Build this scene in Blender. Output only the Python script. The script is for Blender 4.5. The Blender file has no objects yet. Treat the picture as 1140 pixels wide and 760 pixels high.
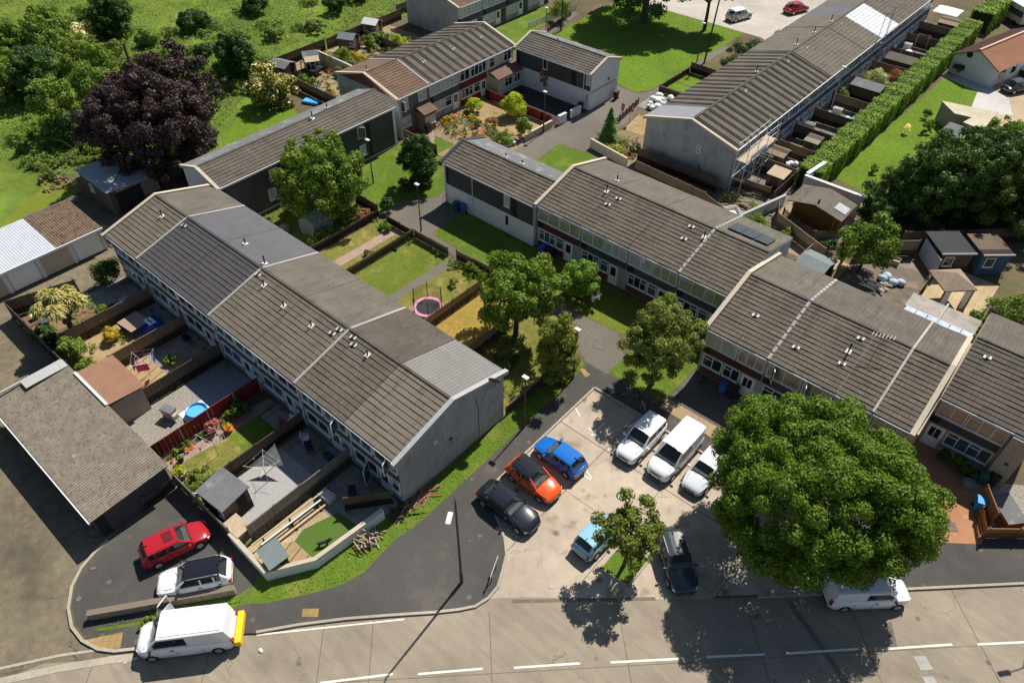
import bpy, math, random
import numpy as np
from mathutils import Matrix, Vector
R = math.radians
C = bpy.context.scene
COL = C.collection

# ------------------------------------------------------------------ camera, sky, sun, exposure
CAM_H = 42.0
FOCAL = 811.34                      # focal length for an 1140 px wide frame
_p, _r, _y = R(43.916), R(0.6666), R(40.3587)
_h = np.array([-math.sin(_y), math.cos(_y), 0]); _rt = np.array([math.cos(_y), math.sin(_y), 0]); _up = np.array([0, 0, 1.0])
_f = math.cos(_p) * _h - math.sin(_p) * _up
_u = math.sin(_p) * _h + math.cos(_p) * _up
CA = math.cos(_r) * _rt + math.sin(_r) * _u
CB = -math.sin(_r) * _rt + math.cos(_r) * _u
CC = _f
cd = bpy.data.cameras.new('camera'); cam = bpy.data.objects.new('camera', cd); COL.objects.link(cam)
cd.sensor_width = 36.0; cd.lens = FOCAL / 1140 * 36; cd.clip_start = 0.5; cd.clip_end = 3000
mw = Matrix.Identity(4)
for i in range(3):
    mw[i][0] = CA[i]; mw[i][1] = CB[i]; mw[i][2] = -CC[i]
mw[2][3] = CAM_H
cam.matrix_world = mw
C.camera = cam

SUN_EL = 53.0
w = bpy.data.worlds.new('World'); C.world = w; w.use_nodes = True
nt = w.node_tree
sky = nt.nodes.new('ShaderNodeTexSky'); sky.sky_type = 'NISHITA'; sky.sun_disc = False
sky.sun_elevation = R(SUN_EL); sky.sun_rotation = R(-6); sky.air_density = 1.0; sky.dust_density = 0.6
bg = nt.nodes['Background']; bg.inputs[1].default_value = 0.066
nt.links.new(sky.outputs[0], bg.inputs[0])
sl = bpy.data.lights.new('sun', 'SUN'); so = bpy.data.objects.new('sun', sl); COL.objects.link(so)
sl.energy = 4.9; sl.angle = R(0.53); sl.color = (1.0, 0.95, 0.87)
sd = Vector((-0.105 * math.cos(R(SUN_EL)), 0.994 * math.cos(R(SUN_EL)), math.sin(R(SUN_EL))))
so.rotation_euler = sd.to_track_quat('Z', 'Y').to_euler(); so.location = (0, 60, 80)
C.view_settings.view_transform = 'Standard'; C.view_settings.look = 'None'
C.view_settings.exposure = 0.40; C.view_settings.gamma = 1.0; C.view_settings.use_curve_mapping = False
try:
    C.cycles.max_bounces = 6; C.cycles.transparent_max_bounces = 4; C.cycles.use_denoising = True
except Exception:
    pass

def at(px, py, z=0.0):
    """point of the place seen at a pixel of the photograph, at height z"""
    d = CC * FOCAL + CA * (px - 570) - CB * (py - 380)
    t = (z - CAM_H) / d[2]
    return (d[0] * t, d[1] * t)

# ------------------------------------------------------------------ materials
MATS = {}
def _base(name, rough, spec, metal=0.0):
    m = bpy.data.materials.new(name); m.use_nodes = True
    b = m.node_tree.nodes['Principled BSDF']
    b.inputs['Roughness'].default_value = rough
    b.inputs['Specular IOR Level'].default_value = spec
    b.inputs['Metallic'].default_value = metal
    return m, m.node_tree, b
def _n(t, kind, **kw):
    n = t.nodes.new(kind)
    for k, v in kw.items():
        if k in n.inputs: n.inputs[k].default_value = v
        else: setattr(n, k, v)
    return n
def _noise(t, co, scale, detail=4, rough=.55, mapping=None):
    if mapping:
        mp = _n(t, 'ShaderNodeMapping'); t.links.new(co, mp.inputs[0])
        mp.inputs['Rotation'].default_value = (0, 0, mapping[0]); mp.inputs['Scale'].default_value = mapping[1]
        co = mp.outputs[0]
    n = _n(t, 'ShaderNodeTexNoise'); n.inputs['Scale'].default_value = scale
    n.inputs['Detail'].default_value = detail; n.inputs['Roughness'].default_value = rough
    t.links.new(co, n.inputs['Vector']); return n
def _mix(t, fac, a, b, mode='MIX'):
    n = t.nodes.new('ShaderNodeMix'); n.data_type = 'RGBA'; n.blend_type = mode
    for sock, v in ((n.inputs[0], fac), (n.inputs[6], a), (n.inputs[7], b)):
        if isinstance(v, (int, float)): sock.default_value = v
        elif isinstance(v, tuple): sock.default_value = (*v[:3], 1)
        else: t.links.new(v, sock)
    return n.outputs[2]
def _ramp(t, fac, lo, hi):
    n = t.nodes.new('ShaderNodeMapRange'); n.inputs[1].default_value = lo; n.inputs[2].default_value = hi
    t.links.new(fac, n.inputs[0]); return n.outputs[0]
def _bump(t, b, h, strength, dist):
    n = t.nodes.new('ShaderNodeBump'); n.inputs['Strength'].default_value = strength; n.inputs['Distance'].default_value = dist
    t.links.new(h, n.inputs['Height']); t.links.new(n.outputs[0], b.inputs['Normal'])
def mat(name, c1, c2=None, rough=.85, spec=.25, scale=4.0, big=.25, metal=0.0, bump=0.0, bdist=.02, fine=0.0, third=None, tscale=.6, tlo=.52, thi=.68, stretch=None, coat=0.0, crack=None, drips=None):
    """two colours in noise, a broad tone change, an optional third colour in patches, bump"""
    if name in MATS: return MATS[name]
    m, t, b = _base(name, rough, spec, metal)
    co = _n(t, 'ShaderNodeTexCoord').outputs['Object']
    c2 = c2 or tuple(x * .8 for x in c1)
    n1 = _noise(t, co, scale, 6, .6, stretch)
    col = _mix(t, _ramp(t, n1.outputs[0], .3, .7), c1, c2)
    if third:
        n3 = _noise(t, co, tscale, 5, .6)
        col = _mix(t, _ramp(t, n3.outputs[0], tlo, thi), col, third)
    if big:
        n2 = _noise(t, co, .13 if big < .5 else .3, 4, .6)
        v = _n(t, 'ShaderNodeMapRange'); v.inputs[1].default_value = .3; v.inputs[2].default_value = .7
        v.inputs[3].default_value = 1 - big; v.inputs[4].default_value = 1 + big * .7
        t.links.new(n2.outputs[0], v.inputs[0])
        cb = _n(t, 'ShaderNodeCombineColor')
        for i in range(3): t.links.new(v.outputs[0], cb.inputs[i])
        col = _mix(t, 1.0, col, cb.outputs[0], 'MULTIPLY')
    if fine:
        nf = _noise(t, co, 38, 3, .7)
        v = _n(t, 'ShaderNodeMapRange'); v.inputs[1].default_value = .3; v.inputs[2].default_value = .7
        v.inputs[3].default_value = 1 - fine; v.inputs[4].default_value = 1 + fine
        t.links.new(nf.outputs[0], v.inputs[0])
        cb = _n(t, 'ShaderNodeCombineColor')
        for i in range(3): t.links.new(v.outputs[0], cb.inputs[i])
        col = _mix(t, 1.0, col, cb.outputs[0], 'MULTIPLY')
    if crack:                       # (cell size scale, width, colour): thin irregular cracks
        nd = _noise(t, co, 1.3, 3); ad = _n(t, 'ShaderNodeVectorMath', operation='MULTIPLY_ADD'); ad.inputs[1].default_value = (.9, .9, .9)
        t.links.new(nd.outputs[1], ad.inputs[0]); t.links.new(co, ad.inputs[2])
        vo = _n(t, 'ShaderNodeTexVoronoi', feature='DISTANCE_TO_EDGE'); vo.inputs['Scale'].default_value = crack[0]; t.links.new(ad.outputs[0], vo.inputs['Vector'])
        msk = _noise(t, co, .35, 3); k1 = _ramp(t, vo.outputs[0], crack[1], crack[1] * .3); mm = _n(t, 'ShaderNodeMath', operation='MULTIPLY')
        t.links.new(k1, mm.inputs[0]); t.links.new(_ramp(t, msk.outputs[0], .46, .56), mm.inputs[1]); col = _mix(t, mm.outputs[0], col, crack[2])
    if drips:                       # (scale, radius, colour): scattered oil spots
        vo = _n(t, 'ShaderNodeTexVoronoi'); vo.inputs['Scale'].default_value = drips[0]; t.links.new(co, vo.inputs['Vector'])
        col = _mix(t, _ramp(t, vo.outputs[0], drips[1], drips[1] * .4), col, drips[2])
    t.links.new(col, b.inputs['Base Color'])
    if coat: b.inputs['Coat Weight'].default_value = coat; b.inputs['Coat Roughness'].default_value = .02
    if bump: _bump(t, b, n1.outputs[0], bump, bdist)
    MATS[name] = m; return m
def cellmat(name, cols, cell, rough=.85, spec=.2, axis='xy', moss=None, speck=None, vary=.25, rot=0.0, gap=None, gapax=None, streak=None):
    """tone that changes cell by cell (tiles, boards, slabs) in the object's own axes, with patches of growth"""
    if name in MATS: return MATS[name]
    m, t, b = _base(name, rough, spec)
    co = _n(t, 'ShaderNodeTexCoord').outputs['Object']
    mp = _n(t, 'ShaderNodeMapping'); t.links.new(co, mp.inputs[0])
    mp.inputs['Rotation'].default_value = (0, 0, rot)
    s = [0.0, 0.0, 0.0]
    for i, a in enumerate(axis): s['xyz'.index(a)] = 1.0 / cell[i]
    mp.inputs['Scale'].default_value = s
    fl = _n(t, 'ShaderNodeVectorMath', operation='FLOOR'); t.links.new(mp.outputs[0], fl.inputs[0])
    wn = _n(t, 'ShaderNodeTexWhiteNoise', noise_dimensions='3D'); t.links.new(fl.outputs[0], wn.inputs[0])
    col = _mix(t, wn.outputs[0], cols[0], cols[1])
    n1 = _noise(t, co, 5, 5, .65)
    col = _mix(t, .5, col, _mix(t, _ramp(t, n1.outputs[0], .3, .7), cols[0], cols[1]))
    n2 = _noise(t, co, .35, 4, .6)
    v = _n(t, 'ShaderNodeMapRange'); v.inputs[1].default_value = .3; v.inputs[2].default_value = .7
    v.inputs[3].default_value = 1 - vary; v.inputs[4].default_value = 1 + vary * .6
    t.links.new(n2.outputs[0], v.inputs[0])
    cb = _n(t, 'ShaderNodeCombineColor')
    for i in range(3): t.links.new(v.outputs[0], cb.inputs[i])
    col = _mix(t, 1.0, col, cb.outputs[0], 'MULTIPLY')
    if streak:
        ns = _noise(t, co, 1.0, 5, .65, (0, streak)); col = _mix(t, _ramp(t, ns.outputs[0], .52, .7), col, _mix(t, .6, col, (.05, .042, .034)))
    if moss:
        n3 = _noise(t, co, moss[1], 6, .7)
        col = _mix(t, _ramp(t, n3.outputs[0], moss[2], moss[2] + .1), col, moss[0])
    if speck:
        vo = _n(t, 'ShaderNodeTexVoronoi'); vo.inputs['Scale'].default_value = speck[1]; t.links.new(co, vo.inputs['Vector'])
        col = _mix(t, _ramp(t, vo.outputs[0], speck[2], speck[2] * .5), col, speck[0])
    if gap:
        fr = _n(t, 'ShaderNodeVectorMath', operation='FRACTION'); t.links.new(mp.outputs[0], fr.inputs[0])
        sp = _n(t, 'ShaderNodeSeparateXYZ'); t.links.new(fr.outputs[0], sp.inputs[0])
        for a in (gapax or axis):
            lt = _n(t, 'ShaderNodeMath', operation='LESS_THAN'); lt.inputs[1].default_value = gap[1]
            t.links.new(sp.outputs['XYZ'.index(a.upper())], lt.inputs[0])
            col = _mix(t, lt.outputs[0], col, gap[0])
    t.links.new(col, b.inputs['Base Color'])
    _bump(t, b, n1.outputs[0], .35, .02)
    MATS[name] = m; return m
def wavemat(name, c1, c2, freq, axis='X', rough=.7, spec=.3, metal=0.0, strength=.8, dist=.04, moss=None, patch=None, shade=.2):
    """corrugated sheet: bump ribs along one axis of the object"""
    if name in MATS: return MATS[name]
    m, t, b = _base(name, rough, spec, metal)
    co = _n(t, 'ShaderNodeTexCoord').outputs['Object']
    wv = _n(t, 'ShaderNodeTexWave', wave_type='BANDS', bands_direction=axis); wv.inputs['Scale'].default_value = freq
    t.links.new(co, wv.inputs['Vector'])
    n1 = _noise(t, co, 1.2, 6, .65)
    col = _mix(t, _ramp(t, n1.outputs[0], .3, .7), c1, c2)
    col = _mix(t, shade, col, wv.outputs[0], 'MULTIPLY')
    if moss:
        n3 = _noise(t, co, moss[1], 7, .75)
        col = _mix(t, _ramp(t, n3.outputs[0], moss[2], moss[2] + .08), col, moss[0])
    if patch:
        n4 = _noise(t, co, patch[1], 4, .6)
        col = _mix(t, _ramp(t, n4.outputs[0], patch[2], patch[2] + .1), col, patch[0])
    t.links.new(col, b.inputs['Base Color'])
    _bump(t, b, wv.outputs[0], strength, dist)
    MATS[name] = m; return m
def leafmat(name, c1, c2, trans=.25, rough=.55, spec=.25, dead=None):
    if name in MATS: return MATS[name]
    m, t, b = _base(name, rough, spec)
    k_ = 1.55; c1 = (c1[0] * k_ * 1.1, c1[1] * k_, c1[2] * k_ * .8); c2 = (c2[0] * k_ * 1.1, c2[1] * k_, c2[2] * k_ * .8)
    g = _n(t, 'ShaderNodeNewGeometry')
    col = _mix(t, g.outputs['Random Per Island'], c1, c2)
    co = _n(t, 'ShaderNodeTexCoord').outputs['Object']
    n = _noise(t, co, .9, 3)
    col = _mix(t, _ramp(t, n.outputs[0], .35, .7), col, _mix(t, .5, col, c2))
    if dead:
        n2 = _noise(t, co, dead[1], 4, .6)
        col = _mix(t, _ramp(t, n2.outputs[0], dead[2], dead[2] + .06), col, dead[0])
    t.links.new(col, b.inputs['Base Color'])
    tr = _n(t, 'ShaderNodeBsdfTranslucent'); t.links.new(col, tr.inputs[0])
    mx = _n(t, 'ShaderNodeMixShader'); mx.inputs[0].default_value = trans
    t.links.new(b.outputs[0], mx.inputs[1]); t.links.new(tr.outputs[0], mx.inputs[2])
    t.links.new(mx.outputs[0], t.nodes['Material Output'].inputs[0])
    MATS[name] = m; return m
def plain(name, c, rough=.5, spec=.4, metal=0.0, coat=0.0):
    if name in MATS: return MATS[name]
    return mat(name, c, tuple(min(1, x * 1.08 + .002) for x in c), rough, spec, 7, .06, metal, coat=coat)

# ------------------------------------------------------------------ mesh builder and scene records
class MB:
    def __init__(s): s.v = []; s.f = []; s.m = []; s.k = 0
    def quad(s, *p):
        b = len(s.v); s.v += [tuple(q) for q in p]; s.f.append(tuple(range(b, b + len(p)))); s.m.append(s.k); return s
    def box(s, x0, x1, y0, y1, z0, z1):
        b = len(s.v)
        s.v += [(x0, y0, z0), (x1, y0, z0), (x1, y1, z0), (x0, y1, z0), (x0, y0, z1), (x1, y0, z1), (x1, y1, z1), (x0, y1, z1)]
        for q in ((0, 3, 2, 1), (4, 5, 6, 7), (0, 1, 5, 4), (1, 2, 6, 5), (2, 3, 7, 6), (3, 0, 4, 7)):
            s.f.append(tuple(b + i for i in q)); s.m.append(s.k)
        return s
    def obox(s, c, size, rz=0.0, mtx=None):
        b = len(s.v); s.box(-size[0] / 2, size[0] / 2, -size[1] / 2, size[1] / 2, -size[2] / 2, size[2] / 2)
        M = Matrix.Translation(c) @ (mtx or Matrix.Rotation(rz, 4, 'Z'))
        s.v[b:] = [tuple(M @ Vector(p)) for p in s.v[b:]]; return s
    def prism(s, poly, z0, z1, bottom=False):
        n = len(poly); b = len(s.v)
        a = sum(poly[i][0] * poly[(i + 1) % n][1] - poly[(i + 1) % n][0] * poly[i][1] for i in range(n))
        if a < 0: poly = poly[::-1]
        s.v += [(p[0], p[1], z0) for p in poly] + [(p[0], p[1], z1) for p in poly]
        s.f.append(tuple(b + n + i for i in range(n))); s.m.append(s.k)
        if bottom: s.f.append(tuple(b + n - 1 - i for i in range(n))); s.m.append(s.k)
        for i in range(n):
            j = (i + 1) % n; s.f.append((b + i, b + j, b + n + j, b + n + i)); s.m.append(s.k)
        return s
    def sheet(s, poly, z):
        n = len(poly)
        a = sum(poly[i][0] * poly[(i + 1) % n][1] - poly[(i + 1) % n][0] * poly[i][1] for i in range(n))
        if a < 0: poly = poly[::-1]
        return s.quad(*[(p[0], p[1], z) for p in poly])
    def yprism(s, prof, x0, x1):
        """profile of (y, z), anticlockwise seen from +x, pushed along x"""
        n = len(prof); b = len(s.v)
        s.v += [(x0, p[0], p[1]) for p in prof] + [(x1, p[0], p[1]) for p in prof]
        s.f.append(tuple(b + n - 1 - i for i in range(n))); s.f.append(tuple(b + n + i for i in range(n))); s.m += [s.k] * 2
        for i in range(n):
            j = (i + 1) % n; s.f.append((b + i, b + j, b + n + j, b + n + i)); s.m.append(s.k)
        return s
    def tube(s, pts, rad, n=8, cap=True):
        pts = [Vector(p) for p in pts]
        if isinstance(rad, (int, float)): rad = [rad] * len(pts)
        b0 = len(s.v)
        for i, p in enumerate(pts):
            d = (pts[min(i + 1, len(pts) - 1)] - pts[max(i - 1, 0)])
            d = d.normalized() if d.length > 1e-9 else Vector((0, 0, 1))
            a = d.orthogonal().normalized(); c = d.cross(a)
            for k in range(n):
                q = p + (a * math.cos(2 * math.pi * k / n) + c * math.sin(2 * math.pi * k / n)) * rad[i]
                s.v.append(tuple(q))
        for i in range(len(pts) - 1):
            for k in range(n):
                l = (k + 1) % n
                s.f.append((b0 + i * n + k, b0 + i * n + l, b0 + (i + 1) * n + l, b0 + (i + 1) * n + k)); s.m.append(s.k)
        if cap:
            s.f.append(tuple(b0 + n - 1 - k for k in range(n))); s.f.append(tuple(b0 + (len(pts) - 1) * n + k for k in range(n))); s.m += [s.k] * 2
        return s
    def lathe(s, prof, n=16, c=(0, 0), cap=False):
        b = len(s.v)
        for r, z in prof:
            for k in range(n):
                a = 2 * math.pi * k / n; s.v.append((c[0] + r * math.cos(a), c[1] + r * math.sin(a), z))
        for i in range(len(prof) - 1):
            for k in range(n):
                l = (k + 1) % n; s.f.append((b + i * n + k, b + i * n + l, b + (i + 1) * n + l, b + (i + 1) * n + k)); s.m.append(s.k)
        if cap: s.f.append(tuple(b + n - 1 - k for k in range(n))); s.f.append(tuple(b + (len(prof) - 1) * n + k for k in range(n))); s.m += [s.k] * 2
        return s
    def ball(s, c, r, n=10, k=6):
        r = r if isinstance(r, (tuple, list)) else (r, r, r); b = len(s.v)
        for i in range(k + 1):
            t = math.pi * i / k - math.pi / 2
            for j in range(n):
                a = 2 * math.pi * j / n
                s.v.append((c[0] + r[0] * math.cos(t) * math.cos(a), c[1] + r[1] * math.cos(t) * math.sin(a), c[2] + r[2] * math.sin(t)))
        for i in range(k):
            for j in range(n):
                l = (j + 1) % n; s.f.append((b + i * n + j, b + i * n + l, b + (i + 1) * n + l, b + (i + 1) * n + j)); s.m.append(s.k)
        return s
    def build(s, name, mats, parent=None, smooth=None, loc=None, rz=0.0, label=None, cat=None, group=None, kind=None, bevel=0.0):
        me = bpy.data.meshes.new(name); me.from_pydata(s.v, [], s.f)
        if not isinstance(mats, (list, tuple)): mats = [mats]
        for m in mats: me.materials.append(m)
        if len(mats) > 1: me.polygons.foreach_set('material_index', s.m)
        if smooth is not None:
            me.polygons.foreach_set('use_smooth', [True] * len(s.f))
            try: me.set_sharp_from_angle(angle=R(smooth))
            except Exception: pass
        me.update()
        o = bpy.data.objects.new(name, me); COL.objects.link(o)
        if parent is not None: o.parent = parent
        if loc is not None: o.location = loc
        o.rotation_euler[2] = rz
        if bevel:
            md = o.modifiers.new('bevel', 'BEVEL'); md.width = bevel; md.segments = 2; md.limit_method = 'ANGLE'
        tag(o, label, cat, group, kind); return o
def tag(o, label=None, cat=None, group=None, kind=None):
    if label: o['label'] = label
    if cat: o['category'] = cat
    if group: o['group'] = group
    if kind: o['kind'] = kind
    return o
def thing(name, label, cat, loc=(0, 0, 0), rz=0.0, group=None):
    o = bpy.data.objects.new(name, None); COL.objects.link(o); o.empty_display_size = .3
    o.location = (loc[0], loc[1], loc[2] if len(loc) > 2 else 0.0); o.rotation_euler[2] = rz
    return tag(o, label, cat, group)
def ground(name, poly, z, m, z0=None):
    b = MB()
    if z0 is None: b.sheet(poly, z)
    else: b.prism(poly, z0, z)
    o = b.build(name, m, kind='structure'); return o
def px(*pts): return [at(*p) for p in pts]
def shelter(p): return [tuple(q) for q in p]
# ------------------------------------------------------------------ palette
m_earth = mat('earth', (.16, .12, .075), (.10, .085, .05), .95, .1, 3, .3, bump=.5, third=(.07, .10, .025), tscale=.5)
m_meadow = mat('meadow_green', (.13, .19, .028), (.075, .125, .02), .95, .1, 1.6, .35, bump=.8, bdist=.12, third=(.20, .25, .035), tscale=.12, tlo=.45, thi=.7)
m_lawn = mat('lawn_green', (.115, .175, .02), (.075, .13, .016), .95, .1, 2.2, .22, bump=.5, bdist=.05, fine=.3, third=(.17, .185, .035), tscale=.45)
m_lawn2 = mat('lawn_bright', (.135, .21, .018), (.095, .165, .016), .95, .1, 2.0, .18, bump=.4, bdist=.04, fine=.28)
m_lawndry = mat('lawn_dry', (.20, .18, .045), (.12, .14, .028), .95, .1, 1.5, .25, bump=.5, bdist=.05, fine=.3, third=(.30, .235, .085), tscale=.7)
m_lawnyel = mat('lawn_straw', (.36, .24, .06), (.27, .19, .045), .95, .1, 1.8, .2, bump=.4, bdist=.04, fine=.3, third=(.20, .18, .04), tscale=.6)
m_astro = mat('artificial_grass', (.085, .145, .028), (.07, .122, .022), .95, .1, 6, .12, bump=.3, fine=.25)
m_asph = mat('asphalt', (.086, .080, .073), (.064, .060, .055), .93, .2, 9, .28, bump=.35, bdist=.01, fine=.35, third=(.10, .09, .077), tscale=.5, drips=(.6, .12, (.14, .125, .10)))
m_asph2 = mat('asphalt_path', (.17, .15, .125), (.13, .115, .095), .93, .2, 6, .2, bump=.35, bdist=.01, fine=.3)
m_lane = mat('lane_worn', (.205, .168, .11), (.135, .112, .075), .95, .15, 2.2, .3, bump=.4, bdist=.02, fine=.35, third=(.105, .09, .066), tscale=.3, tlo=.5, thi=.7, crack=(.2, .007, (.08, .067, .05)))
m_road = mat('road_concrete', (.31, .262, .195), (.24, .203, .153), .9, .2, 1.5, .2, bump=.2, bdist=.01, fine=.22, third=(.20, .172, .13), tscale=.32, tlo=.5, thi=.75, stretch=(R(-44), (.22, 1.6, 1)), crack=(.16, .004, (.16, .14, .11)), drips=(.45, .10, (.13, .11, .085)))
m_court = mat('court_concrete', (.46, .382, .295), (.37, .305, .232), .9, .2, 1.1, .22, bump=.2, bdist=.01, fine=.25, third=(.29, .215, .135), tscale=.7, tlo=.56, thi=.70, crack=(.26, .006, (.21, .17, .12)), drips=(.5, .16, (.17, .14, .105)))
m_kerb = mat('kerb_concrete', (.42, .37, .29), (.32, .28, .21), .9, .2, 5, .2, fine=.2)
m_paint = mat('road_paint', (.78, .76, .70), (.60, .57, .50), .8, .2, 9, .12, third=(.42, .37, .29), tscale=5, tlo=.6, thi=.7)
m_joint = mat('joint_tar', (.13, .11, .085), (.20, .17, .125), .95, .1, 4, .2)
m_buff = cellmat('buff_paving', [(.36, .24, .10), (.30, .20, .085)], (.4, .4), gap=((.2, .14, .06), .07), rot=R(-45))
m_brickpave = cellmat('brick_paving', [(.45, .215, .11), (.36, .17, .09)], (.22, .11), gap=((.25, .15, .09), .1), rot=R(30), moss=((.5, .30, .17), 1.2, .6))
m_pinkpave = cellmat('pink_paving', [(.36, .255, .20), (.29, .20, .16)], (.4, .4), gap=((.2, .15, .12), .08))
m_darkpave = cellmat('dark_paving', [(.075, .05, .05), (.055, .04, .042)], (.2, .1), gap=((.03, .02, .02), .1))
m_slab = cellmat('patio_slabs', [(.30, .28, .25), (.22, .205, .185)], (.6, .6), gap=((.11, .10, .09), .05), moss=((.14, .14, .11), .7, .58))
m_slab2 = cellmat('patio_buff', [(.48, .37, .22), (.40, .30, .17)], (.6, .45), gap=((.25, .18, .1), .05))
m_gravel = mat('gravel_grey', (.42, .38, .32), (.12, .11, .095), .95, .15, 9, .12, bump=.8, bdist=.03, fine=.5)
m_gravshade = mat('gravel_shaded', (.26, .27, .29), (.16, .17, .19), .95, .15, 22, .12, bump=.6, bdist=.02, fine=.45)  # grey gravel near the house, its bluish shade painted into the colour
m_deck = cellmat('decking_buff', [(.42, .30, .16), (.34, .235, .12)], (.14, 3.0), gap=((.15, .10, .05), .12), rot=R(10))
m_deckbr = cellmat('decking_brown', [(.26, .16, .085), (.20, .125, .065)], (3.0, .14), gap=((.08, .05, .03), .12))
m_straw = mat('straw_earth', (.38, .27, .14), (.27, .19, .10), .95, .1, 4, .2, bump=.5, fine=.35, third=(.14, .15, .04), tscale=.9)

m_render = mat('render_grey', (.41, .40, .38), (.32, .315, .30), .92, .2, 2.5, .2, bump=.25, fine=.22, third=(.25, .245, .235), tscale=.8, tlo=.52, thi=.7, stretch=(0, (1, 1, .35)))
m_rendbr = mat('render_buff', (.44, .37, .28), (.36, .30, .225), .92, .2, 3, .15, bump=.15, fine=.1)
m_white = mat('white_render', (.70, .70, .68), (.62, .62, .60), .9, .25, 2, .1, third=(.52, .52, .5), tscale=.5, tlo=.6, thi=.8)
m_cream = mat('cream_render', (.62, .56, .40), (.56, .50, .36), .9, .25, 2, .1)
m_brickred = cellmat('brick_red', [(.17, .06, .045), (.12, .045, .035)], (.225, .225, .075), axis='xyz', gap=((.16, .13, .11), .06))
m_brickbr = cellmat('brick_brown', [(.27, .155, .10), (.20, .115, .075)], (.225, .225, .075), axis='xyz', gap=((.25, .22, .19), .07))
m_blockst = cellmat('stone_block', [(.38, .32, .23), (.28, .23, .165)], (.45, .45, .22), axis='xyz', gap=((.18, .15, .11), .06))
m_clad = cellmat('cladding_grey', [(.075, .07, .068), (.06, .056, .055)], (9, 9, .15), axis='xyz', gap=((.03, .03, .03), .08), rough=.7)
m_cladch = cellmat('cladding_charcoal', [(.085, .082, .083), (.068, .066, .068)], (9, 9, .15), axis='xyz', gap=((.022, .022, .023), .08), rough=.7)
m_cladbl = cellmat('cladding_blue', [(.075, .10, .13), (.06, .085, .115)], (9, 9, .15), axis='xyz', gap=((.03, .04, .05), .08), rough=.7)
m_cladrd = cellmat('cladding_red', [(.20, .022, .022), (.16, .018, .018)], (9, 9, .15), axis='xyz', gap=((.07, .01, .01), .08), rough=.7)
m_cladmr = cellmat('cladding_maroon', [(.10, .035, .028), (.08, .028, .022)], (9, 9, .15), axis='xyz', gap=((.03, .012, .01), .08), rough=.7)
m_cladgn = cellmat('cladding_green', [(.09, .095, .085), (.075, .08, .07)], (9, 9, .15), axis='xyz', gap=((.03, .03, .03), .08), rough=.7)
m_upvc = plain('white_frame', (.74, .74, .73), .35, .5)
m_greyfr = plain('grey_frame', (.10, .10, .11), .4, .5)
def glassmat(name, c, r=.06):
    if name in MATS: return MATS[name]
    m, t, b = _base(name, r, .6); co = _n(t, 'ShaderNodeTexCoord').outputs['Object']
    n = _noise(t, co, 1.6, 2)
    t.links.new(_mix(t, n.outputs[0], tuple(x * .55 for x in c), tuple(x * 1.4 for x in c)), b.inputs['Base Color']); MATS[name] = m; return m
g_dark = glassmat('glass_dark', (.022, .028, .033))
g_blue = glassmat('glass_blue', (.06, .09, .11))
g_curt = glassmat('glass_curtain', (.26, .27, .20))
g_net = glassmat('glass_net', (.42, .43, .42))
g_blind = glassmat('glass_blind', (.33, .25, .17))
def tile(name, c, v=.12, cell=(.3, .4), **kw):
    k = kw.pop('k', .8)
    return cellmat(name, [c, tuple(x * k for x in c)], cell, vary=v, gap=(tuple(x * .58 for x in c), .12), gapax='xy' if False else 'x', streak=(2.2, .35, 1), **kw)
m_tan = tile('tile_tan', (.165, .138, .106), .2, speck=((.32, .29, .24), 2.2, .08), moss=((.125, .10, .072), 1.3, .62))
m_tanplain = tile('tile_tan_plain', (.16, .14, .112), .2, moss=((.135, .12, .10), .8, .6))  # plain tan tiles without pale specks
m_brown = tile('tile_brown', (.146, .121, .094), .25, speck=((.42, .40, .35), 2.6, .10), moss=((.21, .155, .09), .5, .6), k=.72)
m_mossy = tile('tile_mossy', (.146, .123, .096), .25, speck=((.33, .25, .13), 3.2, .15), moss=((.24, .17, .085), 2.2, .6), k=.72)
m_dkbrown = tile('tile_dark_brown', (.115, .098, .08), .25, moss=((.15, .13, .11), 1.2, .6))
m_slate = tile('tile_slate', (.078, .072, .075), .1, k=.9)
m_pale = cellmat('tile_pale_grey', [(.235, .225, .21), (.205, .195, .18)], (.3, .3), vary=.1, gap=((.135, .13, .12), .16))
m_palef = tile('tile_clean_buff', (.18, .153, .118), .1, k=.9)
m_warm = tile('tile_warm_brown', (.185, .118, .08), .2, moss=((.125, .09, .065), 1.0, .6))
m_greyt = tile('tile_grey', (.145, .125, .101), .25, speck=((.30, .28, .24), 2.0, .08), moss=((.11, .098, .08), .9, .6), k=.75)
m_terra = cellmat('tile_terracotta', [(.46, .23, .14), (.38, .185, .11)], (.3, .35), moss=((.30, .15, .10), .8, .62), vary=.15)
m_terradk = cellmat('tile_terracotta_dark', [(.19, .11, .085), (.15, .09, .07)], (.3, .35), vary=.15)
m_flat = mat('flat_felt', (.115, .112, .12), (.10, .098, .105), .85, .25, 1.2, .15)
m_felt = mat('roof_felt', (.17, .172, .172), (.135, .137, .138), .9, .2, 2, .15, fine=.15, third=(.27, .27, .25), tscale=.8)
m_feltgn = mat('felt_green', (.20, .235, .235), (.16, .19, .195), .9, .2, 2, .15, fine=.15)
m_asb = wavemat('asbestos_sheet', (.36, .31, .245), (.22, .185, .14), 1.5, 'X', .95, .1, 0, .9, .06, moss=((.13, .102, .072), 4.2, .53), patch=((.40, .36, .30), 2.2, .66), shade=.5)
m_brownsheet = wavemat('brown_sheet', (.24, .17, .115), (.14, .10, .075), 1.4, 'Y', .95, .1, 0, .9, .06, moss=((.075, .052, .037), 2.0, .52), patch=((.36, .29, .23), .9, .66), shade=.4)
m_tin = wavemat('pale_tin_sheet', (.55, .58, .61), (.47, .50, .54), 1.4, 'Y', .55, .4, .1, .6, .04)
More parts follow.
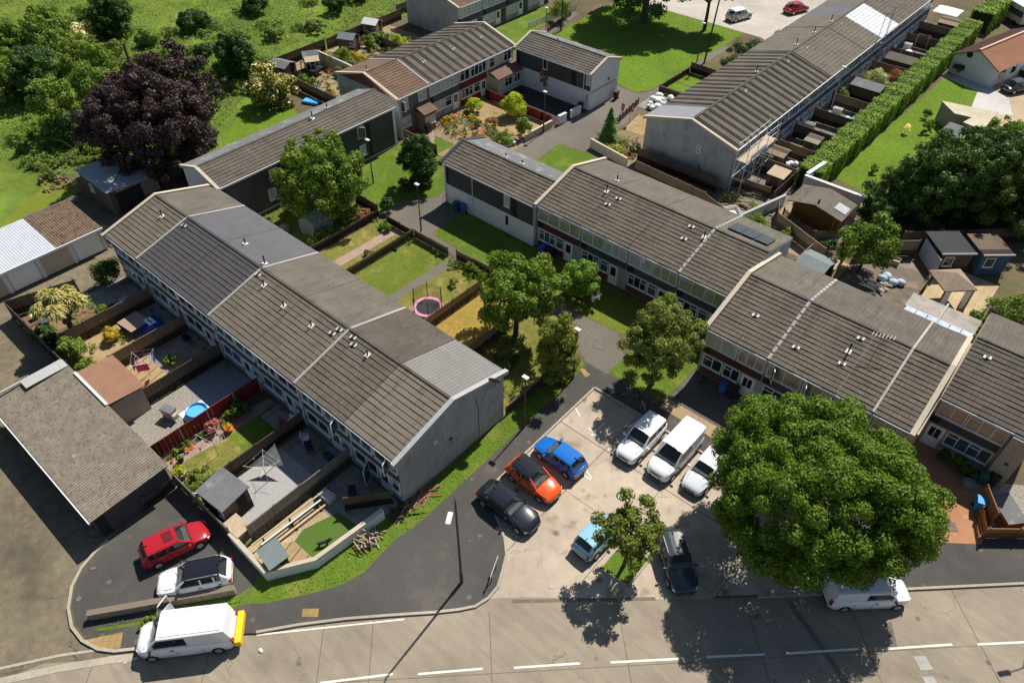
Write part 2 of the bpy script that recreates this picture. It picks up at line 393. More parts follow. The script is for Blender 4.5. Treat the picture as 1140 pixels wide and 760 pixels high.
m_tindk = wavemat('weathered_tin', (.46, .485, .50), (.37, .39, .405), 1.2, 'X', .7, .3, 0, .6, .04, patch=((.22, .23, .23), .6, .6))
m_rust = wavemat('rust_sheet', (.30, .165, .10), (.25, .135, .085), 1.2, 'X', .8, .2, 0, .5, .03)
m_cope = mat('coping_stone', (.52, .45, .35), (.44, .38, .29), .9, .2, 4, .15, fine=.1)
m_copegr = mat('coping_grey', (.40, .40, .39), (.34, .34, .33), .85, .25, 4, .12)
m_mortar = mat('mortar_pale', (.42, .40, .37), (.27, .26, .24), .9, .2, 8, .2)
m_lead = plain('lead_dark', (.045, .045, .05), .6, .3)
m_pipe = plain('pipe_black', (.03, .03, .032), .6, .3)
m_vent = plain('vent_pale', (.62, .61, .58), .6, .3)
m_gutter = plain('gutter_white', (.66, .66, .65), .4, .4)
m_wood = cellmat('fence_wood', [(.30, .215, .14), (.22, .155, .10)], (.12, 9, 9), axis='xyz', gap=((.07, .05, .035), .08), vary=.2)
m_woodlt = cellmat('fence_wood_pale', [(.40, .32, .215), (.32, .25, .165)], (.12, 9, 9), axis='xyz', gap=((.16, .12, .08), .08), vary=.2)
m_wooddk = cellmat('fence_wood_dark', [(.165, .118, .082), (.115, .085, .06)], (.12, 9, 9), axis='xyz', gap=((.03, .022, .018), .08), vary=.2)
m_woodrd = cellmat('fence_wood_red', [(.27, .038, .03), (.21, .03, .024)], (9, 9, .13), axis='xyz', gap=((.08, .012, .01), .08), vary=.15)
m_woodor = cellmat('fence_wood_orange', [(.36, .19, .08), (.29, .15, .062)], (.12, 9, 9), axis='xyz', gap=((.17, .08, .025), .08), vary=.15)
m_woodgr = cellmat('fence_wood_grey', [(.31, .265, .205), (.235, .20, .155)], (.12, 9, 9), axis='xyz', gap=((.09, .08, .065), .08), vary=.2)
m_concpost = mat('concrete_post', (.48, .46, .42), (.40, .38, .35), .9, .2, 6, .15)
m_timber = plain('sawn_timber', (.58, .38, .16), .7, .2)
m_timberp = mat('timber_pale', (.52, .42, .29), (.38, .29, .19), .8, .2, 6, .2)
m_black = plain('black_metal', (.02, .02, .022), .5, .4)
m_galv = plain('galvanised', (.33, .35, .36), .45, .5, .4)
m_rubber = plain('rubber', (.02, .02, .02), .85, .2)
m_alloy = plain('alloy', (.5, .5, .52), .3, .5, .7)
m_plast = plain('black_plastic', (.025, .025, .027), .5, .4)
m_whitepl = plain('white_plastic', (.76, .76, .75), .4, .4)
m_blueplas = plain('blue_plastic', (.03, .22, .58), .4, .5)
m_poolwater = plain('pool_water', (.10, .42, .68), .08, .6)
m_green = plain('green_plastic', (.015, .10, .075), .5, .4)
m_pink = plain('pink_vinyl', (.72, .25, .40), .5, .4)
m_cloth = [plain('cloth_' + n, c, .9, .1) for n, c in (('black', (.02, .02, .025)), ('pink', (.62, .08, .22)), ('blue', (.04, .08, .28)), ('lilac', (.55, .45, .62)), ('white', (.75, .75, .74)))]

# ------------------------------------------------------------------ ground: base, lane, road, court, raised ground
def rot2(p, a): return (p[0] * math.cos(a) - p[1] * math.sin(a), p[0] * math.sin(a) + p[1] * math.cos(a))
ground('ground', [(-500, -400), (500, -400), (500, 600), (-500, 600)], -.125, m_earth)
ground('back_lane', [(-140, -90), (-31.9, -6.2), (-28.4, -1.5), (-24, 3), (-20, 20), (-51, 20), (-66, 24), (-68, 8), (-140, 8)], -.118, m_lane)
RD = Vector((29.23, 28.45)).normalized(); RN = Vector((-RD.y, RD.x))
def rp(s, o):                        # point s metres along the road from the first dash, o metres to the houses' side
    q = Vector((-18.4, 5.42)) + RD * s + RN * o; return (q.x, q.y)
ground('main_road', [(-31.9, -6.2), (-31.1, -4.2), (-27.7, -.8), (-24.5, 4.2), (-22, 12), (-17, 20), (-13.0, 20.5), (-4.0, 26), rp(27, 3.9), rp(380, 3.9), rp(380, -9), rp(-60, -9), rp(-60, -3.2), rp(-22, -3.3)], -.112, m_road)
ground('parking_court', [(-20.2, 20.4), (-16.6, 19.0), (-15.2, 17.4), (-14.65, 15.3), rp(12.2, 4.4), rp(21.6, 3.72), (-4.4, 24.2), (-4.2, 33.9), (-20.2, 33.7)], -.108, m_court)

loop = [(-24.2, 3.9), (-26.0, 1.7), (-27.5, .1), (-28.68, -1.2), (-29.5, -1.75), (-30.65, -2.1), (-31.9, -2.12), (-33.2, -1.7), (-34.4, -.9), (-35.15, .05), (-35.6, 1.2), (-35.75, 2.1)]
kerbR = [(-4.3, 24.35), rp(26, 3.62), rp(34, 3.6), rp(44, 3.55), rp(380, 3.4)]
courtL = [(-20.05, 33.6), (-20.02, 25.6), (-19.98, 21.6), (-19.4, 20.6), (-18.2, 19.9), (-16.6, 19.0), (-15.75, 18.2), (-15.2, 17.2), (-14.72, 16.2), (-14.66, 15.3), (-14.9, 14.4), (-15.5, 13.6), (-16.5, 12.5), (-18.3, 10.7), (-20.2, 8.75), (-22.0, 6.7), (-23.5, 4.8)]
north = [(-51, 2.0), (-51.0, 7.3), (-62.4, 7.3), (-61.2, 12), (-60.4, 16), (-60.4, 20.2), (-66, 20.2), (-66, 17.8), (-71.8, 17.8), (-71.8, 6), (-140, 6), (-400, 6), (-400, 500), (400, 500), (400, 330)]
# ring order: court top right, court left edge, road kerb, lane loop, north, east, back along the right-hand kerb
ground('raised_ground', [(-4.3, 33.6)] + courtL + loop + north + kerbR[::-1], 0.0, m_earth, z0=-.2)
def kerb(name, pts, wd=.13, z=.02, m=m_kerb, z0=-.19):
    b = MB()
    for i in range(len(pts) - 1):
        p, q = Vector(pts[i]), Vector(pts[i + 1]); d = (q - p).normalized(); n = Vector((-d.y, d.x)) * wd
        e = d * .0
        b.prism([tuple(p - e), tuple(q + e), tuple(q + n + e), tuple(p + n - e)], z0, z)
    b.build(name, m, kind='structure')
def offs(pts, o):
    out = []
    for i, p in enumerate(pts):
        a = Vector(pts[max(i - 1, 0)]); c = Vector(pts[min(i + 1, len(pts) - 1)]); d = (c - a).normalized()
        out.append((p[0] - d.y * o, p[1] + d.x * o))
    return out
def ribbon(name, pts, w0, w1, z, m, z0=None):
    a, c = offs(pts, w0), offs(pts, w1); b = MB()
    for i in range(len(pts) - 1):
        q = [a[i], a[i + 1], c[i + 1], c[i]]
        if z0 is None: b.sheet(q, z)
        else: b.prism(q, z0, z)
    return b.build(name, m, kind='structure')
ribbon('kerb', courtL, -.06, .10, .018, m_kerb, -.15)
ribbon('kerb', loop[1:], -.08, .10, .02, m_kerb, -.15)
ribbon('kerb', kerbR[1:], -.06, .10, .018, m_kerb, -.15)
ribbon('kerb', [(-4.3, 33.62), (-20.05, 33.62)], -.06, .10, .018, m_kerb, -.15)
ribbon('kerb', [(-4.3, 24.4), (-4.3, 33.6)], -.05, .10, .018, m_kerb, -.15)
ribbon('lane_edge', [(-36, -11.5), (-31.89, -6.19), (-30.2, -3.8), (-28.38, -1.55), (-27.6, -.7)], -.22, .22, -.094, m_kerb)
ribbon('lane_edge', [(-36.4, -11.6), (-32.3, -6.0), (-30.6, -3.6), (-29.2, -1.95)], .25, .42, -.097, m_kerb)
# road paint: centre dashes, edge line, parking bay ticks
b = MB()
D = [((356, 759), (437, 749)), ((465, 749), (537, 743)), ((572, 742), (646, 737)), ((680, 736), (756, 732)), ((787, 730), (852, 727)), ((877, 726), (957, 721)), ((987, 721), (1061, 716)), ((1089, 716), (1150, 713))]
for p, q in D:
    P, Q = Vector(at(*p)), Vector(at(*q)); d = (Q - P).normalized(); n = Vector((-d.y, d.x)) * .065
    b.sheet([tuple(P - n), tuple(Q - n), tuple(Q + n), tuple(P + n)], -.100)
b.build('road_markings', m_paint, kind='structure')
b = MB()
E1 = [at(285 + k * 33, 705.5 - k * 3.5) for k in range(6)]
for i in range(5):
    P, Q = Vector(E1[i]), Vector(E1[i + 1]); n = Vector((RN.x, RN.y)) * .05
    b.sheet([tuple(P - n), tuple(Q - n), tuple(Q + n), tuple(P + n)], -.100)
for i, (a, c) in enumerate((((634, 516), (658, 533)), ((650, 519), (659, 531)), ((640, 452), (646, 462)), ((656, 475), (668, 488)), ((677, 498), (684, 505)), ((137, 736), (152, 731)))):
    P, Q = Vector(at(*a)), Vector(at(*c)); d = (Q - P).normalized(); n = Vector((-d.y, d.x)) * .05
    b.sheet([tuple(P - n), tuple(Q - n), tuple(Q + n), tuple(P + n)], -.1)
for X in (-17.4, -15.0, -12.5, -10.0):
    b.sheet([(X - .05, 29.6), (X + .05, 29.6), (X + .05, 31.3), (X - .05, 31.3)], -.1)
b.build('road_markings', m_paint, kind='structure')
b = MB()
def strip(p, q, wd, z):
    P, Q = Vector(p), Vector(q); d = (Q - P).normalized(); n = Vector((-d.y, d.x)) * wd / 2
    b.sheet([tuple(P - n), tuple(Q - n), tuple(Q + n), tuple(P + n)], z)
for s in (-13, -6.6, -.2, 2.7, 9.6, 17.4, 25.2, 31.5, 38.2):
    strip(rp(s, -8.8), rp(s, 3.6), .05, -.104)
strip(rp(-18, -.02), rp(60, -.02), .035, -.1046)
strip(at(570, 668), at(730, 665), .22, -.1044)
for X in (-15.9,): strip((X, 33.4), (X, 18.2), .06, -.1040)
strip((-20, 29.2), (-4.5, 29.2), .07, -.1036); strip((-20, 24.6), (-4.5, 24.6), .04, -.1038); strip((-11.0, 33.4), (-11.0, 19.6), .05, -.1034)
b.build('road_joints', m_joint, kind='structure')
b = MB()
b.sheet(px((1017, 729), (1031, 729), (1040, 744), (1026, 745)), -.0995); b.sheet(px((1027, 752), (1040, 752), (1047, 764), (1034, 765)), -.0995)
b.build('road_repair', mat('patch_pale', (.45, .43, .40), (.36, .34, .31), fine=.3), kind='structure')
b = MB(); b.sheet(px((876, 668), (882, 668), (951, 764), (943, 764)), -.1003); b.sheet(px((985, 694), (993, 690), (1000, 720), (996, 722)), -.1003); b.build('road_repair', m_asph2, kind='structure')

# asphalt, paths
verge_edge = [at(*p) for p in ((275, 672), (295, 671), (347, 660), (377, 652), (405, 637), (440, 600), (460, 587), (480, 570))] + [(-21.6, 20.0), (-21.7, 26), (-21.75, 31.5), (-21.9, 33.4)]
Kin = [(p[0], p[1]) for p in offs(courtL, .10)]
pv = [(-27.6, .35), (-26.0, 1.95), (-24.2, 4.05)] + [Kin[i] for i in range(len(Kin) - 1, -1, -1)] + [(-20.2, 35.6), (-22.0, 35.6)] + verge_edge[::-1]
ground('pavement', pv, .004, m_asph)
ground('forecourt', [(-35.6, 2.2), (-35.4, 1.1), (-35.0, .1), (-34.3, -.75), (-33.2, -1.5), (-31.9, -1.9), (-30.8, -1.9), (-26.3, 5.3), (-25.9, 6.6), (-26.4, 7.2), (-35.8, 7.2), (-35.8, 2.2)], .004, m_asph)
ground('tactile_paving', px((95, 712), (137, 703), (134, 721), (118, 723), (106, 720)), .008, m_buff)
ground('pavement', [(-30.7, -1.98), (-29.6, -1.7), (-28.75, -1.15), (-27.6, .05), (-26.1, 1.8), (-26.9, 3.0), (-29.4, .2), (-30.4, -1.2)], .004, m_asph)
ground('tactile_paving', px((337, 677), (355, 677), (354, 686), (336, 686)), .008, m_buff)
ground('tactile_paving', px((645, 411), (650, 410), (657, 417), (652, 420)), .012, m_buff)
ground('path', [(-22.2, 35.4), (-20.1, 35.4), (-19.9, 36.2), (-20.3, 38.0), (-22.3, 39.9), (-33, 39.3), (-44.1, 39.5), (-44.3, 44.4), (-45.0, 46), (-48.6, 46), (-48.2, 44.6), (-50.6, 41), (-50.6, 38.6), (-35, 38.55), (-24.9, 38.4), (-24.2, 36.6)], .006, m_asph2)
ground('path', [(-20.2, 33.75), (-4.2, 33.75), rp(34, 3.72), rp(60, 3.6), rp(60, 7.4), (6.6, 40.0), (4.2, 37.2), (0.2, 36.0), (-20.2, 35.5)], .008, m_asph)
ground('verge_grass', [(-23.4, 15.3), (-23.0, 15.2)] + verge_edge[7:] + [(-22.2, 35.2), (-23.2, 35.2), (-23.3, 15.5)], .010, m_lawn)
ground('verge_grass', [at(275, 672), at(295, 671), at(347, 660), at(377, 652), at(405, 637), at(440, 600), at(460, 587), at(480, 570), (-23.4, 15.3), (-24.0, 9.8), (-25.6, 7.2), (-26.5, 7.0)], .010, m_lawn)
ground('verge_grass', px((103, 700), (112, 702), (168, 693), (166, 680), (265, 663), (280, 652), (276, 668), (262, 676), (160, 690)), .010, m_lawn)
ground('pavement', [(-4.2, 24.55), rp(26, 3.74), rp(34, 3.72), (-4.2, 33.7)], .0085, m_court)
ground('island_grass', [(-10.6, 21.4), (-8.7, 21.6), (-8.7, 23.9), (-10.6, 23.9)], .0, m_lawn, z0=-.15)
b = MB()
for a, c in (((-10.7, 21.3), (-8.6, 21.5)), ((-8.6, 21.5), (-8.6, 24.0)), ((-8.6, 24.0), (-10.7, 24.0)), ((-10.7, 24.0), (-10.7, 21.3))):
    P, Q = Vector(a), Vector(c); d = (Q - P).normalized(); n = Vector((-d.y, d.x)) * .1; b.prism([tuple(P), tuple(Q), tuple(Q + n), tuple(P + n)], -.15, .02)
b.build('kerb', m_kerb, kind='structure')

# lawns and yards behind the left terrace (between y 26.9 and 38)
gx = [-60.2, -54.9, -49.9, -44.95, -39.95, -34.8, -29.4, -23.4]
ground('lawn', [(-59.3, 26.9), (-50.2, 26.9), (-50.2, 38.0), (-59.3, 38.0)], .004, mat('wild_lawn', (.14, .17, .028), (.09, .13, .02), .95, .1, 1.2, .3, bump=.6, bdist=.08, fine=.3, third=(.21, .15, .08), tscale=.5))
ground('lawn', [(-49.8, 26.9), (-45.1, 26.9), (-45.1, 37.9), (-49.8, 37.9)], .004, m_lawndry)
ground('path', [(-47.9, 26.9), (-46.9, 26.9), (-46.6, 37.8), (-47.7, 37.8)], .008, m_pinkpave)
ground('lawn', [(-44.8, 26.9), (-40.0, 26.9), (-40.0, 38), (-44.8, 38)], .004, mat('lawn_green_dry', (.135, .165, .024), (.10, .135, .02), .95, .1, 1.6, .25, bump=.5, bdist=.05, fine=.3, third=(.19, .18, .045), tscale=.6))
ground('path', [(-40.3, 26.9), (-39.3, 26.9), (-39.1, 38.2), (-40.1, 38.2)], .008, m_asph2)
ground('lawn', [(-39.2, 26.9), (-35.0, 26.9), (-35.0, 38.1), (-39.2, 38.1)], .004, m_lawndry)
ground('lawn', [(-34.7, 26.9), (-29.6, 26.9), (-29.6, 38.1), (-34.7, 38.1)], .004, m_lawnyel)
ground('lawn', [(-29.2, 26.9), (-23.4, 26.9), (-23.4, 38.2), (-29.2, 38.2)], .004, m_lawndry)
# grass by the other terraces
ground('lawn', [(-44.0, 39.6), (-35.6, 39.4), (-35.4, 44.4), (-44.3, 44.4)], .004, m_lawn)
ground('lawn', [(-35.4, 39.3), (-22.2, 40.0), (-21.4, 40.5), (-21.4, 44.6), (-35.4, 44.6)], .004, mat('lawn_lime', (.15, .17, .022), (.11, .145, .02), .95, .1, 2, .2, bump=.5, bdist=.05, fine=.3))
ground('lawn', [(-20.2, 35.7), (-15.2, 35.7), (-15.2, 44.4), (-20.2, 40.2), (-20.1, 38)], .009, m_lawn)
ground('driveway', [(-15.1, 36.4), (-9.6, 36.2), (-9.6, 40.3), (-15.1, 40.3)], .0095, mat('drive_tarmac', (.13, .12, .11), (.10, .092, .085), .93, .2, 2.2, .2, fine=.3, third=(.045, .043, .04), tscale=.6, tlo=.56, thi=.66))
ground('driveway', [(-15.1, 35.2), (-9.6, 35.2), (-9.6, 36.4), (-15.1, 36.4)], .0122, mat('drive_gravel', (.40, .30, .18), (.30, .22, .13), .95, .1, 5, .2, fine=.35))
ground('driveway', [(-9.6, 35.8), (.6, 36.4), (.6, 40.3), (-9.6, 40.3)], .009, m_slab)
ground('driveway', [(.7, 36.6), (4.6, 37.1), (7.0, 39.0), (6.9, 42), (5.6, 44.9), (.7, 44.9)], .012, m_brickpave)
ground('lawn', [(-59.4, 38.3), (-50.6, 38.5), (-50.6, 41), (-48.4, 44.5), (-49.2, 50.4), (-59.4, 50.4)], .004, m_lawn)
ground('lawn', [(-59.2, 50.6), (-54.5, 50.6), (-54.5, 53.5), (-59.2, 53.5)], .008, m_lawn)
ground('garden_earth', [(-60.4, 53.6), (-54.6, 53.6), (-54.6, 50.8), (-48.6, 50.8), (-48.6, 59.0), (-60.4, 59.2)], .006, mat('garden_bed', (.33, .24, .15), (.19, .145, .085), .95, .1, 3, .2, fine=.35, third=(.11, .12, .035), tscale=.9))
ground('path', [(-59.6, 53.2), (-56.4, 50.5), (-55.4, 51.0), (-58.4, 54.2)], .012, m_pinkpave)
ground('garden_earth', [(-60.4, 59.3), (-49.2, 59.3), (-49.2, 64.6), (-60.4, 64.6)], .006, m_straw)
ground('yard', [(-60.2, 64.8), (-48.4, 64.8), (-48.2, 70.4), (-60.2, 70.4)], .006, m_darkpave)
ground('path', [(-48.3, 46), (-44.6, 46), (-44.4, 50.6), (-41.2, 56), (-38, 58), (-36.8, 61), (-42.4, 63.2), (-42.8, 66.6), (-42.8, 72), (-44.4, 76.5), (-44.5, 84), (-44.5, 100), (-45.6, 100), (-45.2, 80.5), (-46.2, 78.7), (-48.8, 78.8), (-66.8, 86.2), (-68.6, 96), (-70.4, 96), (-68.4, 84), (-64, 80), (-60, 77.2), (-48, 77.0), (-48, 70.4), (-48.2, 64.5), (-48.8, 59), (-48.8, 50.6)], .004, m_asph2)
ground('lawn', px((594, 181), (622, 160), (664, 173), (640, 192), (625, 200)), .008, m_lawn)
ground('lawn', px((674, 178), (697, 183), (700, 193), (672, 190)), .008, m_lawn)
ground('green', [(-66.4, 86.3), (-49.0, 79.2), (-46.4, 79.0), (-45.5, 81), (-45.6, 106.2), (-67.6, 106.2)], .004, m_lawn2)
ground('car_park', [(-70, 106.4), (-43, 106.4), (-36.2, 103), (-36.2, 190), (-75, 190)], .003, mat('carpark_concrete', (.46, .42, .36), (.38, .345, .29), .9, .2, 1.5, .2, fine=.15))
ground('garden_earth', [(-42.2, 63.4), (-36.8, 62.2), (-36.8, 69.5), (-42.2, 69.6)], .0065, mat('bed_mixed', (.30, .22, .14), (.15, .115, .07), .95, .1, 3, .2, fine=.4))
ground('yard', [(-42.2, 69.7), (-37.2, 69.7), (-37.2, 74), (-42.8, 74)], .0065, m_straw)
for (y0, y1) in ((75.8, 80.6), (81.0, 84.8), (85.2, 88.4)): ground('lawn', [(-44.4, y0), (-37.2, y0), (-37.2, y1), (-44.4, y1)], .0066, m_lawn2 if y0 > 76 else m_slab)
ground('yard', [(-26.3, 60), (-15, 60), (-19.8, 66.4), (-21.6, 124), (-26.3, 124)], .004, mat('yard_earth', (.22, .19, .155), (.15, .13, .105), .95, .1, 2.5, .3, fine=.3, third=(.31, .285, .25), tscale=.6))
ground('lawn', px((818, 186), (857, 196), (857, 188), (880, 180), (862, 172), (848, 176)), .008, m_astro)
ground('lawn', [(-18.8, 76), (-18.0, 112.2), (-13.2, 110.6), (-12.8, 104), (-9.5, 100), (-9.5, 88), (-14.2, 75)], .005, m_lawn2)
ground('yard', [(-13.1, 111.5), (-12.6, 104), (-9.5, 100), (5, 104), (5, 135), (-12, 135)], .006, mat('patio_warm', (.44, .34, .22), (.37, .28, .18), .9, .2, 2, .2, fine=.2))
ground('yard', [(-18.2, 112.2), (-18.4, 110.6), (-13.3, 108.9), (-12.4, 102.6), (-8.0, 104.6), (-9.6, 109.4), (-13, 112)], .009, mat('patio_pale', (.50, .48, .44), (.42, .40, .37), .9, .2, 2, .15))
ground('yard', [(-20.6, 74), (-20.6, 69.9), (-14, 69.9), (-13.6, 74.8)], .007, m_slab)
ground('yard', [(-20.2, 60), (-20.2, 69.8), (-13.6, 69.8), (-13, 60)], .0075, mat('dusty_yard', (.34, .26, .17), (.24, .185, .12), .95, .1, 3, .2, fine=.3))
# back gardens of the right-hand terraces
ground('yard', [(-35.2, 55.2), (-15.2, 55.2), (-15.2, 62), (-26, 62), (-36, 61)], .004, m_earth)
ground('yard', [(-15, 52.4), (-11.2, 52.4), (-11.2, 62), (-15, 62)], .005, m_slab2)
ground('yard', [(-11, 52.4), (-4.7, 52.4), (-4.7, 64), (-9, 69), (-11, 64)], .005, mat('dark_yard', (.19, .155, .12), (.13, .105, .08), .95, .1, 1.6, .25, fine=.25, third=(.26, .215, .165), tscale=.5))
ground('patio', [(-4.6, 52.4), (.3, 52.4), (.3, 68), (-4.6, 68)], .006, m_slab2)
ground('garden_earth', [(.4, 55.8), (14, 55.8), (14, 80), (-2, 80), (.4, 66)], .005, m_earth)
# meadow, lawns behind the upper-left block
ground('meadow', [(-73, 46), (-73.6, 35.5), (-75, 30), (-82, 20), (-78.5, 20.6), (-76.5, 16), (-78, 6.4), (-300, 6.4), (-300, 400), (-84, 400), (-88, 96), (-88, 76), (-87, 62), (-86.4, 50)], .004, m_meadow)
ground('lawn', [(-83.2, 47.6), (-75.2, 46.6), (-66, 40), (-66, 30), (-73, 30), (-74.2, 35.6), (-77.8, 39.4)], .008, m_lawn2)
ground('lawn', [(-77.0, 9), (-77.3, 12.6), (-82, 20.5), (-78.4, 21), (-72.2, 16.9), (-72, 8)], .008, mat('lawn_olive', (.17, .19, .025), (.13, .155, .02), .95, .1, 2, .2, bump=.4, fine=.3))
ground('garden_earth', [(-86.4, 50.2), (-71.2, 50.2), (-71.2, 73), (-87, 73)], .006, mat('bed_buff', (.36, .28, .18), (.2, .16, .095), .95, .1, 2, .2, fine=.35, third=(.12, .14, .03), tscale=.5))
ground('lawn', [(-74.6, 75.6), (-66, 75.6), (-66, 80), (-69, 84), (-71, 95), (-74.6, 95)], .006, m_lawn)
ground('yard', [(-65.4, 26), (-65.4, 17.8), (-71.8, 17.8), (-74, 27)], .003, mat('dark_ground', (.09, .085, .075), (.06, .055, .05), .95, .1, 3, .2))
# front gardens of the left terrace, y 7.4 to 16.4
hx = [-60.2, -54.9, -49.6, -44.35, -39.1, -33.8, -28.7, -23.5]
ground('patio', [(-60.3, 12.6), (-55.0, 12.6), (-55.0, 16.4), (-60.3, 16.4)], .006, m_slab)
ground('patio', [(-61.9, 7.5), (-57.6, 7.5), (-57.6, 12.4), (-60.9, 12.4)], .007, m_deckbr)
ground('garden_earth', [(-54.8, 7.4), (-49.7, 7.4), (-49.7, 13), (-54.8, 13)], .006, m_straw)
ground('patio', [(-54.8, 13), (-49.7, 13), (-49.7, 16.4), (-54.8, 16.4)], .006, m_slab)
ground('patio', [(-49.5, 12.4), (-44.5, 12.4), (-44.5, 16.4), (-49.5, 16.4)], .006, m_slab)
ground('decking', [(-49.5, 9.6), (-45.0, 9.6), (-45.0, 12.4), (-49.5, 12.4)], .05, m_deck, z0=0)
ground('gravel_yard', [(-44.2, 7.4), (-39.3, 7.4), (-39.3, 12.6), (-44.2, 12.6)], .006, m_gravel)
ground('gravel_yard', [(-44.2, 12.6), (-39.3, 12.6), (-39.3, 16.4), (-44.2, 16.4)], .006, m_gravshade)
ground('lawn', [(-37.7, 7.6), (-34.0, 7.6), (-34.0, 14.4), (-37.7, 14.4)], .006, m_lawndry)
ground('lawn', [(-37.2, 12.0), (-34.0, 12.0), (-34.0, 14.6), (-37.2, 14.6)], .0085, m_lawn)
ground('path', [(-38.5, 7.6), (-37.6, 7.6), (-37.3, 16.2), (-38.2, 16.2)], .010, m_pinkpave)
ground('patio', [(-37.2, 14.7), (-34.0, 14.7), (-34.0, 16.4), (-37.2, 16.4)], .007, m_slab)
ground('gravel_yard', [(-33.6, 7.6), (-28.9, 7.6), (-28.9, 13.9), (-33.6, 13.9)], .006, mat('gravel_pale', (.40, .385, .375), (.30, .29, .285), .95, .15, 9, .1, fine=.35))
ground('patio', [(-33.6, 13.9), (-28.9, 13.9), (-28.9, 16.4), (-33.6, 16.4)], .006, m_slab)
ground('patio', [(-28.5, 12.6), (-23.7, 12.6), (-23.7, 16.4), (-28.5, 16.4)], .006, m_slab)
ground('patio', [(-28.5, 7.4), (-25.6, 7.4), (-24.2, 9.9), (-23.7, 12.6), (-28.5, 12.6)], .006, m_slab2)
ground('decking', px((300, 610), (331, 601), (352, 627), (312, 634)), .02, m_deck, z0=0)
ground('lawn', px((328, 602), (338, 589), (354, 581), (377, 570), (402, 588), (353, 625)), .028, m_astro, z0=0)
# ------------------------------------------------------------------ terraces: one thing per house
RJ = random.Random(77)
def lerp(a, c, t): return a + (c - a) * t
def zroof(y, d, he, hr): return he + (hr - he) * (1 - abs(y - d / 2) / (d / 2))
def window(par, x0, x1, z0, z1, n=2, glass=None, frame=None, y=0.0, transom=True, tilt=None):
    fr = MB(); t = .058
    fr.box(x0, x1, y - .07, y + .02, z0, z0 + t); fr.box(x0, x1, y - .07, y + .02, z1 - t, z1)
    xs = [x0 + (x1 - x0) * i / n for i in range(n + 1)]
    for i, x in enumerate(xs):
        a = x0 if i == 0 else (x1 - t if i == n else x - t / 2)
        fr.box(a, a + t, y - .068, y + .018, z0 + t, z1 - t)
    if transom:
        for i in range(0, n, 2): fr.box(xs[i] + t / 2, xs[i + 1] - t / 2, y - .064, y + .016, z1 - .40, z1 - .34)
    f = fr.build('window', frame or m_upvc, par)
    MB().quad((x0 + .02, y - .02, z0 + .02), (x1 - .02, y - .02, z0 + .02), (x1 - .02, y - .02, z1 - .02), (x0 + .02, y - .02, z1 - .02)).build('pane', glass or g_dark, f)
    MB().box(x0 - .04, x1 + .04, y - .14, y - .005, z0 - .06, z0 - .004).build('sill', m_upvc, f)
    return f
def casement(par, x, z0, z1, wd, ang, y=-.08):
    """an open side-hung light"""
    b = MB(); t = .055
    b.box(0, wd, -.02, .02, z0, z0 + t); b.box(0, wd, -.02, .02, z1 - t, z1); b.box(0, t, -.018, .018, z0 + t, z1 - t); b.box(wd - t, wd, -.018, .018, z0 + t, z1 - t)
    o = b.build('open_casement', m_upvc, par, loc=(x, y, 0), rz=ang)
    MB().quad((t, 0, z0 + t), (wd - t, 0, z0 + t), (wd - t, 0, z1 - t), (t, 0, z1 - t)).build('pane', g_blue, o)
def door(par, x0, x1, m, y=0.0, lights=1, top=2.05, glass=None):
    d = MB().box(x0, x1, y - .05, y + .02, .05, top).build('door', m, par)
    fr = MB(); fr.box(x0 - .07, x0 - .001, y - .07, y + .02, .04, top + .07).box(x1 + .001, x1 + .07, y - .07, y + .02, .04, top + .07).box(x0, x1, y - .068, y + .02, top + .002, top + .07).build('frame', m_upvc, d)
    w_ = (x1 - x0)
    g = MB()
    for i in range(lights): g.quad((x0 + .12 * w_ + i * .8 * w_ / lights, y - .054, 1.0 if lights < 3 else .4), (x0 + .12 * w_ + (i + .86) * .8 * w_ / lights, y - .054, 1.0 if lights < 3 else .4), (x0 + .12 * w_ + (i + .86) * .8 * w_ / lights, y - .054, top - .15), (x0 + .12 * w_ + i * .8 * w_ / lights, y - .054, top - .15))
    g.build('pane', glass or g_dark, d)
    MB().box(x1 - .14, x1 - .1, y - .1, y - .05, 1.0, 1.14).build('handle', m_galv, d)
def panel(par, x0, x1, z0, z1, m, y=0.0):
    return MB().box(x0, x1, y - .045, y + .01, z0, z1).build('cladding', m, par)
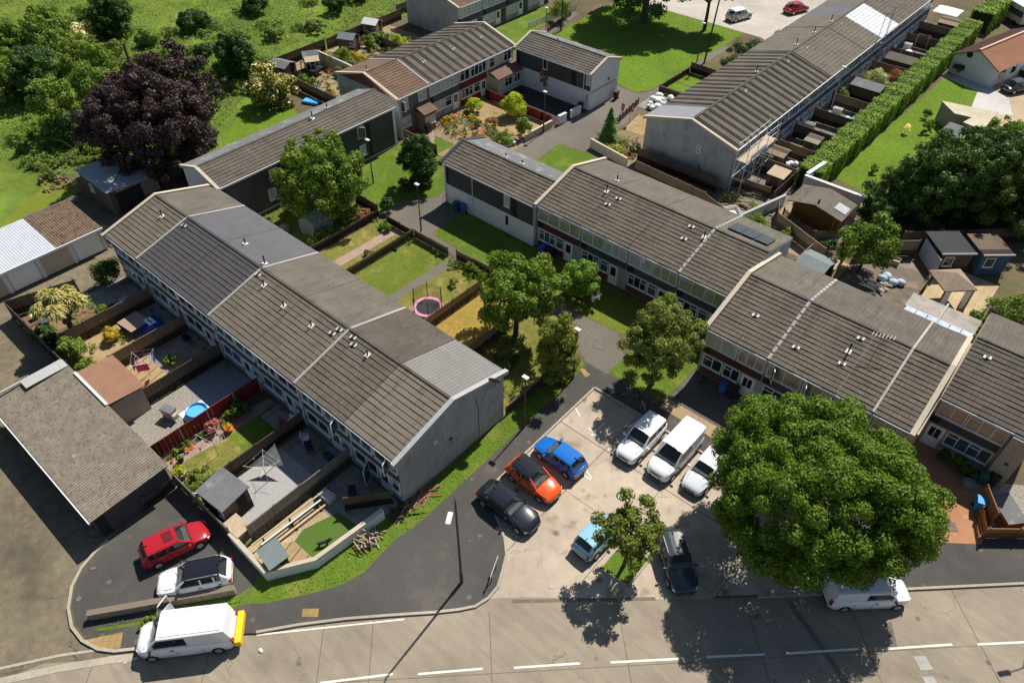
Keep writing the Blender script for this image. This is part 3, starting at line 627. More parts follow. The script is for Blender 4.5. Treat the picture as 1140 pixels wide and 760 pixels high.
def house(label, group, ox, oy, rz, wd, d, he=4.8, hr=6.2, rf=None, rb=None, wall=None, style='course', spec=(), cope=(0, 0), copem=None, flash=0, pipes=(), vents=(), ridge=None, cat='house', name='terraced_house', gutter=True, pitch=.42, flashm=None, drop=None):
    h = thing(name, label, cat, (ox, oy, 0), rz, group)
    prof = [(0, 0), (d, 0), (d, he - .06), (d / 2, hr - .06), (0, he - .06)]
    MB().yprism(prof, 0.0, wd).build('wall', wall or m_render, h)
    ov = .22; sl = (hr - he) / (d / 2); b = MB()
    e0 = .02; e1 = wd - .02
    L = d / 2 + ov
    nC = max(4, round(math.hypot(L, L * sl) / pitch))
    for side in (0, 1):
        b.k = side
        n = nC if style == 'course' else 1
        for k in range(n):
            u0, u1 = L * k / n, L * (k + 1) / n       # from the eave inwards
            y0, y1 = -ov + u0, -ov + u1
            z0 = he + sl * y0; z1 = he + sl * y1
            lift = (.058 if side == 0 else .05) if n > 1 else .03
            ns = max(2, round(wd / 1.1)) if n > 1 else 1
            for g_ in range(ns):                      # tiles lie a little unevenly along each course
                s0, s1 = lerp(e0, e1, g_ / ns), lerp(e0, e1, (g_ + 1) / ns); lf = lift + (RJ.uniform(-.016, .014) if n > 1 else 0); dy = RJ.uniform(-.012, .012) if n > 1 and k else 0
                q = [(s0, y0 + dy, z0 + lf), (s1, y0 + dy, z0 + lf), (s1, y1, z1 + .004), (s0, y1, z1 + .004)]
                r = [(s0, y0 + dy, z0 - (.10 if k == 0 else .02)), (s1, y0 + dy, z0 - (.10 if k == 0 else .02)), (s1, y0 + dy, z0 + lf), (s0, y0 + dy, z0 + lf)]
                if side: q = [(p[0], d - p[1], p[2]) for p in q]; r = [(p[0], d - p[1], p[2]) for p in r]
                b.quad(*q); b.quad(*r)
            for xx in (e0, e1):
                t_ = [(xx, y0, z0), (xx, y1, z1), (xx, y0, z0 + lift)]
                if side: t_ = [(p[0], d - p[1], p[2]) for p in t_]
                b.quad(*t_)
        # soffit
        s_ = [(e0, -ov, he - sl * ov - .1), (e1, -ov, he - sl * ov - .1), (e1, .05, he - .1), (e0, .05, he - .1)]
        if side: s_ = [(p[0], d - p[1], p[2]) for p in s_]
        b.quad(*s_)
    if style == 'rib':
        b.k = 0; step = 1.27
        x = .55
        while x < wd - .3:
            for dx in (0, .30):
                for side in (0, 1):
                    b.k = side
                    p0, p1 = -ov, d / 2 - .05
                    pts = []
                    for yy in (p0, p1):
                        zz = he + sl * yy + .03; yr = d - yy if side else yy
                        pts.append((yr, zz))
                    (ya, za), (yb, zb) = pts; hh = .085 if side == 0 else .06
                    b.quad((x + dx, ya, za + hh), (x + dx + .10, ya, za + hh), (x + dx + .10, yb, zb + hh), (x + dx, yb, zb + hh))
                    b.quad((x + dx, ya, za), (x + dx, ya, za + hh), (x + dx, yb, zb + hh), (x + dx, yb, zb))
                    b.quad((x + dx + .10, ya, za), (x + dx + .10, ya, za + hh), (x + dx + .10, yb, zb + hh), (x + dx + .10, yb, zb))
            x += step
    roof = b.build('roof', [rf or m_tan, rb or rf or m_tanplain], h)
    MB().yprism([(d / 2 - .17, hr - .02), (d / 2 + .17, hr - .02), (d / 2 + .1, hr + .09), (d / 2 - .1, hr + .09)], e0, e1).build('ridge_tiles', ridge or m_dkbrown, roof)
    if gutter:
        MB().box(.02, wd - .02, -ov - .10, -ov - .004, he - .22, he - .11).build('gutter', m_gutter if gutter is True else gutter, h)
        MB().box(.02, wd - .02, -ov + .01, -ov + .05, he - .36, he - .17).build('fascia', m_upvc, h)
    if flash:
        fb = MB()
        for side in (0, 1):
            n = 9
            for k in range(n):
                ya, yb = -ov + L * k / n, -ov + L * (k + (.82 if flash == 2 else 1.0)) / n
                za, zb = he + sl * ya + .085, he + sl * yb + .085
                if side: ya, yb = d - ya, d - yb
                fb.quad((wd - .13, ya, za), (wd + .09, ya, za), (wd + .09, yb, zb), (wd - .13, yb, zb))
                fb.quad((wd - .13, ya, za - .1), (wd - .13, ya, za), (wd - .13, yb, zb), (wd - .13, yb, zb - .1))
                fb.quad((wd + .09, ya, za - .1), (wd + .09, ya, za), (wd + .09, yb, zb), (wd + .09, yb, zb - .1))
        fb.build('party_flashing', flashm or m_mortar, h)
    for i, c in enumerate(cope):
        if c:
            cb = MB(); x0 = (-.18 if i == 0 else wd - .16); x1 = x0 + .34
            up = c if c > .05 else .1; o2 = ov + .14
            zz = lambda y: he + sl * y
            A_ = [(-o2, zz(-o2) + up + .04), (d / 2, hr + up + .04), (d + o2, zz(-o2) + up + .04)]
            B_ = [(-o2, zz(-o2) - .2), (d / 2, hr - .02), (d + o2, zz(-o2) - .2)]
            cb.yprism([B_[0], B_[1], A_[1], A_[0]], x0, x1); cb.yprism([B_[1], B_[2], A_[2], A_[1]], x0, x1)
            cb.box(x0, x1, -o2 - .12, -o2 + .02, zz(-o2) - .32, zz(-o2) + up + .03)
            cb.build('coping', copem or m_cope, h)
    for (x, fy, hh) in pipes:
        y = d * fy; z = zroof(y, d, he, hr); p = MB(); p.tube([(x, y, z - .05), (x, y, z + hh)], .06, 8); p.tube([(x, y, z + hh), (x, y, z + hh + .1)], .085, 8)
        pp = p.build('vent_pipe', m_pipe, h, smooth=40)
        MB().obox((x, y, z + .07), (.36, .42, .03), mtx=Matrix.Rotation(math.atan(sl) * (1 if fy < .5 else -1), 4, 'X')).build('flashing', m_vent, pp)
    for (x, fy) in vents:
        y = d * fy; z = zroof(y, d, he, hr); M4 = Matrix.Rotation(math.atan(sl) * (1 if fy < .5 else -1), 4, 'X')
        p = MB(); p.obox((x - .17, y - .03, z + .09), (.16, .26, .05), mtx=M4); p.obox((x + .17, y + .05, z + .1), (.16, .26, .05), mtx=M4); pv = p.build('roof_vent', m_vent, h)
        MB().obox((x, y, z + .12), (.20, .26, .10), mtx=M4).build('cowl', m_lead, pv)
    for s in spec:
        k = s[0]
        if k == 'w': window(h, *s[1:5], **(s[5] if len(s) > 5 else {}))
        elif k == 'p': panel(h, *s[1:])
        elif k == 'd': door(h, *s[1:4], **(s[4] if len(s) > 4 else {}))
        elif k == 'c': casement(h, *s[1:])
    if drop is not None:
        MB().tube([(drop, -.09, he - .3), (drop, -.09, .1)], .045, 8).build('drainpipe', m_gutter, h, smooth=40)
    return h
def stdspec(wd, pm, seed, g=None, up=(3.15, 4.48), dm=None, lowpanel=None):
    r = random.Random(seed); G = g or [g_dark, g_blue, g_dark, g_curt]
    a = wd * .5
    out = [('w', .2, a - .12, up[0], up[1], dict(n=r.choice((2, 3)), glass=r.choice(G))), ('w', a + .1, wd - .2, up[0], up[1], dict(n=r.choice((2, 3)), glass=r.choice(G))),
           ('p', .12, wd - .12, 2.32, up[0] - .08, pm), ('w', .25, a + .1, .95, 2.15, dict(n=2, transom=False, glass=r.choice(G)))]
    out.append(('d', a + .4, a + 1.3, dm or m_upvc, dict(lights=r.choice((1, 2)))))
    out.append(('w', a + 1.5, wd - .2, .95, 2.15, dict(n=1, glass=r.choice(G))))
    if lowpanel: out.append(('p', .15, a + .3, .1, .86, lowpanel))
    return out

# -- long left terrace (front towards -y)
gA = 'houses of the long left terrace'
XA = [-60.1, -54.85, -49.55, -44.25, -38.95, -33.65, -28.35, -23.4]
YA, DA = 16.55, 10.1
rowsA = [
 ('end house of left terrace beside the lock-up garages, tan roof, blue-grey cladding', m_tan, m_tanplain, m_cladbl, dict(cope=(.12, 0), flash=1, pipes=((3.0, .38, .55),))),
 ('slate-grey roofed house next to the tan-roofed far end house of left terrace', m_slate, m_flat, m_clad, dict(vents=((.6, .42),), ridge=m_lead)),
 ('slate-grey roofed house in left terrace with a vent pipe on its rear slope', m_slate, m_flat, m_clad, dict(flash=1, pipes=((1.2, .62, .5), (4.8, .56, .7)), ridge=m_lead)),
 ('tan-roofed house in left terrace adjoining the slate-grey roofs', m_tan, m_tanplain, m_clad, dict(pipes=((1.6, .40, .5), (4.6, .36, .45)), vents=((.3, .44),))),
 ('tan-roofed house in left terrace behind the round trampoline', m_tan, m_tanplain, m_clad, dict(flash=1, pipes=((2.6, .36, .5),), vents=((4.7, .45), (4.5, .4)), ridge=m_dkbrown)),
 ('house in left terrace with moss-speckled roof and dark brown rear slope', m_mossy, m_dkbrown, m_clad, dict(flash=0, vents=((1.3, .42), (.8, .46)), pipes=((2.8, .42, .45),))),
 ('end house of left terrace with clean buff roof and grey gable over the verge', m_palef, m_pale, m_clad, dict(cope=(0, .10), copem=m_copegr)),
]
for i, (lb, rf, rb, pm, kw) in enumerate(rowsA):
    wd = XA[i + 1] - XA[i]
    sp = stdspec(wd, pm, 40 + i, [g_dark, g_blue, g_dark])
    if i == 6:
        sp += [('c', wd - .9, 3.2, 4.45, .72, R(-70)), ('c', 1.7, .3, 2.1, 1.0, R(-60))]
    if i == 5: sp += [('c', wd - 1.1, 3.2, 4.45, .8, R(-65))]
    hA = house(lb, gA, XA[i], YA, 0, wd, DA, rf=rf, rb=rb, wall=m_render if i != 1 else m_white, spec=sp, drop=wd - .12 if i % 2 == 0 and i < 6 else None, **kw)
    if i == 6:
        o = MB().tube([(wd + .03, 8.9, 4.3), (wd + .28, 8.9, 4.6), (wd + .28, 8.9, 5.35)], .025, 6).build('dish_bracket', m_lead, hA)
        q = MB(); q.lathe([(.02, -.10), (.2, -.085), (.36, -.03), (.42, .03), (.43, .035), (.36, -.015), (.2, -.06), (.02, -.075)], 16)
        qq = q.build('satellite_dish', plain('dish_brown', (.11, .085, .075), .6, .3), hA, smooth=50, loc=(wd + .35, 8.75, 5.3)); qq.rotation_euler = (R(65), 0, R(200))
        MB().tube([(wd + .03, 7.4, .1), (wd + .03, 7.4, 3.4), (wd + .03, 7.1, 4.6)], .02, 5).build('cable', m_lead, hA); MB().obox((wd + .03, 4.6, 2.6), (.06, .22, .22)).build('wall_vent', m_lead, hA)
        v = MB().obox((wd + .04, 3.2, 3.6), (.08, .3, .3)).build('wall_vent', m_vent, hA)

# -- link block with dark cladding joined to the far end of the left terrace (front towards +x)
sp = [('p', .3, 22.0, .2, 4.45, m_cladch)]
hD1 = house('long dark-clad link block with brown tiled roof behind the round green tree', 'low link blocks between the terraces', -59.45, 26.9, R(90), 22.4, 5.9, 4.8, 5.75, m_greyt, m_felt, m_white, spec=sp, pipes=((13.5, .45, .7), (16.2, .62, .4)), name='link_block', cat='link block', cope=(.06, 0), copem=m_cope)
for x0, z0 in ((5.6, 2.9), (5.0, .9), (16.9, 3.0), (16.9, .8), (11, 3.0)): window(hD1, x0, x0 + .85, z0, z0 + 1.25, 1, y=-.045, transom=False, glass=g_net)
casement(hD1, 16.9, 3.0, 4.25, .85, R(-35), y=-.13)

# -- terrace of the red panels (front towards +x)
gD = 'houses of the terrace with red panels'
D2 = [(50.55, m_warm, m_warm, m_brickred, 'warm brown tiled house with red brick front and tiled porch beside the dark block', g_net),
      (55.65, m_greyt, m_greyt, m_cladgn, 'house with grey-green panel in the terrace with red panels', g_net),
      (60.7, m_greyt, m_greyt, m_cladrd, 'house with bright red panels above its shrub garden', g_dark),
      (65.75, m_greyt, m_greyt, m_cream, 'cream rendered end house with brick porch roof beside the white and charcoal block', g_dark)]
for i, (y0, rf, rb, pm, lb, gl) in enumerate(D2):
    wd = 5.07; sp = []
    if i in (1, 2):
        sp = [('w', .2, 1.9, 3.15, 4.48, dict(n=2, glass=gl)), ('w', 2.1, 4.9, 3.15, 4.48, dict(n=4, glass=gl)), ('p', .05, wd - .05, 2.2, 3.06, pm), ('w', .3, 2.4, .95, 2.1, dict(n=3, glass=gl)), ('w', 2.6, 3.7, .95, 2.1, dict(n=1, glass=g_dark)), ('d', 3.95, 4.8, m_upvc, dict(lights=2))]
        if i == 2: sp.append(('p', .2, 3.8, .1, .85, m_cladrd))
    elif i == 0:
        sp = [('w', .5, 1.8, 3.0, 4.3, dict(n=1, glass=g_net)), ('w', 3.4, 4.7, 3.2, 4.4, dict(n=2, glass=g_net)), ('w', .4, 2.0, .9, 2.1, dict(n=2, glass=g_net)), ('d', 3.3, 4.2, m_upvc), ('c', .5, 3.05, 4.25, .7, R(-60))]
    else:
        sp = [('w', .4, 1.5, 3.15, 4.3, dict(n=1)), ('w', 3.2, 4.6, 3.15, 4.4, dict(n=2)), ('w', 3.4, 4.7, .9, 2.1, dict(n=2)), ('d', .6, 1.5, m_upvc)]
    h2 = house(lb, gD, -60.55, y0, R(90), wd, 10.1, rf=rf, rb=rb, wall={0: m_brickred, 3: m_cream}.get(i, m_render), style='course' if i == 0 else 'rib', spec=sp, cope=((.08, 0) if i == 0 else (0, .14) if i == 3 else (0, 0)), copem=m_cope, pipes=((.9, .56, .5),) if i == 0 else (), vents=(((2.4, .3),) if i else ()), flash=1 if i == 0 else 0)
    if i == 0:
        MB().box(-.06, .26, -.55, 10.2, 0, 4.7).build('gable_wall', m_render, h2)
        MB().box(2.75, 4.6, -1.5, -.05, 0, 2.25).build('porch', m_brickbr, h2)
        MB().quad((2.6, -1.75, 2.35), (4.75, -1.75, 2.35), (4.75, -.05, 2.95), (2.6, -.05, 2.95)).yprism([(-1.75, 2.22), (-.05, 2.82), (-.05, 2.93), (-1.75, 2.33)], 2.6, 4.75).build('porch_roof', m_warm, h2)
        MB().box(4.601, 4.68, -1.78, -.05, 2.28, 2.36).build('porch_trim', m_white, h2)
        window(h2, 2.95, 4.4, .9, 1.9, 2, y=-1.5, glass=g_net)
    if i == 3:
        MB().box(.4, 4.9, -1.6, -.05, 0, 2.2).build('porch', m_cream, h2)
        MB().yprism([(-1.85, 2.2), (-.05, 2.9), (-.05, 3.02), (-1.85, 2.32)], .15, 5.0).build('porch_roof', m_terradk, h2)
        window(h2, 1.6, 3.0, .8, 1.9, 2, y=-1.6); window(h2, 3.4, 4.6, .8, 1.9, 2, y=-1.6)

hD3 = house('two-storey end block with charcoal upper wall and white lower wall by the green', 'low link blocks between the terraces', -60.0, 70.75, 0, 12.0, 5.8, 4.8, 5.75, m_greyt, m_felt, m_white, spec=[('p', .1, 11.9, 2.45, 4.56, m_cladch)], cope=(.1, .06), name='link_block', cat='link block', vents=((4, .6),), drop=10.9)
window(hD3, 4.5, 5.2, 3.2, 4.45, 1, y=-.045, transom=False); window(hD3, 4.5, 5.2, .9, 2.1, 1, transom=False, glass=g_curt)
window(hD3, 11.25, 11.85, 3.2, 4.45, 1, y=-.045, transom=False, glass=g_net); window(hD3, 11.2, 11.8, .9, 2.1, 1, transom=False, glass=g_net)
MB().box(4.1, 6.0, -.5, -.05, .5, 3.9).build('climbing_plant', mat('dead_creeper', (.07, .05, .04), (.04, .03, .025), .95, .1, 8), hD3) if False else None
MB().box(12.0, 12.09, .05, 5.75, 2.2, 2.32).build('string_course', m_copegr, hD3); MB().obox((12.05, 3.6, 2.9), (.1, .25, .25)).build('wall_vent', m_lead, hD3)

# -- link block before the middle terrace
hC0 = house('link block with charcoal upper wall, white lower wall and garage door by the path', 'low link blocks between the terraces', -47.1, 44.55, 0, 11.75, 5.85, 4.8, 5.75, m_brown, m_felt, m_white, spec=[('p', .3, 3.93, 2.3, 4.56, m_cladch), ('p', 4.03, 11.68, 2.3, 4.56, m_cladch)], cope=(.1, 0), copem=m_lead, name='link_block', cat='link block', pipes=((7.2, .62, .35), (5.2, .6, .3)), drop=3.97)
MB().box(.5, 3.2, -.04, .01, .05, 2.1).build('garage_door', m_whitepl, hC0)
window(hC0, 8.1, 8.8, 3.1, 4.4, 1, y=-.045, transom=False, glass=g_net); window(hC0, 8.2, 8.7, .9, 2.1, 1, transom=False)
for x in (6.9, 8.0): MB().box(x, x + .8, -.12, .0, .35, .5).build('meter_box', m_whitepl, hC0)

# -- middle terrace (front towards -y)
gC = 'houses of the middle right terrace'
XC = [-35.2, -30.15, -25.1, -20.1, -15.15]
gc = [g_curt, g_curt, g_net, g_curt]
rowsC = [('middle-terrace house with maroon panels beside the white link block, first along its front', m_cladmr, dict(cope=(.16, 0), pipes=((4.6, .4, .7), (4.2, .62, .5)))),
         ('middle-terrace house behind the round clipped tree, charcoal panel and white door', m_cladch, dict(vents=((1.0, .38), (.6, .28)))),
         ('middle-terrace house between the clipped-tree house and the solar-panel end house', m_cladch, dict(flash=2, vents=((3.4, .28), (3.2, .42)), pipes=((4.7, .38, .6),))),
         ('end house of middle terrace with dark solar panels on its rear roof', m_cladch, dict(rb=m_tanplain))]
for i, (lb, pm, kw) in enumerate(rowsC):
    wd = XC[i + 1] - XC[i]; r = random.Random(i)
    sp = [('w', .15, 2.5, 3.1, 4.5, dict(n=2, glass=gc[i])), ('w', 2.62, wd - .12, 3.1, 4.5, dict(n=3 if i else 2, glass=gc[(i + 1) % 4])), ('p', .05, wd - .05, 2.25, 3.02, pm), ('w', .3, 2.2, .95, 2.12, dict(n=3, glass=r.choice((g_dark, g_blue)))), ('d', 3.4, 4.2, m_upvc, dict(lights=1)), ('w', 2.35, 3.2, .95, 2.12, dict(n=1, glass=g_blue)), ('p', .2, 3.2, .1, .86, m_cladmr if i == 0 else m_brickred)]
    kw = dict(kw); rb = kw.pop('rb', m_tanplain)
    hC = house(lb, gC, XC[i], 44.9, 0, wd, 10.3, rf=m_brown, rb=rb, wall=m_render, spec=sp, **kw)
    if i == 3:
        M4 = Matrix.Rotation(-math.atan(1.4 / 5.15), 4, 'X')
        for k in range(3):
            MB().obox((1.2 + k * 1.25, 7.2, zroof(7.2, 10.3, 4.8, 6.2) + .17), (1.2, 2.0, .05), mtx=M4).build('solar_panel', plain('solar_cell', (.02, .025, .035), .15, .6), hC)
# -- stepped-forward terrace (front towards -y)
gF = 'houses of the stepped-forward right terrace'
XF = [-15.0, -9.95, -4.9, .35]
rowsF = [('stepped-forward house with red-brown panels by the tarmac drive', m_cladmr, dict(cope=(.2, 0), flash=2, vents=((2.4, .22),)), g_net),
         ('stepped-forward house just above the big round tree, with three roof vents', m_cladch, dict(vents=((1.1, .14), (4.4, .40), (4.3, .18)), pipes=((4.2, .28, .8),), flash=0), g_blind),
         ('stepped-forward end house with aerial mast and pale metal party strip', m_cladch, dict(cope=(0, .12)), g_blind)]
for i, (lb, pm, kw, gl) in enumerate(rowsF):
    wd = XF[i + 1] - XF[i]
    sp = [('w', .15, 2.7, 3.1, 4.5, dict(n=2, glass=gl if i else g_net)), ('w', 2.85, wd - .12, 3.1, 4.5, dict(n=3, glass=g_blind)), ('p', .05, wd - .05, 2.25, 3.02, pm), ('w', .3, 1.9, .95, 2.12, dict(n=2)), ('w', 2.05, 3.4, .95, 2.12, dict(n=2)), ('d', 3.65, 4.6, m_upvc, dict(lights=2)), ('p', .2, 3.4, .1, .86, m_brickred)]
    if i == 1: sp += [('c', .5, 3.15, 4.45, .75, R(-60)), ('c', 3.0, 3.15, 4.45, .75, R(-70))]
    hF = house(lb, gF, XF[i], 40.5, 0, wd, 11.6, hr=6.35, rf=m_brown, rb=m_tanplain if i == 0 else m_greyt, wall=m_render, spec=sp, **kw)
    if i == 2:
        q = MB()
        sl = 1.55 / 5.8
        for side in (0, 1):
            for k in range(6):
                ya, yb = -.22 + 6.02 * k / 6, -.22 + 6.02 * (k + 1) / 6
                za, zb = 4.8 + sl * ya, 4.8 + sl * yb
                if side: ya, yb = 11.6 - ya, 11.6 - yb
                for zz, x0, x1 in ((.12, 2.5, 2.66),):
                    q.quad((x0, ya, za + zz), (x1, ya, za + zz), (x1, yb, zb + zz), (x0, yb, zb + zz)); q.quad((x0, ya, za), (x0, ya, za + zz), (x0, yb, zb + zz), (x0, yb, zb)); q.quad((x1, ya, za), (x1, ya, za + zz), (x1, yb, zb + zz), (x1, yb, zb))
        q.build('party_flashing', m_mortar, hF)
        a = MB(); a.tube([(.6, 4.2, 5.8), (.6, 4.2, 7.6)], .025, 6).tube([(-.1, 3.9, 7.5), (1.5, 4.5, 7.5)], .02, 6)
        for k in range(7): a.tube([(0 + k * .22, 3.95 + k * .08 - .25, 7.52), (k * .22, 3.95 + k * .08 + .25, 7.52)], .01, 4)
        a.build('aerial', m_galv, hF)
        MB().box(5.05, 5.6, .05, 11.5, 0, 4.6).build('gable_wall', m_rendbr, hF)
# rear lean-to with roof glazing behind the stepped-forward terrace
lt = thing('lean_to', 'pale stained flat roof extension with a strip of roof lights behind the stepped-forward terrace', 'extension', (-4.6, 52.3, 0))
MB().box(0, 5.0, .1, 3.0, 0, 4.2).build('wall', m_rendbr, lt)
MB().box(-.1, 5.1, 1.15, 3.2, 4.2, 4.36).build('roof', mat('stained_felt', (.42, .38, .33), (.26, .235, .20), .95, .1, 1.5, .2, fine=.25), lt)
for k in range(6): MB().obox((.45 + k * .84, .62, 4.52), (.78, 1.0, .04), mtx=Matrix.Rotation(R(-12), 4, 'X')).build('roof_light', glassmat('glass_sky', (.45, .52, .58), .15), lt)
MB().box(2.42, 2.56, 0, 3.25, 4.36, 4.62).build('party_wall', m_copegr, lt)

# -- house at the right edge
hG = house('house at the right edge with charcoal panel, brick drive and pale brown side wall', 'houses of the right-edge terrace', .7, 45.0, 0, 5.9, 11.2, hr=6.3, rf=m_dkbrown, rb=m_greyt, wall=m_rendbr, spec=[('w', .25, 2.0, 3.1, 4.5, dict(n=2, glass=g_blind)), ('w', 2.1, 4.6, 3.1, 4.5, dict(n=3, glass=g_blind)), ('p', .1, 4.6, 2.25, 3.02, m_cladch), ('d', .35, 1.3, m_upvc, dict(lights=2)), ('w', 1.55, 4.5, .9, 2.12, dict(n=4, glass=g_blue))], vents=((1.2, .38),), cope=(0, .04))
MB().box(4.75, 6.0, -.5, -.05, 0, 4.55).build('side_pier', m_rendbr, hG); MB().obox((5.4, -.52, 2.2), (.2, .06, .2)).build('wall_vent', m_lead, hG)

# -- long top right terrace (front towards +x, gable towards -y)
gE = 'houses of the long top right terrace'
labE = ['scaffolded end house of top right terrace with a grey gable', 'red-panelled house next to the scaffolded end of the top right terrace', 'third house of top right terrace with ribbed brown roof', 'fourth house of top right terrace, roof vents near its ridge', 'fifth house of top right terrace, buff roof and pale vents', 'sixth house of top right terrace above the variegated shrub', 'seventh house of top right terrace beside the silver-roofed one', 'silver metal-roofed house in the top right terrace', 'brown-roofed house beyond the silver roof of the top right terrace', 'next-to-last house of top right terrace, below the white parasol', 'brown-roofed far end house of top right terrace behind the parasol garden']
wE = [7.6, 5.3, 5.3, 5.3, 5.2, 5.2, 5.2, 6.4, 5.3, 5.3, 5.3]
y = 65.75
for i in range(11):
    wd = wE[i]; st = 'rib' if i < 4 else 'course'; pm = [m_cladgn, m_cladrd, m_cladbl, m_cladbl][i] if i < 4 else m_cladbl
    sp = [('w', .15, wd * .48, 3.1, 4.5, dict(n=3, glass=g_blue)), ('w', wd * .5, wd - .12, 3.1, 4.5, dict(n=3, glass=g_blue)), ('p', .05, wd - .05, 2.2, 3.02, pm), ('w', .3, wd * .45, .9, 2.1, dict(n=3, glass=g_blue)), ('d', wd * .55, wd * .55 + .9, m_upvc, dict(lights=1)), ('w', wd * .78, wd - .2, .9, 2.1, dict(n=1, glass=g_blue))]
    if i == 0: sp = [('w', 2.6, 4.6, 3.1, 4.5, dict(n=2, glass=g_blue)), ('w', 4.9, 7.3, 3.1, 4.5, dict(n=3, glass=g_blue)), ('d', 5.6, 6.5, m_upvc)]
    rf = m_tin if i == 7 else (m_brown if i > 7 else m_greyt if i < 4 else m_tan)
    rb = m_flat if i in (7,) else m_tanplain if i > 2 else m_greyt
    hE = house(labE[i], gE, -26.4, y, R(90), wd, 10.6, he=4.8, hr=6.25, rf=rf, rb=rb, wall=m_render, style=st, spec=sp, cope=((.05, 0) if i == 0 else (0, 0)), copem=m_cope, pipes=(((wd * .5, .56, .7),) if i in (2, 4, 5, 6) else ()), vents=((wd * .5, .42),) if i in (1, 3, 4, 6) else (), flash=1 if i in (3, 5) else 0, flashm=m_tanplain, pitch=.5)
    if i == 0:
        sl = 1.45 / 5.3
        MB().yprism([(5.42, 6.25 - .12 * sl + .07), (10.85, 4.8 - .25 * sl + .07), (10.85, 4.8 - .25 * sl + .13), (5.42, 6.25 - .12 * sl + .13)], .12, 3.3).build('flat_membrane', mat('grey_membrane', (.245, .245, .265), (.215, .215, .232), .8, .25, 1.5, .1), hE)
        tx = bpy.data.curves.new('house_number', 'FONT'); tx.body = '8'; tx.size = 1.5; tx.extrude = .02; tx.align_x = 'CENTER'; tx.align_y = 'CENTER'
        to = bpy.data.objects.new('house_number', tx); COL.objects.link(to); dg = bpy.context.evaluated_depsgraph_get(); dg.update()
        me = bpy.data.meshes.new_from_object(to.evaluated_get(dg)); bpy.data.objects.remove(to)
        no = bpy.data.objects.new('house_number', me); COL.objects.link(no); me.materials.append(m_white); no.parent = hE
        no.location = (-.03, 3.9, 3.35); no.rotation_euler = (R(90), 0, R(-90))
        MB().tube([(-.06, 3.4, .1), (-.06, 3.4, 1.9)], .05, 6).build('drainpipe', m_lead, hE)
    if i == 7:
        pass
    y += wd

# -- terrace at the top (front towards +x)
gT = 'houses of the terrace at the top edge'
for i, lb in enumerate(['grey-gabled end house of the terrace at the top edge', 'second house of the terrace at the top edge, beyond its grey gable', 'third house of the terrace at the top edge, by the white picket rail', 'fourth house of the terrace at the top edge, farthest in view']):
    wd = 5.2
    sp = [('w', .3, 2.6, 3.1, 4.5, dict(n=3, glass=g_net)), ('w', 2.8, 4.9, 3.1, 4.5, dict(n=3, glass=g_net)), ('p', .05, wd - .05, 2.2, 3.02, m_cladch), ('w', .3, 2.7, .9, 2.1, dict(n=3, glass=g_net)), ('d', 3.0, 3.9, m_upvc), ('p', 4.1, 5.1, .1, 2.1, m_cladch)]
    house(lb, gT, -75.0, 75.5 + i * 5.2, R(90), wd, 10.6, rf=m_warm if i == 0 else m_greyt, rb=m_greyt, wall=m_render, spec=sp, cope=((.05, 0) if i == 0 else (0, 0)))

# ------------------------------------------------------------------ lock-up garages, sheds and other outbuildings
ga = thing('garage_block', 'lock-up garage block with mossy corrugated grey roof and dark end wall by the forecourt', 'garage block', (-50.6, 2.0, 0))
MB().yprism([(.1, 0), (5.1, 0), (5.1, 2.55), (.1, 2.2)], .1, 14.5).build('wall', m_cladch, ga)
MB().yprism([(-.15, 2.2), (5.3, 2.58), (5.3, 2.68), (-.15, 2.30)], -.1, 14.8).build('roof', m_asb, ga)
MB().box(-.12, .05, -.1, 5.2, 2.66, 2.72).box(.05, 1.0, 2.2, 5.25, 2.70, 2.74).build('roof_flashing', m_copegr, ga)
MB().box(-.1, 14.8, -.27, -.16, 2.1, 2.24).build('gutter', m_gutter, ga)
for k in range(5): MB().box(.6 + k * 2.8, 2.9 + k * 2.8, .02, .1, .05, 2.05).build('garage_door', m_greyfr, ga)
ex = thing('garage_extension', 'small grey block store with rust-brown flat roof behind the garage block', 'outbuilding', (-48.4, 7.3, 0))
MB().box(0, 4.5, 0, 2.5, 0, 2.3).build('wall', m_rendbr, ex); MB().yprism([(0, 2.62), (2.75, 2.42), (2.75, 2.50), (0, 2.70)], -.1, 4.7).build('roof', m_rust, ex)
MB().box(-.1, 4.7, -.16, .04, 2.70, 2.80).build('wall_coping', m_vent, ex)
g2 = thing('garage_row', 'row of white-fronted lock-up garages with brown and silver corrugated roof at the left edge', 'garage row', (-65.4, 17.5, 0))
MB().box(-6.1, -.1, -14.6, 0, 0, 2.2).build('wall', m_white, g2)
secs = [(-14.8, -10.2, m_brownsheet, 'roof'), (-10.2, -4.3, m_tin, 'roof'), (-4.3, .2, m_brownsheet, 'roof')]
def xprism(b, prof, y0, y1):
    b0 = len(b.v); n = len(prof)
    b.v += [(p[0], y0, p[1]) for p in prof] + [(p[0], y1, p[1]) for p in prof]
    b.f.append(tuple(b0 + i for i in range(n))); b.f.append(tuple(b0 + 2 * n - 1 - i for i in range(n))); b.m += [b.k] * 2
    for i in range(n):
        j = (i + 1) % n; b.f.append((b0 + i, b0 + n + i, b0 + n + j, b0 + j)); b.m.append(b.k)
    return b
for y0, y1, m, nm in [(-14.8, -9.2, m_brownsheet, 0), (-9.2, -4.0, m_tin, 0), (-4.0, .3, m_brownsheet, 0)]:
    xprism(MB(), [(-6.3, 2.5), (.1, 2.22), (.1, 2.32), (-6.3, 2.60)], y0, y1).build('roof', m, g2)
MB().box(.101, .2, -14.8, .3, 2.12, 2.33).build('fascia', m_upvc, g2)
for k in range(5): MB().box(-.1, -.03, -14.2 + k * 2.9, -11.9 + k * 2.9, .05, 2.0).build('garage_door', [m_whitepl, m_cope][k % 2] if k != 1 else m_timberp, g2)
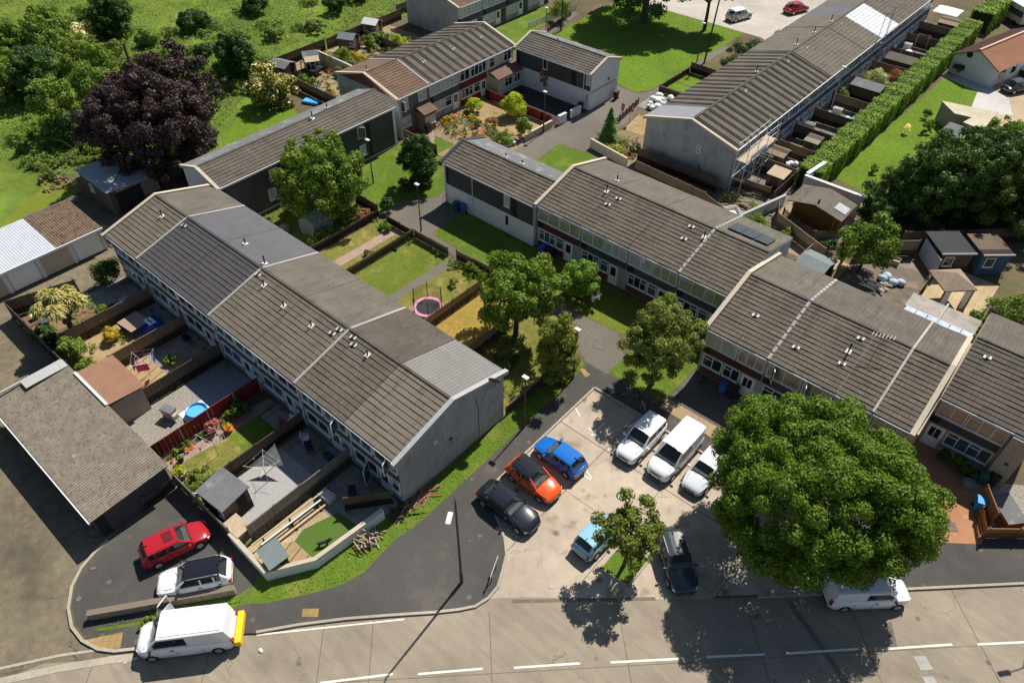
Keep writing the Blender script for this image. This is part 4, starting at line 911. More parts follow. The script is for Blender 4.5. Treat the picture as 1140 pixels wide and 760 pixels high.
for k in range(5): MB().box(-.12, .02, -11.75 + k * 2.9, -11.5 + k * 2.9, 0, 2.1).build('pier', m_white, g2)
MB().box(-6.9, -6.32, -4.0, 1.2, 2.3, 2.38).build('side_roof', m_flat, g2)
ts = thing('tin_shed', 'large shed with weathered grey tin roof under the copper beech', 'shed', (-76.4, 20.9, 0))
MB().yprism([(0, 0), (5.0, 0), (5.0, 2.45), (0, 2.7)], 0.15, 6.4).build('wall', m_woodgr, ts)
MB().yprism([(-.25, 2.72), (5.3, 2.42), (5.3, 2.50), (-.25, 2.80)], 0, 6.7).build('roof', m_tindk, ts)
MB().box(6.4, 6.46, .5, 3.2, 0, 2.2).build('door', m_black, ts); window(ts, 2.0, 2.7, 1.1, 1.9, 1, transom=False, glass=g_curt)

def shed(label, ox, oy, rz, wd, d, h=2.0, hr=2.4, roofm=None, wallm=None, kind='apex', group=None, win=True, doorm=None, cat='shed', name='garden_shed', ov=.12):
    s = thing(name, label, cat, (ox, oy, 0), rz, group)
    wallm = wallm or m_wood; roofm = roofm or m_felt
    if kind == 'apex':
        MB().yprism([(-d / 2, 0), (d / 2, 0), (d / 2, h), (0, hr), (-d / 2, h)], -wd / 2, wd / 2).build('walls', wallm, s)
        e = d / 2 + ov; zz = h - (hr - h) * ov / (d / 2)
        MB().yprism([(-e, zz), (0, hr), (0, hr + .06), (-e, zz + .06)], -wd / 2 - ov, wd / 2 + ov).yprism([(0, hr), (e, zz), (e, zz + .06), (0, hr + .06)], -wd / 2 - ov, wd / 2 + ov).build('roof', roofm, s)
    else:
        MB().yprism([(-d / 2, 0), (d / 2, 0), (d / 2, hr), (-d / 2, h)], -wd / 2, wd / 2).build('walls', wallm, s)
        k = (hr - h) / d * ov
        MB().yprism([(-d / 2 - ov, h - k), (d / 2 + ov, hr + k), (d / 2 + ov, hr + k + .07), (-d / 2 - ov, h - k + .07)], -wd / 2 - ov, wd / 2 + ov).build('roof', roofm, s)
    if doorm is not False:
        dd = MB().box(-.45, .4, -d / 2 - .05, -d / 2, .06, min(1.8, h - .1)).build('door', doorm or m_wooddk, s)
        MB().box(.28, .34, -d / 2 - .09, -d / 2 - .05, .9, 1.05).build('handle', m_black, dd)
    if win:
        window(s, wd / 2 - .55, wd / 2 - .1, 1.0, 1.55, 1, y=-d / 2, transom=False, glass=g_blue) if wd > 1.6 else None
    return s
# ------------------------------------------------------------------ vehicles
def paint(name, c, flake=.0, metal=.0):
    return plain('paint_' + name, c, .22, .12, metal, coat=.8)
m_lampw = plain('lamp_clear', (.72, .74, .76), .12, .6)
m_lampr = plain('lamp_red', (.42, .015, .02), .2, .6)
m_platew = plain('plate_white', (.75, .75, .72), .5, .4)
m_platey = plain('plate_yellow', (.72, .55, .05), .5, .4)
g_car, _t, _b = _base('glass_car', .03, .6); _b.inputs['Base Color'].default_value = (.02, .03, .032, 1); _b.inputs['Alpha'].default_value = .42; MATS['glass_car'] = g_car
m_trim = mat('cabin_trim', (.10, .10, .10), (.06, .06, .062), .9, .2, 9, .1)
m_dash = mat('dashboard', (.30, .30, .29), (.18, .18, .18), .8, .2, 5, .1)
def lerp(a, c, t): return a + (c - a) * t
def interp(tab, x):
    for (x0, v0), (x1, v1) in zip(tab, tab[1:]):
        if x <= x1: return lerp(v0, v1, max(0, min(1, (x - x0) / (x1 - x0))))
    return tab[-1][1]
def vehicle(label, cat, name, loc, heading, L=4.3, W=1.78, H=1.5, belt=.92, hood=.78, boot=.9, cab=(.95, .25, -1.35, -1.95), body=None, roofm=None, van=False, rails=False, sunroof=False, group=None, roofw=.80, sidewin=None, extra=None, plates=True, dashm=None):
    """cab = x of windscreen foot, front of roof, rear of roof, foot of rear window (from the middle, forward +)"""
    t = thing(name, label, cat, loc, R(heading), group)
    hl = L / 2; hw = W / 2; b = MB()
    st = [-hl, -hl + .06, -hl + .25, -hl + .6, -hl * .5, 0, hl * .42, hl - .85, hl - .45, hl - .2, hl - .05, hl]
    plan = [(-hl, .74), (-hl + .06, .84), (-hl + .25, .94), (-hl + .6, .985), (-.6, 1), (.6, 1), (hl - .85, .98), (hl - .45, .92), (hl - .2, .82), (hl - .05, .68), (hl, .58)]
    deck = [(-hl, boot - .14), (-hl + .06, boot - .04), (-hl + .25, boot), (cab[3], boot if not van else belt), (cab[3] + .15, belt), (cab[0], belt), (cab[0] + .1, belt - .01), (hl - .55, hood), (hl - .2, hood - .08), (hl - .05, hood - .18), (hl, hood - .26)]
    ring = []
    for x in st:
        wv = hw * interp(plan, x); zd = interp(deck, x)
        zb = .20 + (.12 if x > hl - .1 or x < -hl + .1 else 0)
        zm = zb + (zd - zb) * .45
        half = [(wv * .90, zb), (wv * .985, zb + .10), (wv, zm), (wv * .985, zd - .14), (wv * .93, zd - .035), (wv * .72, zd + .012), (wv * .35, zd + .04), (0, zd + .045)]
        ring.append([(x, -y, z) for y, z in half] + [(x, y, z) for y, z in half[-2::-1]])
    n = len(ring[0]); 
    for r in ring: b.v += r
    for i in range(len(ring) - 1):
        for k in range(n - 1): b.f.append((i * n + k, (i + 1) * n + k, (i + 1) * n + k + 1, i * n + k + 1)); b.m.append(0)
        b.f.append((i * n + n - 1, (i + 1) * n + n - 1, (i + 1) * n, i * n)); b.m.append(1)
    b.f.append(tuple(range(n - 1, -1, -1))); b.m.append(0); b.f.append(tuple((len(ring) - 1) * n + k for k in range(n))); b.m.append(0)
    wx = (hl - .82, -hl + .78 if not van else -hl + .95)
    b.k = 1
    for x in wx:
        for s in (-1, 1):
            y = s * (hw * .985 + .006); rr = .38
            pts = [(x + rr * math.cos(a), y, .34 + rr * math.sin(a)) for a in [math.pi * k / 10 for k in range(-1, 12)]]
            b.quad(*pts)
    b.box(-hl - .015, -hl + .3, -hw * .62, hw * .62, .22, .40); b.box(hl - .3, hl + .012, -hw * .5, hw * .5, .24, .42)
    bd = b.build('body', [body, m_plast], t, smooth=38)
    # greenhouse
    xw, xf, xr, xb = cab; hh = H - belt
    N = 4
    rows = [(xw + (xf - xw) * k / N, (k / N) ** .92) for k in range(N)]
    xp = lerp(xf, xr, .42)
    rows += [(xf, 1.0), (lerp(xf, xr, .40), 1.0), (lerp(xf, xr, .45), 1.0), (lerp(xf, xr, .78), 1.0), (lerp(xf, xr, .83), 1.0), (xr, 1.0)]
    rows += [(xr + (xb - xr) * k / N, (1 - k / N) ** .9) for k in range(1, N + 1)]
    grid = []
    for x, h in rows:
        z = belt + hh * h; wb = hw * .90 * (interp(plan, x) if not van else min(1, interp(plan, x) + .05)); wr = hw * roofw * (interp(plan, x) * .5 + .5)
        w_ = lambda f: lerp(wb, wr, f * h)
        cr = .05 * (1 if abs(h) > .99 else h)
        half = [(w_(0), belt - .05), (w_(.10), belt + hh * h * .10), (w_(.86), belt + hh * h * .86), (w_(1) - .02, z - .03 * h), (w_(1) * .86, z + .01), (w_(1) * .4, z + cr), (0, z + cr * 1.1)]
        grid.append([(x, -y, z_) for y, z_ in half] + [(x, y, z_) for y, z_ in half[-2::-1]])
    parts = {'body': MB(), 'roof': MB(), 'windscreen': MB(), 'rear_window': MB(), 'sl': MB(), 'sr': MB()}
    nr, nc = len(grid), len(grid[0]); nf = N
    for i in range(nr - 1):
        for k in range(nc - 1):
            q = [grid[i][k], grid[i + 1][k], grid[i + 1][k + 1], grid[i][k + 1]]
            top = 4 <= k <= nc - 6; side = k in (1, nc - 3)
            tgt = 'body'
            if i < nf: tgt = 'windscreen' if top and 0 <= i else 'body'
            elif i >= nr - 1 - N: tgt = 'rear_window' if top and i < nr - 2 else 'body'
            elif k >= 2 and k <= nc - 4: tgt = 'roof'
            if side:
                fwd = nf - 2 <= i < nf + 1; mid = i == nf + 2; rear = i == nf + 4 and False
                if van:
                    if nf - 2 <= i <= nf and (sidewin or 1): tgt = 'sl' if k == 1 else 'sr'
                    if sidewin == 'all' and i == nf + 2: tgt = 'sl' if k == 1 else 'sr'
                elif fwd or mid or i == nf + 4: tgt = 'sl' if k == 1 else 'sr'
            if van and tgt == 'rear_window' and sidewin != 'all': tgt = 'body'
            parts[tgt].quad(*q)
    cabm = parts['body']; cabm.build('pillars', body, t, smooth=38)
    rf = parts['roof'].build('roof', roofm or body, t, smooth=40)
    if parts['windscreen'].f: parts['windscreen'].build('windscreen', g_car, t, smooth=40)
    if parts['rear_window'].f: parts['rear_window'].build('rear_window', g_car, t, smooth=40)
    for k in ('sl', 'sr'):
        if parts[k].f: parts[k].build('side_window', g_car, t, smooth=40)
    if van and sidewin != 'all':
        for s in (-1, 1): MB().box(xb - .015 + .12, xb + .13, s * hw * .42 - .3, s * hw * .42 + .3, belt + .15, H - .35).build('rear_window', g_car, t) if False else None
    it = MB(); it.box(xb + .12, xw - .35, -hw * .80, hw * .80, belt + .052, belt + .07); cbn = it.build('cabin_floor', m_trim, t)
    MB().box(xw - .42, xw - .12, -hw * .72, hw * .72, belt + .052, belt + .12).build('dashboard', m_dash, t)
    se = MB(); top_ = belt + min(.34, hh * .62)
    for s in (-1, 1):
        se.box(xf - .75, xf - .60, s * hw * .42 - .22, s * hw * .42 + .22, belt + .07, top_)
        if not van: se.box(xr + .25, xr + .38, s * hw * .42 - .25, s * hw * .42 + .25, belt + .07, top_ - .05)
    se.build('seats', m_dash, t)
    # wheels, lamps, plates, mirrors, wipers
    for x in wx:
        for s in (-1, 1):
            wq = MB(); wq.tube([(x, s * (hw - .20), .32), (x, s * (hw + .012), .32)], .32, 18)
            wo = wq.build('wheel', m_rubber, t, smooth=40)
            MB().tube([(x, s * (hw + .008), .32), (x, s * (hw + .024), .32)], [.215, .19], 14).build('rim', m_alloy, wo)
    zl = hood - .17
    for s in (-1, 1):
        f = MB(); f.quad((hl - .30, s * hw * .84, zl + .06), (hl - .07, s * hw * .63, zl - .01), (hl - .02, s * hw * .52, zl - .12), (hl - .25, s * hw * .90, zl - .09))
        f.v = [(x + .03, y + s * .012, z + .02) for x, y, z in f.v]
        f.build('headlight', m_lampw, t)
        MB().obox((-hl + .06, s * hw * .77, boot - .20), (.16, .2, .24 if not van else .5), mtx=Matrix.Rotation(s * R(-22), 4, 'Z')).build('tail_light', m_lampr, t, bevel=.02)
        MB().obox((xw - .22, s * (hw + .10), belt + .06), (.13, .24, .15)).build('wing_mirror', roofm if roofm and not van else (m_plast if van else body), t, bevel=.03)
        hd = MB()
        for xx in ((xf - .75, xr + .1) if not van else (xf - .55,)): hd.obox((xx, s * (hw * .995 + .012), belt - .14), (.2, .03, .035))
        hd.build('door_handle', m_plast, t)
        sm = MB()
        for xx in ((xw - .25, lerp(xf, xr, .43), xr + .2) if not van else (xw - .2, xf - .75, lerp(xf, xr, .6))):
            sm.obox((xx, s * (hw * .999), .62), (.015, .012, .55))
        sm.build('door_seam', m_plast, t)
    if plates:
        MB().obox((hl + .012, 0, .44), (.02, .50, .11)).build('number_plate', m_platew, t); MB().obox((-hl - .012, 0, boot - .38), (.02, .50, .11)).build('number_plate', m_platey, t)
    gr = MB().obox((hl - .005, 0, hood - .30), (.06, hw * .9, .14)).build('grille', m_plast, t)
    wp = MB()
    for yy in (-.38, .28): wp.tube([(xw + .05, yy, belt + .04), (lerp(xw, xf, .35), yy + .3, belt + hh * .38)], .012, 4)
    wp.build('wiper', m_plast, t)
    bl = MB(); bl.tube([(xw + .12, -hw * .72, belt + .02), (hl - .5, -hw * .66, hood + .02)], .008, 4); bl.tube([(xw + .12, hw * .72, belt + .02), (hl - .5, hw * .66, hood + .02)], .008, 4); bl.build('bonnet_seam', m_plast, t)
    if rails:
        for s in (-1, 1): MB().tube([(xf - .1, s * hw * roofw * .9, H + .02), (xf - .25, s * hw * roofw * .92, H + .07), (xr + .25, s * hw * roofw * .92, H + .07), (xr + .1, s * hw * roofw * .9, H + .02)], .022, 6).build('roof_rail', m_alloy, t)
    if sunroof: MB().box(lerp(xf, xr, .12), lerp(xf, xr, .12) - .6, -.38, .38, H + .045, H + .058).build('sunroof', g_car, rf)
    if not van: MB().obox((xr + .1, 0, H + .09), (.22, .04, .08)).build('aerial_fin', m_plast, t, bevel=.015)
    return t
LV = -.11
pk = 'cars parked in the parking court'
vehicle('red hatchback with a dark sunroof parked in the forecourt beside the fence', 'car', 'parked_car', (-31.85, 4.75, .004), 74, 4.15, 1.74, 1.5, body=paint('red', (.36, .012, .022)), sunroof=True, cab=(1.0, .3, -1.58, -2.0), group='cars on the forecourt')
vehicle('white compact car with black roof parked beside the low stone wall', 'car', 'parked_car', (-28.75, 4.25, .004), -126, 4.35, 1.8, 1.58, belt=1.0, hood=.9, boot=1.0, body=paint('white', (.74, .75, .76)), roofm=paint('black', (.012, .013, .018)), rails=True, cab=(1.0, .35, -1.68, -2.08), group='cars on the forecourt')
tv = vehicle('white panel van with open driver door and yellow board on its tail by the kerb', 'van', 'panel_van', (-25.95, 2.05, LV), -131.2, 5.4, 2.02, 2.28, belt=1.2, hood=1.12, boot=1.15, cab=(1.95, 1.15, -2.45, -2.66), body=paint('white', (.74, .75, .76)), van=True, roofw=.88)
MB().box(-3.08, -2.73, -.98, .95, .45, .95).build('tail_board', plain('yellow_board', (.82, .50, .01), .5, .4), tv, bevel=.03)
b = MB(); b.quad((0, 0, .35), (-1.05, 0, .35), (-1.05, 0, 1.25), (0, 0, 1.2)); b.obox((-.52, 0, .8), (1.05, .05, .85)); dv = b.build('open_door', MATS['paint_white'], tv, loc=(1.75, -1.02, 0), rz=R(58))
q = MB(); q.tube([(0, 0, 1.22), (-.35, 0, 1.95), (-1.05, 0, 2.0), (-1.05, 0, 1.22)], .04, 6); q.build('door_frame', MATS['paint_white'], dv); MB().quad((-.1, 0, 1.25), (-1.0, 0, 1.25), (-1.0, 0, 1.95), (-.38, 0, 1.92)).build('pane', g_car, dv)
q = MB()
for k in range(5): q.box(-2.3, 1.0, -.72 + k * .36 - .012, -.72 + k * .36 + .012, 2.325, 2.338)
q.build('roof_rib', MATS['paint_white'], tv)
for yy in (-.45, .35): MB().box(1.98, 2.28, yy - .09, yy + .09, 1.19, 1.235).build('bonnet_vent', m_plast, tv) if False else None
vehicle('black saloon car nearest the lamp post in the parking court', 'car', 'parked_car', (-17.75, 20.75, LV), -1, 4.65, 1.84, 1.45, body=paint('black_blue', (.010, .013, .022)), boot=.95, cab=(.85, .15, -1.35, -2.0), group=pk)
vehicle('orange hatchback with black roof between the black and the blue car', 'car', 'parked_car', (-17.9, 23.55, LV), -2, 4.1, 1.78, 1.52, belt=.96, hood=.86, body=paint('orange', (.72, .085, .012)), roofm=MATS['paint_black'], cab=(.9, .2, -1.5, -1.92), group=pk)
vehicle('bright blue hatchback nose-in to the kerb beside the orange car', 'car', 'parked_car', (-17.75, 26.25, LV), 178, 3.98, 1.72, 1.48, body=paint('blue', (.010, .13, .46)), cab=(.9, .2, -1.45, -1.88), group=pk)
vehicle('white estate-style small van parked beside the taller white van in the court', 'van', 'parked_van', (-14.25, 31.3, LV), -91, 4.5, 1.8, 1.72, belt=1.02, hood=.92, boot=1.05, cab=(.95, .2, -1.85, -2.12), body=MATS['paint_white'], rails=False, group=pk, van=False, roofw=.84)
v2 = vehicle('tall white panel van at the top of the parking court', 'van', 'panel_van', (-11.75, 31.9, LV), -91, 5.15, 1.96, 1.98, belt=1.1, hood=1.0, boot=1.1, cab=(1.55, .75, -2.35, -2.52), body=MATS['paint_white'], van=True, roofw=.88, group=pk)
vehicle('silver-white car half hidden under the big tree in the parking court', 'car', 'parked_car', (-9.35, 32.0, LV), -91, 4.3, 1.78, 1.5, body=paint('silver', (.62, .64, .67)), group=pk)
vehicle('small light blue car under the little tree on the grass island', 'car', 'parked_car', (-12.0, 22.85, LV), 86, 3.6, 1.66, 1.5, body=paint('light_blue', (.23, .45, .57)), cab=(.85, .2, -1.3, -1.7), group=pk)
vehicle('dark grey car with roof rails in the shade right of the grass island', 'car', 'parked_car', (-7.3, 24.75, LV), -42, 4.4, 1.8, 1.52, body=paint('dark_grey', (.035, .045, .055)), rails=True, group=pk)
vehicle('white van at the kerb under the big round tree', 'van', 'panel_van', (2.55, 30.45, LV), 43, 5.0, 1.92, 1.95, belt=1.1, hood=1.0, boot=1.1, cab=(1.5, .75, -2.3, -2.45), body=MATS['paint_white'], van=True, roofw=.88)
vehicle('pale silver people carrier on the pale concrete beyond the green', 'car', 'parked_car', (-48.9, 110.7, .004), 72, 4.5, 1.8, 1.66, belt=1.0, hood=.92, boot=1.0, body=paint('champagne', (.50, .49, .43)), roofm=MATS['paint_white'], cab=(1.1, .4, -1.75, -2.1))
vehicle('dark car on the warm paved drive beside the bungalow', 'car', 'parked_car', (-9.6, 112.6, .01), 60, 4.4, 1.8, 1.5, body=MATS['paint_dark_grey'])
vehicle('red car just visible behind the far roofs of the top right terrace', 'car', 'parked_car', (-43.6, 119.5, .004), 70, 4.4, 1.8, 1.55, body=MATS['paint_red'])
# motor home at the top right corner
mh = thing('motor_home', 'cream motor home with blue-grey side parked beyond the bungalow', 'motor home', (-17.2, 139.2, 0), R(-42))
MB().box(-3.6, 3.6, -1.1, 1.1, .5, 2.75).build('body', m_cream, mh, bevel=.12); MB().box(-3.61, 3.3, -1.115, -1.105, 1.4, 2.2).build('window_band', g_blue, mh); MB().box(-3.5, 3.5, -1.05, 1.05, 2.76, 2.86).build('roof', m_whitepl, mh, bevel=.04)
for x in (-2.2, 2.3):
    for s in (-1, 1): MB().tube([(x, s * .85, .35), (x, s * 1.12, .35)], .35, 14).build('wheel', m_rubber, mh)
# ------------------------------------------------------------------ vegetation
def leaf_mesh(name, P, Nn, size, rng, mats, core=None, aspect=.62):
    n = len(P); Nn = Nn / np.maximum(1e-6, np.linalg.norm(Nn, axis=1, keepdims=True))
    a = np.cross(Nn, rng.normal(size=(n, 3))); a /= np.maximum(1e-6, np.linalg.norm(a, axis=1, keepdims=True)); c = np.cross(Nn, a)
    s = size * rng.uniform(.5, 1.4, (n, 1))
    V = np.empty((n, 4, 3)); V[:, 0] = P - a * s; V[:, 1] = P - c * s * aspect + Nn * s * .18; V[:, 2] = P + a * s; V[:, 3] = P + c * s * aspect + Nn * s * .18
    V = V.reshape(-1, 3)
    me = bpy.data.meshes.new(name); me.vertices.add(n * 4); me.vertices.foreach_set('co', V.astype(np.float32).ravel())
    me.loops.add(n * 4); me.loops.foreach_set('vertex_index', np.arange(n * 4, dtype=np.int32))
    me.polygons.add(n); me.polygons.foreach_set('loop_start', np.arange(0, n * 4, 4, dtype=np.int32))
    try: me.polygons.foreach_set('loop_total', np.full(n, 4, dtype=np.int32))
    except Exception: pass
    for m in mats: me.materials.append(m)
    me.update(calc_edges=True); me.validate(); return me
def unit(rng, n, zmin=-1.0):
    z = rng.uniform(zmin, 1, n); a = rng.uniform(0, 2 * np.pi, n); r = np.sqrt(np.maximum(0, 1 - z * z))
    return np.stack([r * np.cos(a), r * np.sin(a), z], 1)
def clumps(rng, c, Rv, ncl, rc, nleaf, zmin=-.55, shell=(.62, .98), irregular=.15, fuzz=(.42, 1.16)):
    c = np.array(c); Rv = np.array(Rv); D = unit(rng, ncl, zmin)
    bump = 1 + irregular * np.sin(D[:, :1] * 3.1 + rng.uniform(0, 6)) * np.cos(D[:, 1:2] * 2.7 + rng.uniform(0, 6))
    ctr = c + D * Rv * rng.uniform(*shell, (ncl, 1)) * bump
    rad = rc * rng.uniform(.6, 1.45, ncl)
    wgt = rad ** 2 / np.sum(rad ** 2); cnt = np.maximum(3, (nleaf * wgt).astype(int))
    idx = np.repeat(np.arange(ncl), cnt); m = len(idx)
    d = unit(rng, m); out = (ctr[idx] - c) / Rv; out /= np.maximum(1e-6, np.linalg.norm(out, axis=1, keepdims=True))
    d = d + out * .4 + np.array([0, 0, .2]); d /= np.linalg.norm(d, axis=1, keepdims=True)
    P = ctr[idx] + d * rad[idx][:, None] * rng.uniform(fuzz[0], fuzz[1], (m, 1)) * np.array([1, 1, .85])
    return P, d + rng.normal(size=(m, 3)) * .45, ctr
def crown_obj(name, P, N, size, rng, m, parent=None, core=None, **kw):
    me = leaf_mesh(name, P, N, size, rng, [m] if not isinstance(m, list) else m)
    o = bpy.data.objects.new(name, me); COL.objects.link(o)
    if parent: o.parent = parent
    return o
m_bark = mat('bark', (.12, .09, .06), (.07, .055, .04), .95, .1, 6, .2, bump=.5)
def tree(label, loc, h, Rv, m, ncl, rc, nleaf, size, seed, cat='tree', name='broadleaf_tree', trunk=.2, zc=None, group=None, fill=.12, off=(0, 0), zmin=-.55, flowers=None, irregular=.28, shell=(.55, 1.04), fuzz=(.42, 1.16)):
    rng = np.random.default_rng(seed); t = thing(name, label, cat, (loc[0], loc[1], loc[2] if len(loc) > 2 else 0), 0, group)
    zc = zc if zc is not None else h - Rv[2]
    c = (off[0], off[1], zc)
    P, N, ctr = clumps(rng, c, Rv, ncl, rc, nleaf, zmin, shell, irregular, fuzz)
    nf = int(nleaf * fill)
    if nf:
        d = unit(rng, nf, zmin); Pf = np.array(c) + d * np.array(Rv) * rng.uniform(.15, .68, (nf, 1)); P = np.vstack([P, Pf]); N = np.vstack([N, unit(rng, nf)])
    P[:, 2] = np.maximum(P[:, 2], .15)
    crown_obj('crown', P, N, size, rng, m, t)
    b = MB(); b.tube([(0, 0, -.1), (.05, 0, zc * .35), (off[0] * .6, off[1] * .6, zc * .8), (off[0], off[1], zc + Rv[2] * .3)], [trunk * 1.25, trunk, trunk * .8, trunk * .35], 8)
    for k in rng.choice(len(ctr), min(7, len(ctr)), replace=False):
        q = ctr[k]; s0 = (off[0] * .5, off[1] * .5, zc * rng.uniform(.55, .85)); mid = [(s0[i] + q[i]) / 2 + (.25 if i == 2 else 0) for i in range(3)]
        b.tube([s0, mid, tuple(q)], [trunk * .5, trunk * .3, trunk * .1], 5)
    b.build('trunk', m_bark, t, smooth=60)
    if flowers:
        k = rng.choice(len(P), int(len(P) * flowers[1])); crown_obj('blossom', P[k] + N[k] * .06, N[k], size * 1.15, rng, flowers[0], t)
    return t
l_syc = leafmat('leaf_sycamore', (.050, .112, .011), (.10, .168, .018), .3)
l_purple = leafmat('leaf_copper', (.024, .017, .020), (.046, .030, .034), .15)
l_grass = leafmat('leaf_grass', (.085, .14, .018), (.13, .18, .03), .3)
l_mid = leafmat('leaf_mid', (.085, .15, .022), (.13, .20, .032), .25)
l_yel = leafmat('leaf_yellow_green', (.068, .13, .015), (.115, .18, .024), .3)
l_dark = leafmat('leaf_dark', (.020, .052, .012), (.04, .085, .018), .12)
l_conif = leafmat('leaf_conifer', (.022, .055, .014), (.075, .13, .024), .2)
l_olive = leafmat('leaf_olive', (.088, .125, .03), (.15, .19, .045), .3, dead=((.21, .15, .10), .7, .66))
l_lime = leafmat('leaf_lime', (.22, .30, .015), (.30, .38, .03), .3)
l_hedge = leafmat('leaf_hedge', (.10, .19, .02), (.16, .26, .03), .2)
l_meadow = leafmat('leaf_meadow', (.075, .14, .02), (.12, .20, .03), .25)
l_bram = leafmat('leaf_bramble', (.075, .13, .028), (.13, .19, .045), .2)
l_palm = leafmat('leaf_straw', (.27, .24, .085), (.40, .34, .16), .2)
l_palmg = leafmat('leaf_palm_green', (.08, .14, .03), (.15, .19, .05), .2)
l_blos = leafmat('blossom_cream', (.66, .62, .38), (.76, .72, .52), .3)
l_pinkb = leafmat('blossom_pink', (.27, .085, .10), (.36, .16, .16), .3)
l_gold = leafmat('leaf_gold', (.28, .23, .02), (.40, .32, .04), .25)
l_rust = leafmat('leaf_rust', (.20, .09, .05), (.27, .14, .08), .2)
l_spruce = leafmat('leaf_spruce', (.04, .11, .02), (.09, .19, .03), .15)

tree('huge round sycamore with dense bright green crown beside the road', (-2.5, 31.3), 10.0, (5.9, 5.7, 3.95), l_syc, 430, .68, 200000, .085, 3, trunk=.42, fuzz=(.62, 1.08), zc=5.75, zmin=-.72, fill=.05, irregular=.1, shell=(.70, 1.03))
tree('little round tree on the grass island in the parking court', (-9.65, 22.5), 5.9, (2.25, 2.25, 1.9), leafmat('leaf_maple', (.075, .12, .018), (.13, .17, .03), .3, dead=((.19, .12, .05), .9, .62)), 60, .36, 8500, .095, 5, trunk=.11, zc=3.9, zmin=-.8, fill=.12, irregular=.35, shell=(.45, 1.0))
tree('large dark purple copper beech behind the tin-roofed shed', (-74.0, 29.3), 11.6, (6.7, 6.5, 5.1), l_purple, 480, .66, 110000, .14, 7, trunk=.45, zc=6.2, zmin=-.85, irregular=.3, shell=(.6, 1.05))
tree('loose grey-green tree at the corner of the path and the parking court', (-16.9, 36.9), 8.0, (3.1, 3.1, 3.3), l_olive, 130, .45, 26000, .095, 9, trunk=.18, zc=4.6, zmin=-.8, irregular=.3)
tree('bright green spreading tree over the gardens beside the tall golden conifer', (-28.5, 34.0), 8.0, (3.1, 3.1, 2.7), l_yel, 130, .52, 27000, .115, 11, trunk=.2, zc=5.2, zmin=-.7, irregular=.3)
tree('tall narrow conifer with golden tips at the bend of the path', (-22.8, 32.2), 6.6, (1.45, 1.45, 3.3), leafmat('leaf_goldtip', (.06, .11, .018), (.15, .165, .025), .2), 110, .34, 19000, .08, 13, trunk=.16, zc=3.4, zmin=-1)
tree('round clipped tree before the middle terrace', (-27.55, 41.6), 3.6, (1.6, 1.6, 1.6), leafmat('leaf_clipped', (.075, .16, .022), (.12, .22, .035), .25), 80, .34, 13000, .07, 15, trunk=.12, zc=2.0, zmin=-.9, irregular=.04, shell=(.8, .95), fuzz=(.7, 1.05), name='clipped_tree')
tree('broad green tree before the long dark-clad link block', (-54.4, 35.0), 7.9, (4.1, 4.0, 3.3), l_yel, 170, .6, 34000, .13, 17, trunk=.25, zc=4.4, zmin=-.75, irregular=.25)
tree('dark upright evergreen shrub at the corner of the lawn and the garden fence', (-51.3, 44.7), 6.3, (1.7, 1.7, 3.2), l_dark, 100, .42, 16000, .10, 19, trunk=.14, zc=2.8, zmin=-1, name='evergreen_tree')
tree('cream-flowered shrub with dark clipped conifer beside the felt-roofed black shed', (-78.6, 46.2), 4.6, (2.9, 2.6, 2.4), leafmat('leaf_shrub_olive', (.075, .11, .015), (.17, .17, .02), .2), 42, .7, 13000, .13, 21, trunk=.15, zc=2.2, zmin=-1, name='flowering_shrub', cat='shrub', flowers=(l_blos, .16))
# conifer with tiers by the crossing paths
def spruce(label, loc, h, r, m, seed, n=5000, size=.1):
    rng = np.random.default_rng(seed); t = thing('spruce_tree', label, 'tree', (loc[0], loc[1], 0))
    z = rng.uniform(0, 1, n) ** 1.4; tier = np.floor(z * 8) / 8; rr = r * (1 - tier * .97) * (1 - .55 * (z * 8 % 1)) * np.sqrt(rng.uniform(.25, 1, n)); a = rng.uniform(0, 2 * np.pi, n)
    rr *= 1 + .24 * np.sin(a * 5 + tier * 20) + .14 * np.sin(a * 11 + tier * 47)
    P = np.stack([rr * np.cos(a), rr * np.sin(a), .2 + z * (h - .2) - rr * .12], 1); N = np.stack([np.cos(a) * .6, np.sin(a) * .6, np.ones(n)], 1) + rng.normal(size=(n, 3)) * .3
    crown_obj('crown', P, N, size, rng, m, t); MB().tube([(0, 0, 0), (0, 0, h * .9)], [.1, .02], 6).build('trunk', m_bark, t); return t
spruce('small bright green spruce beside the pale garden wall by the crossing paths', (-42.0, 66.4), 3.9, 1.5, l_spruce, 31)
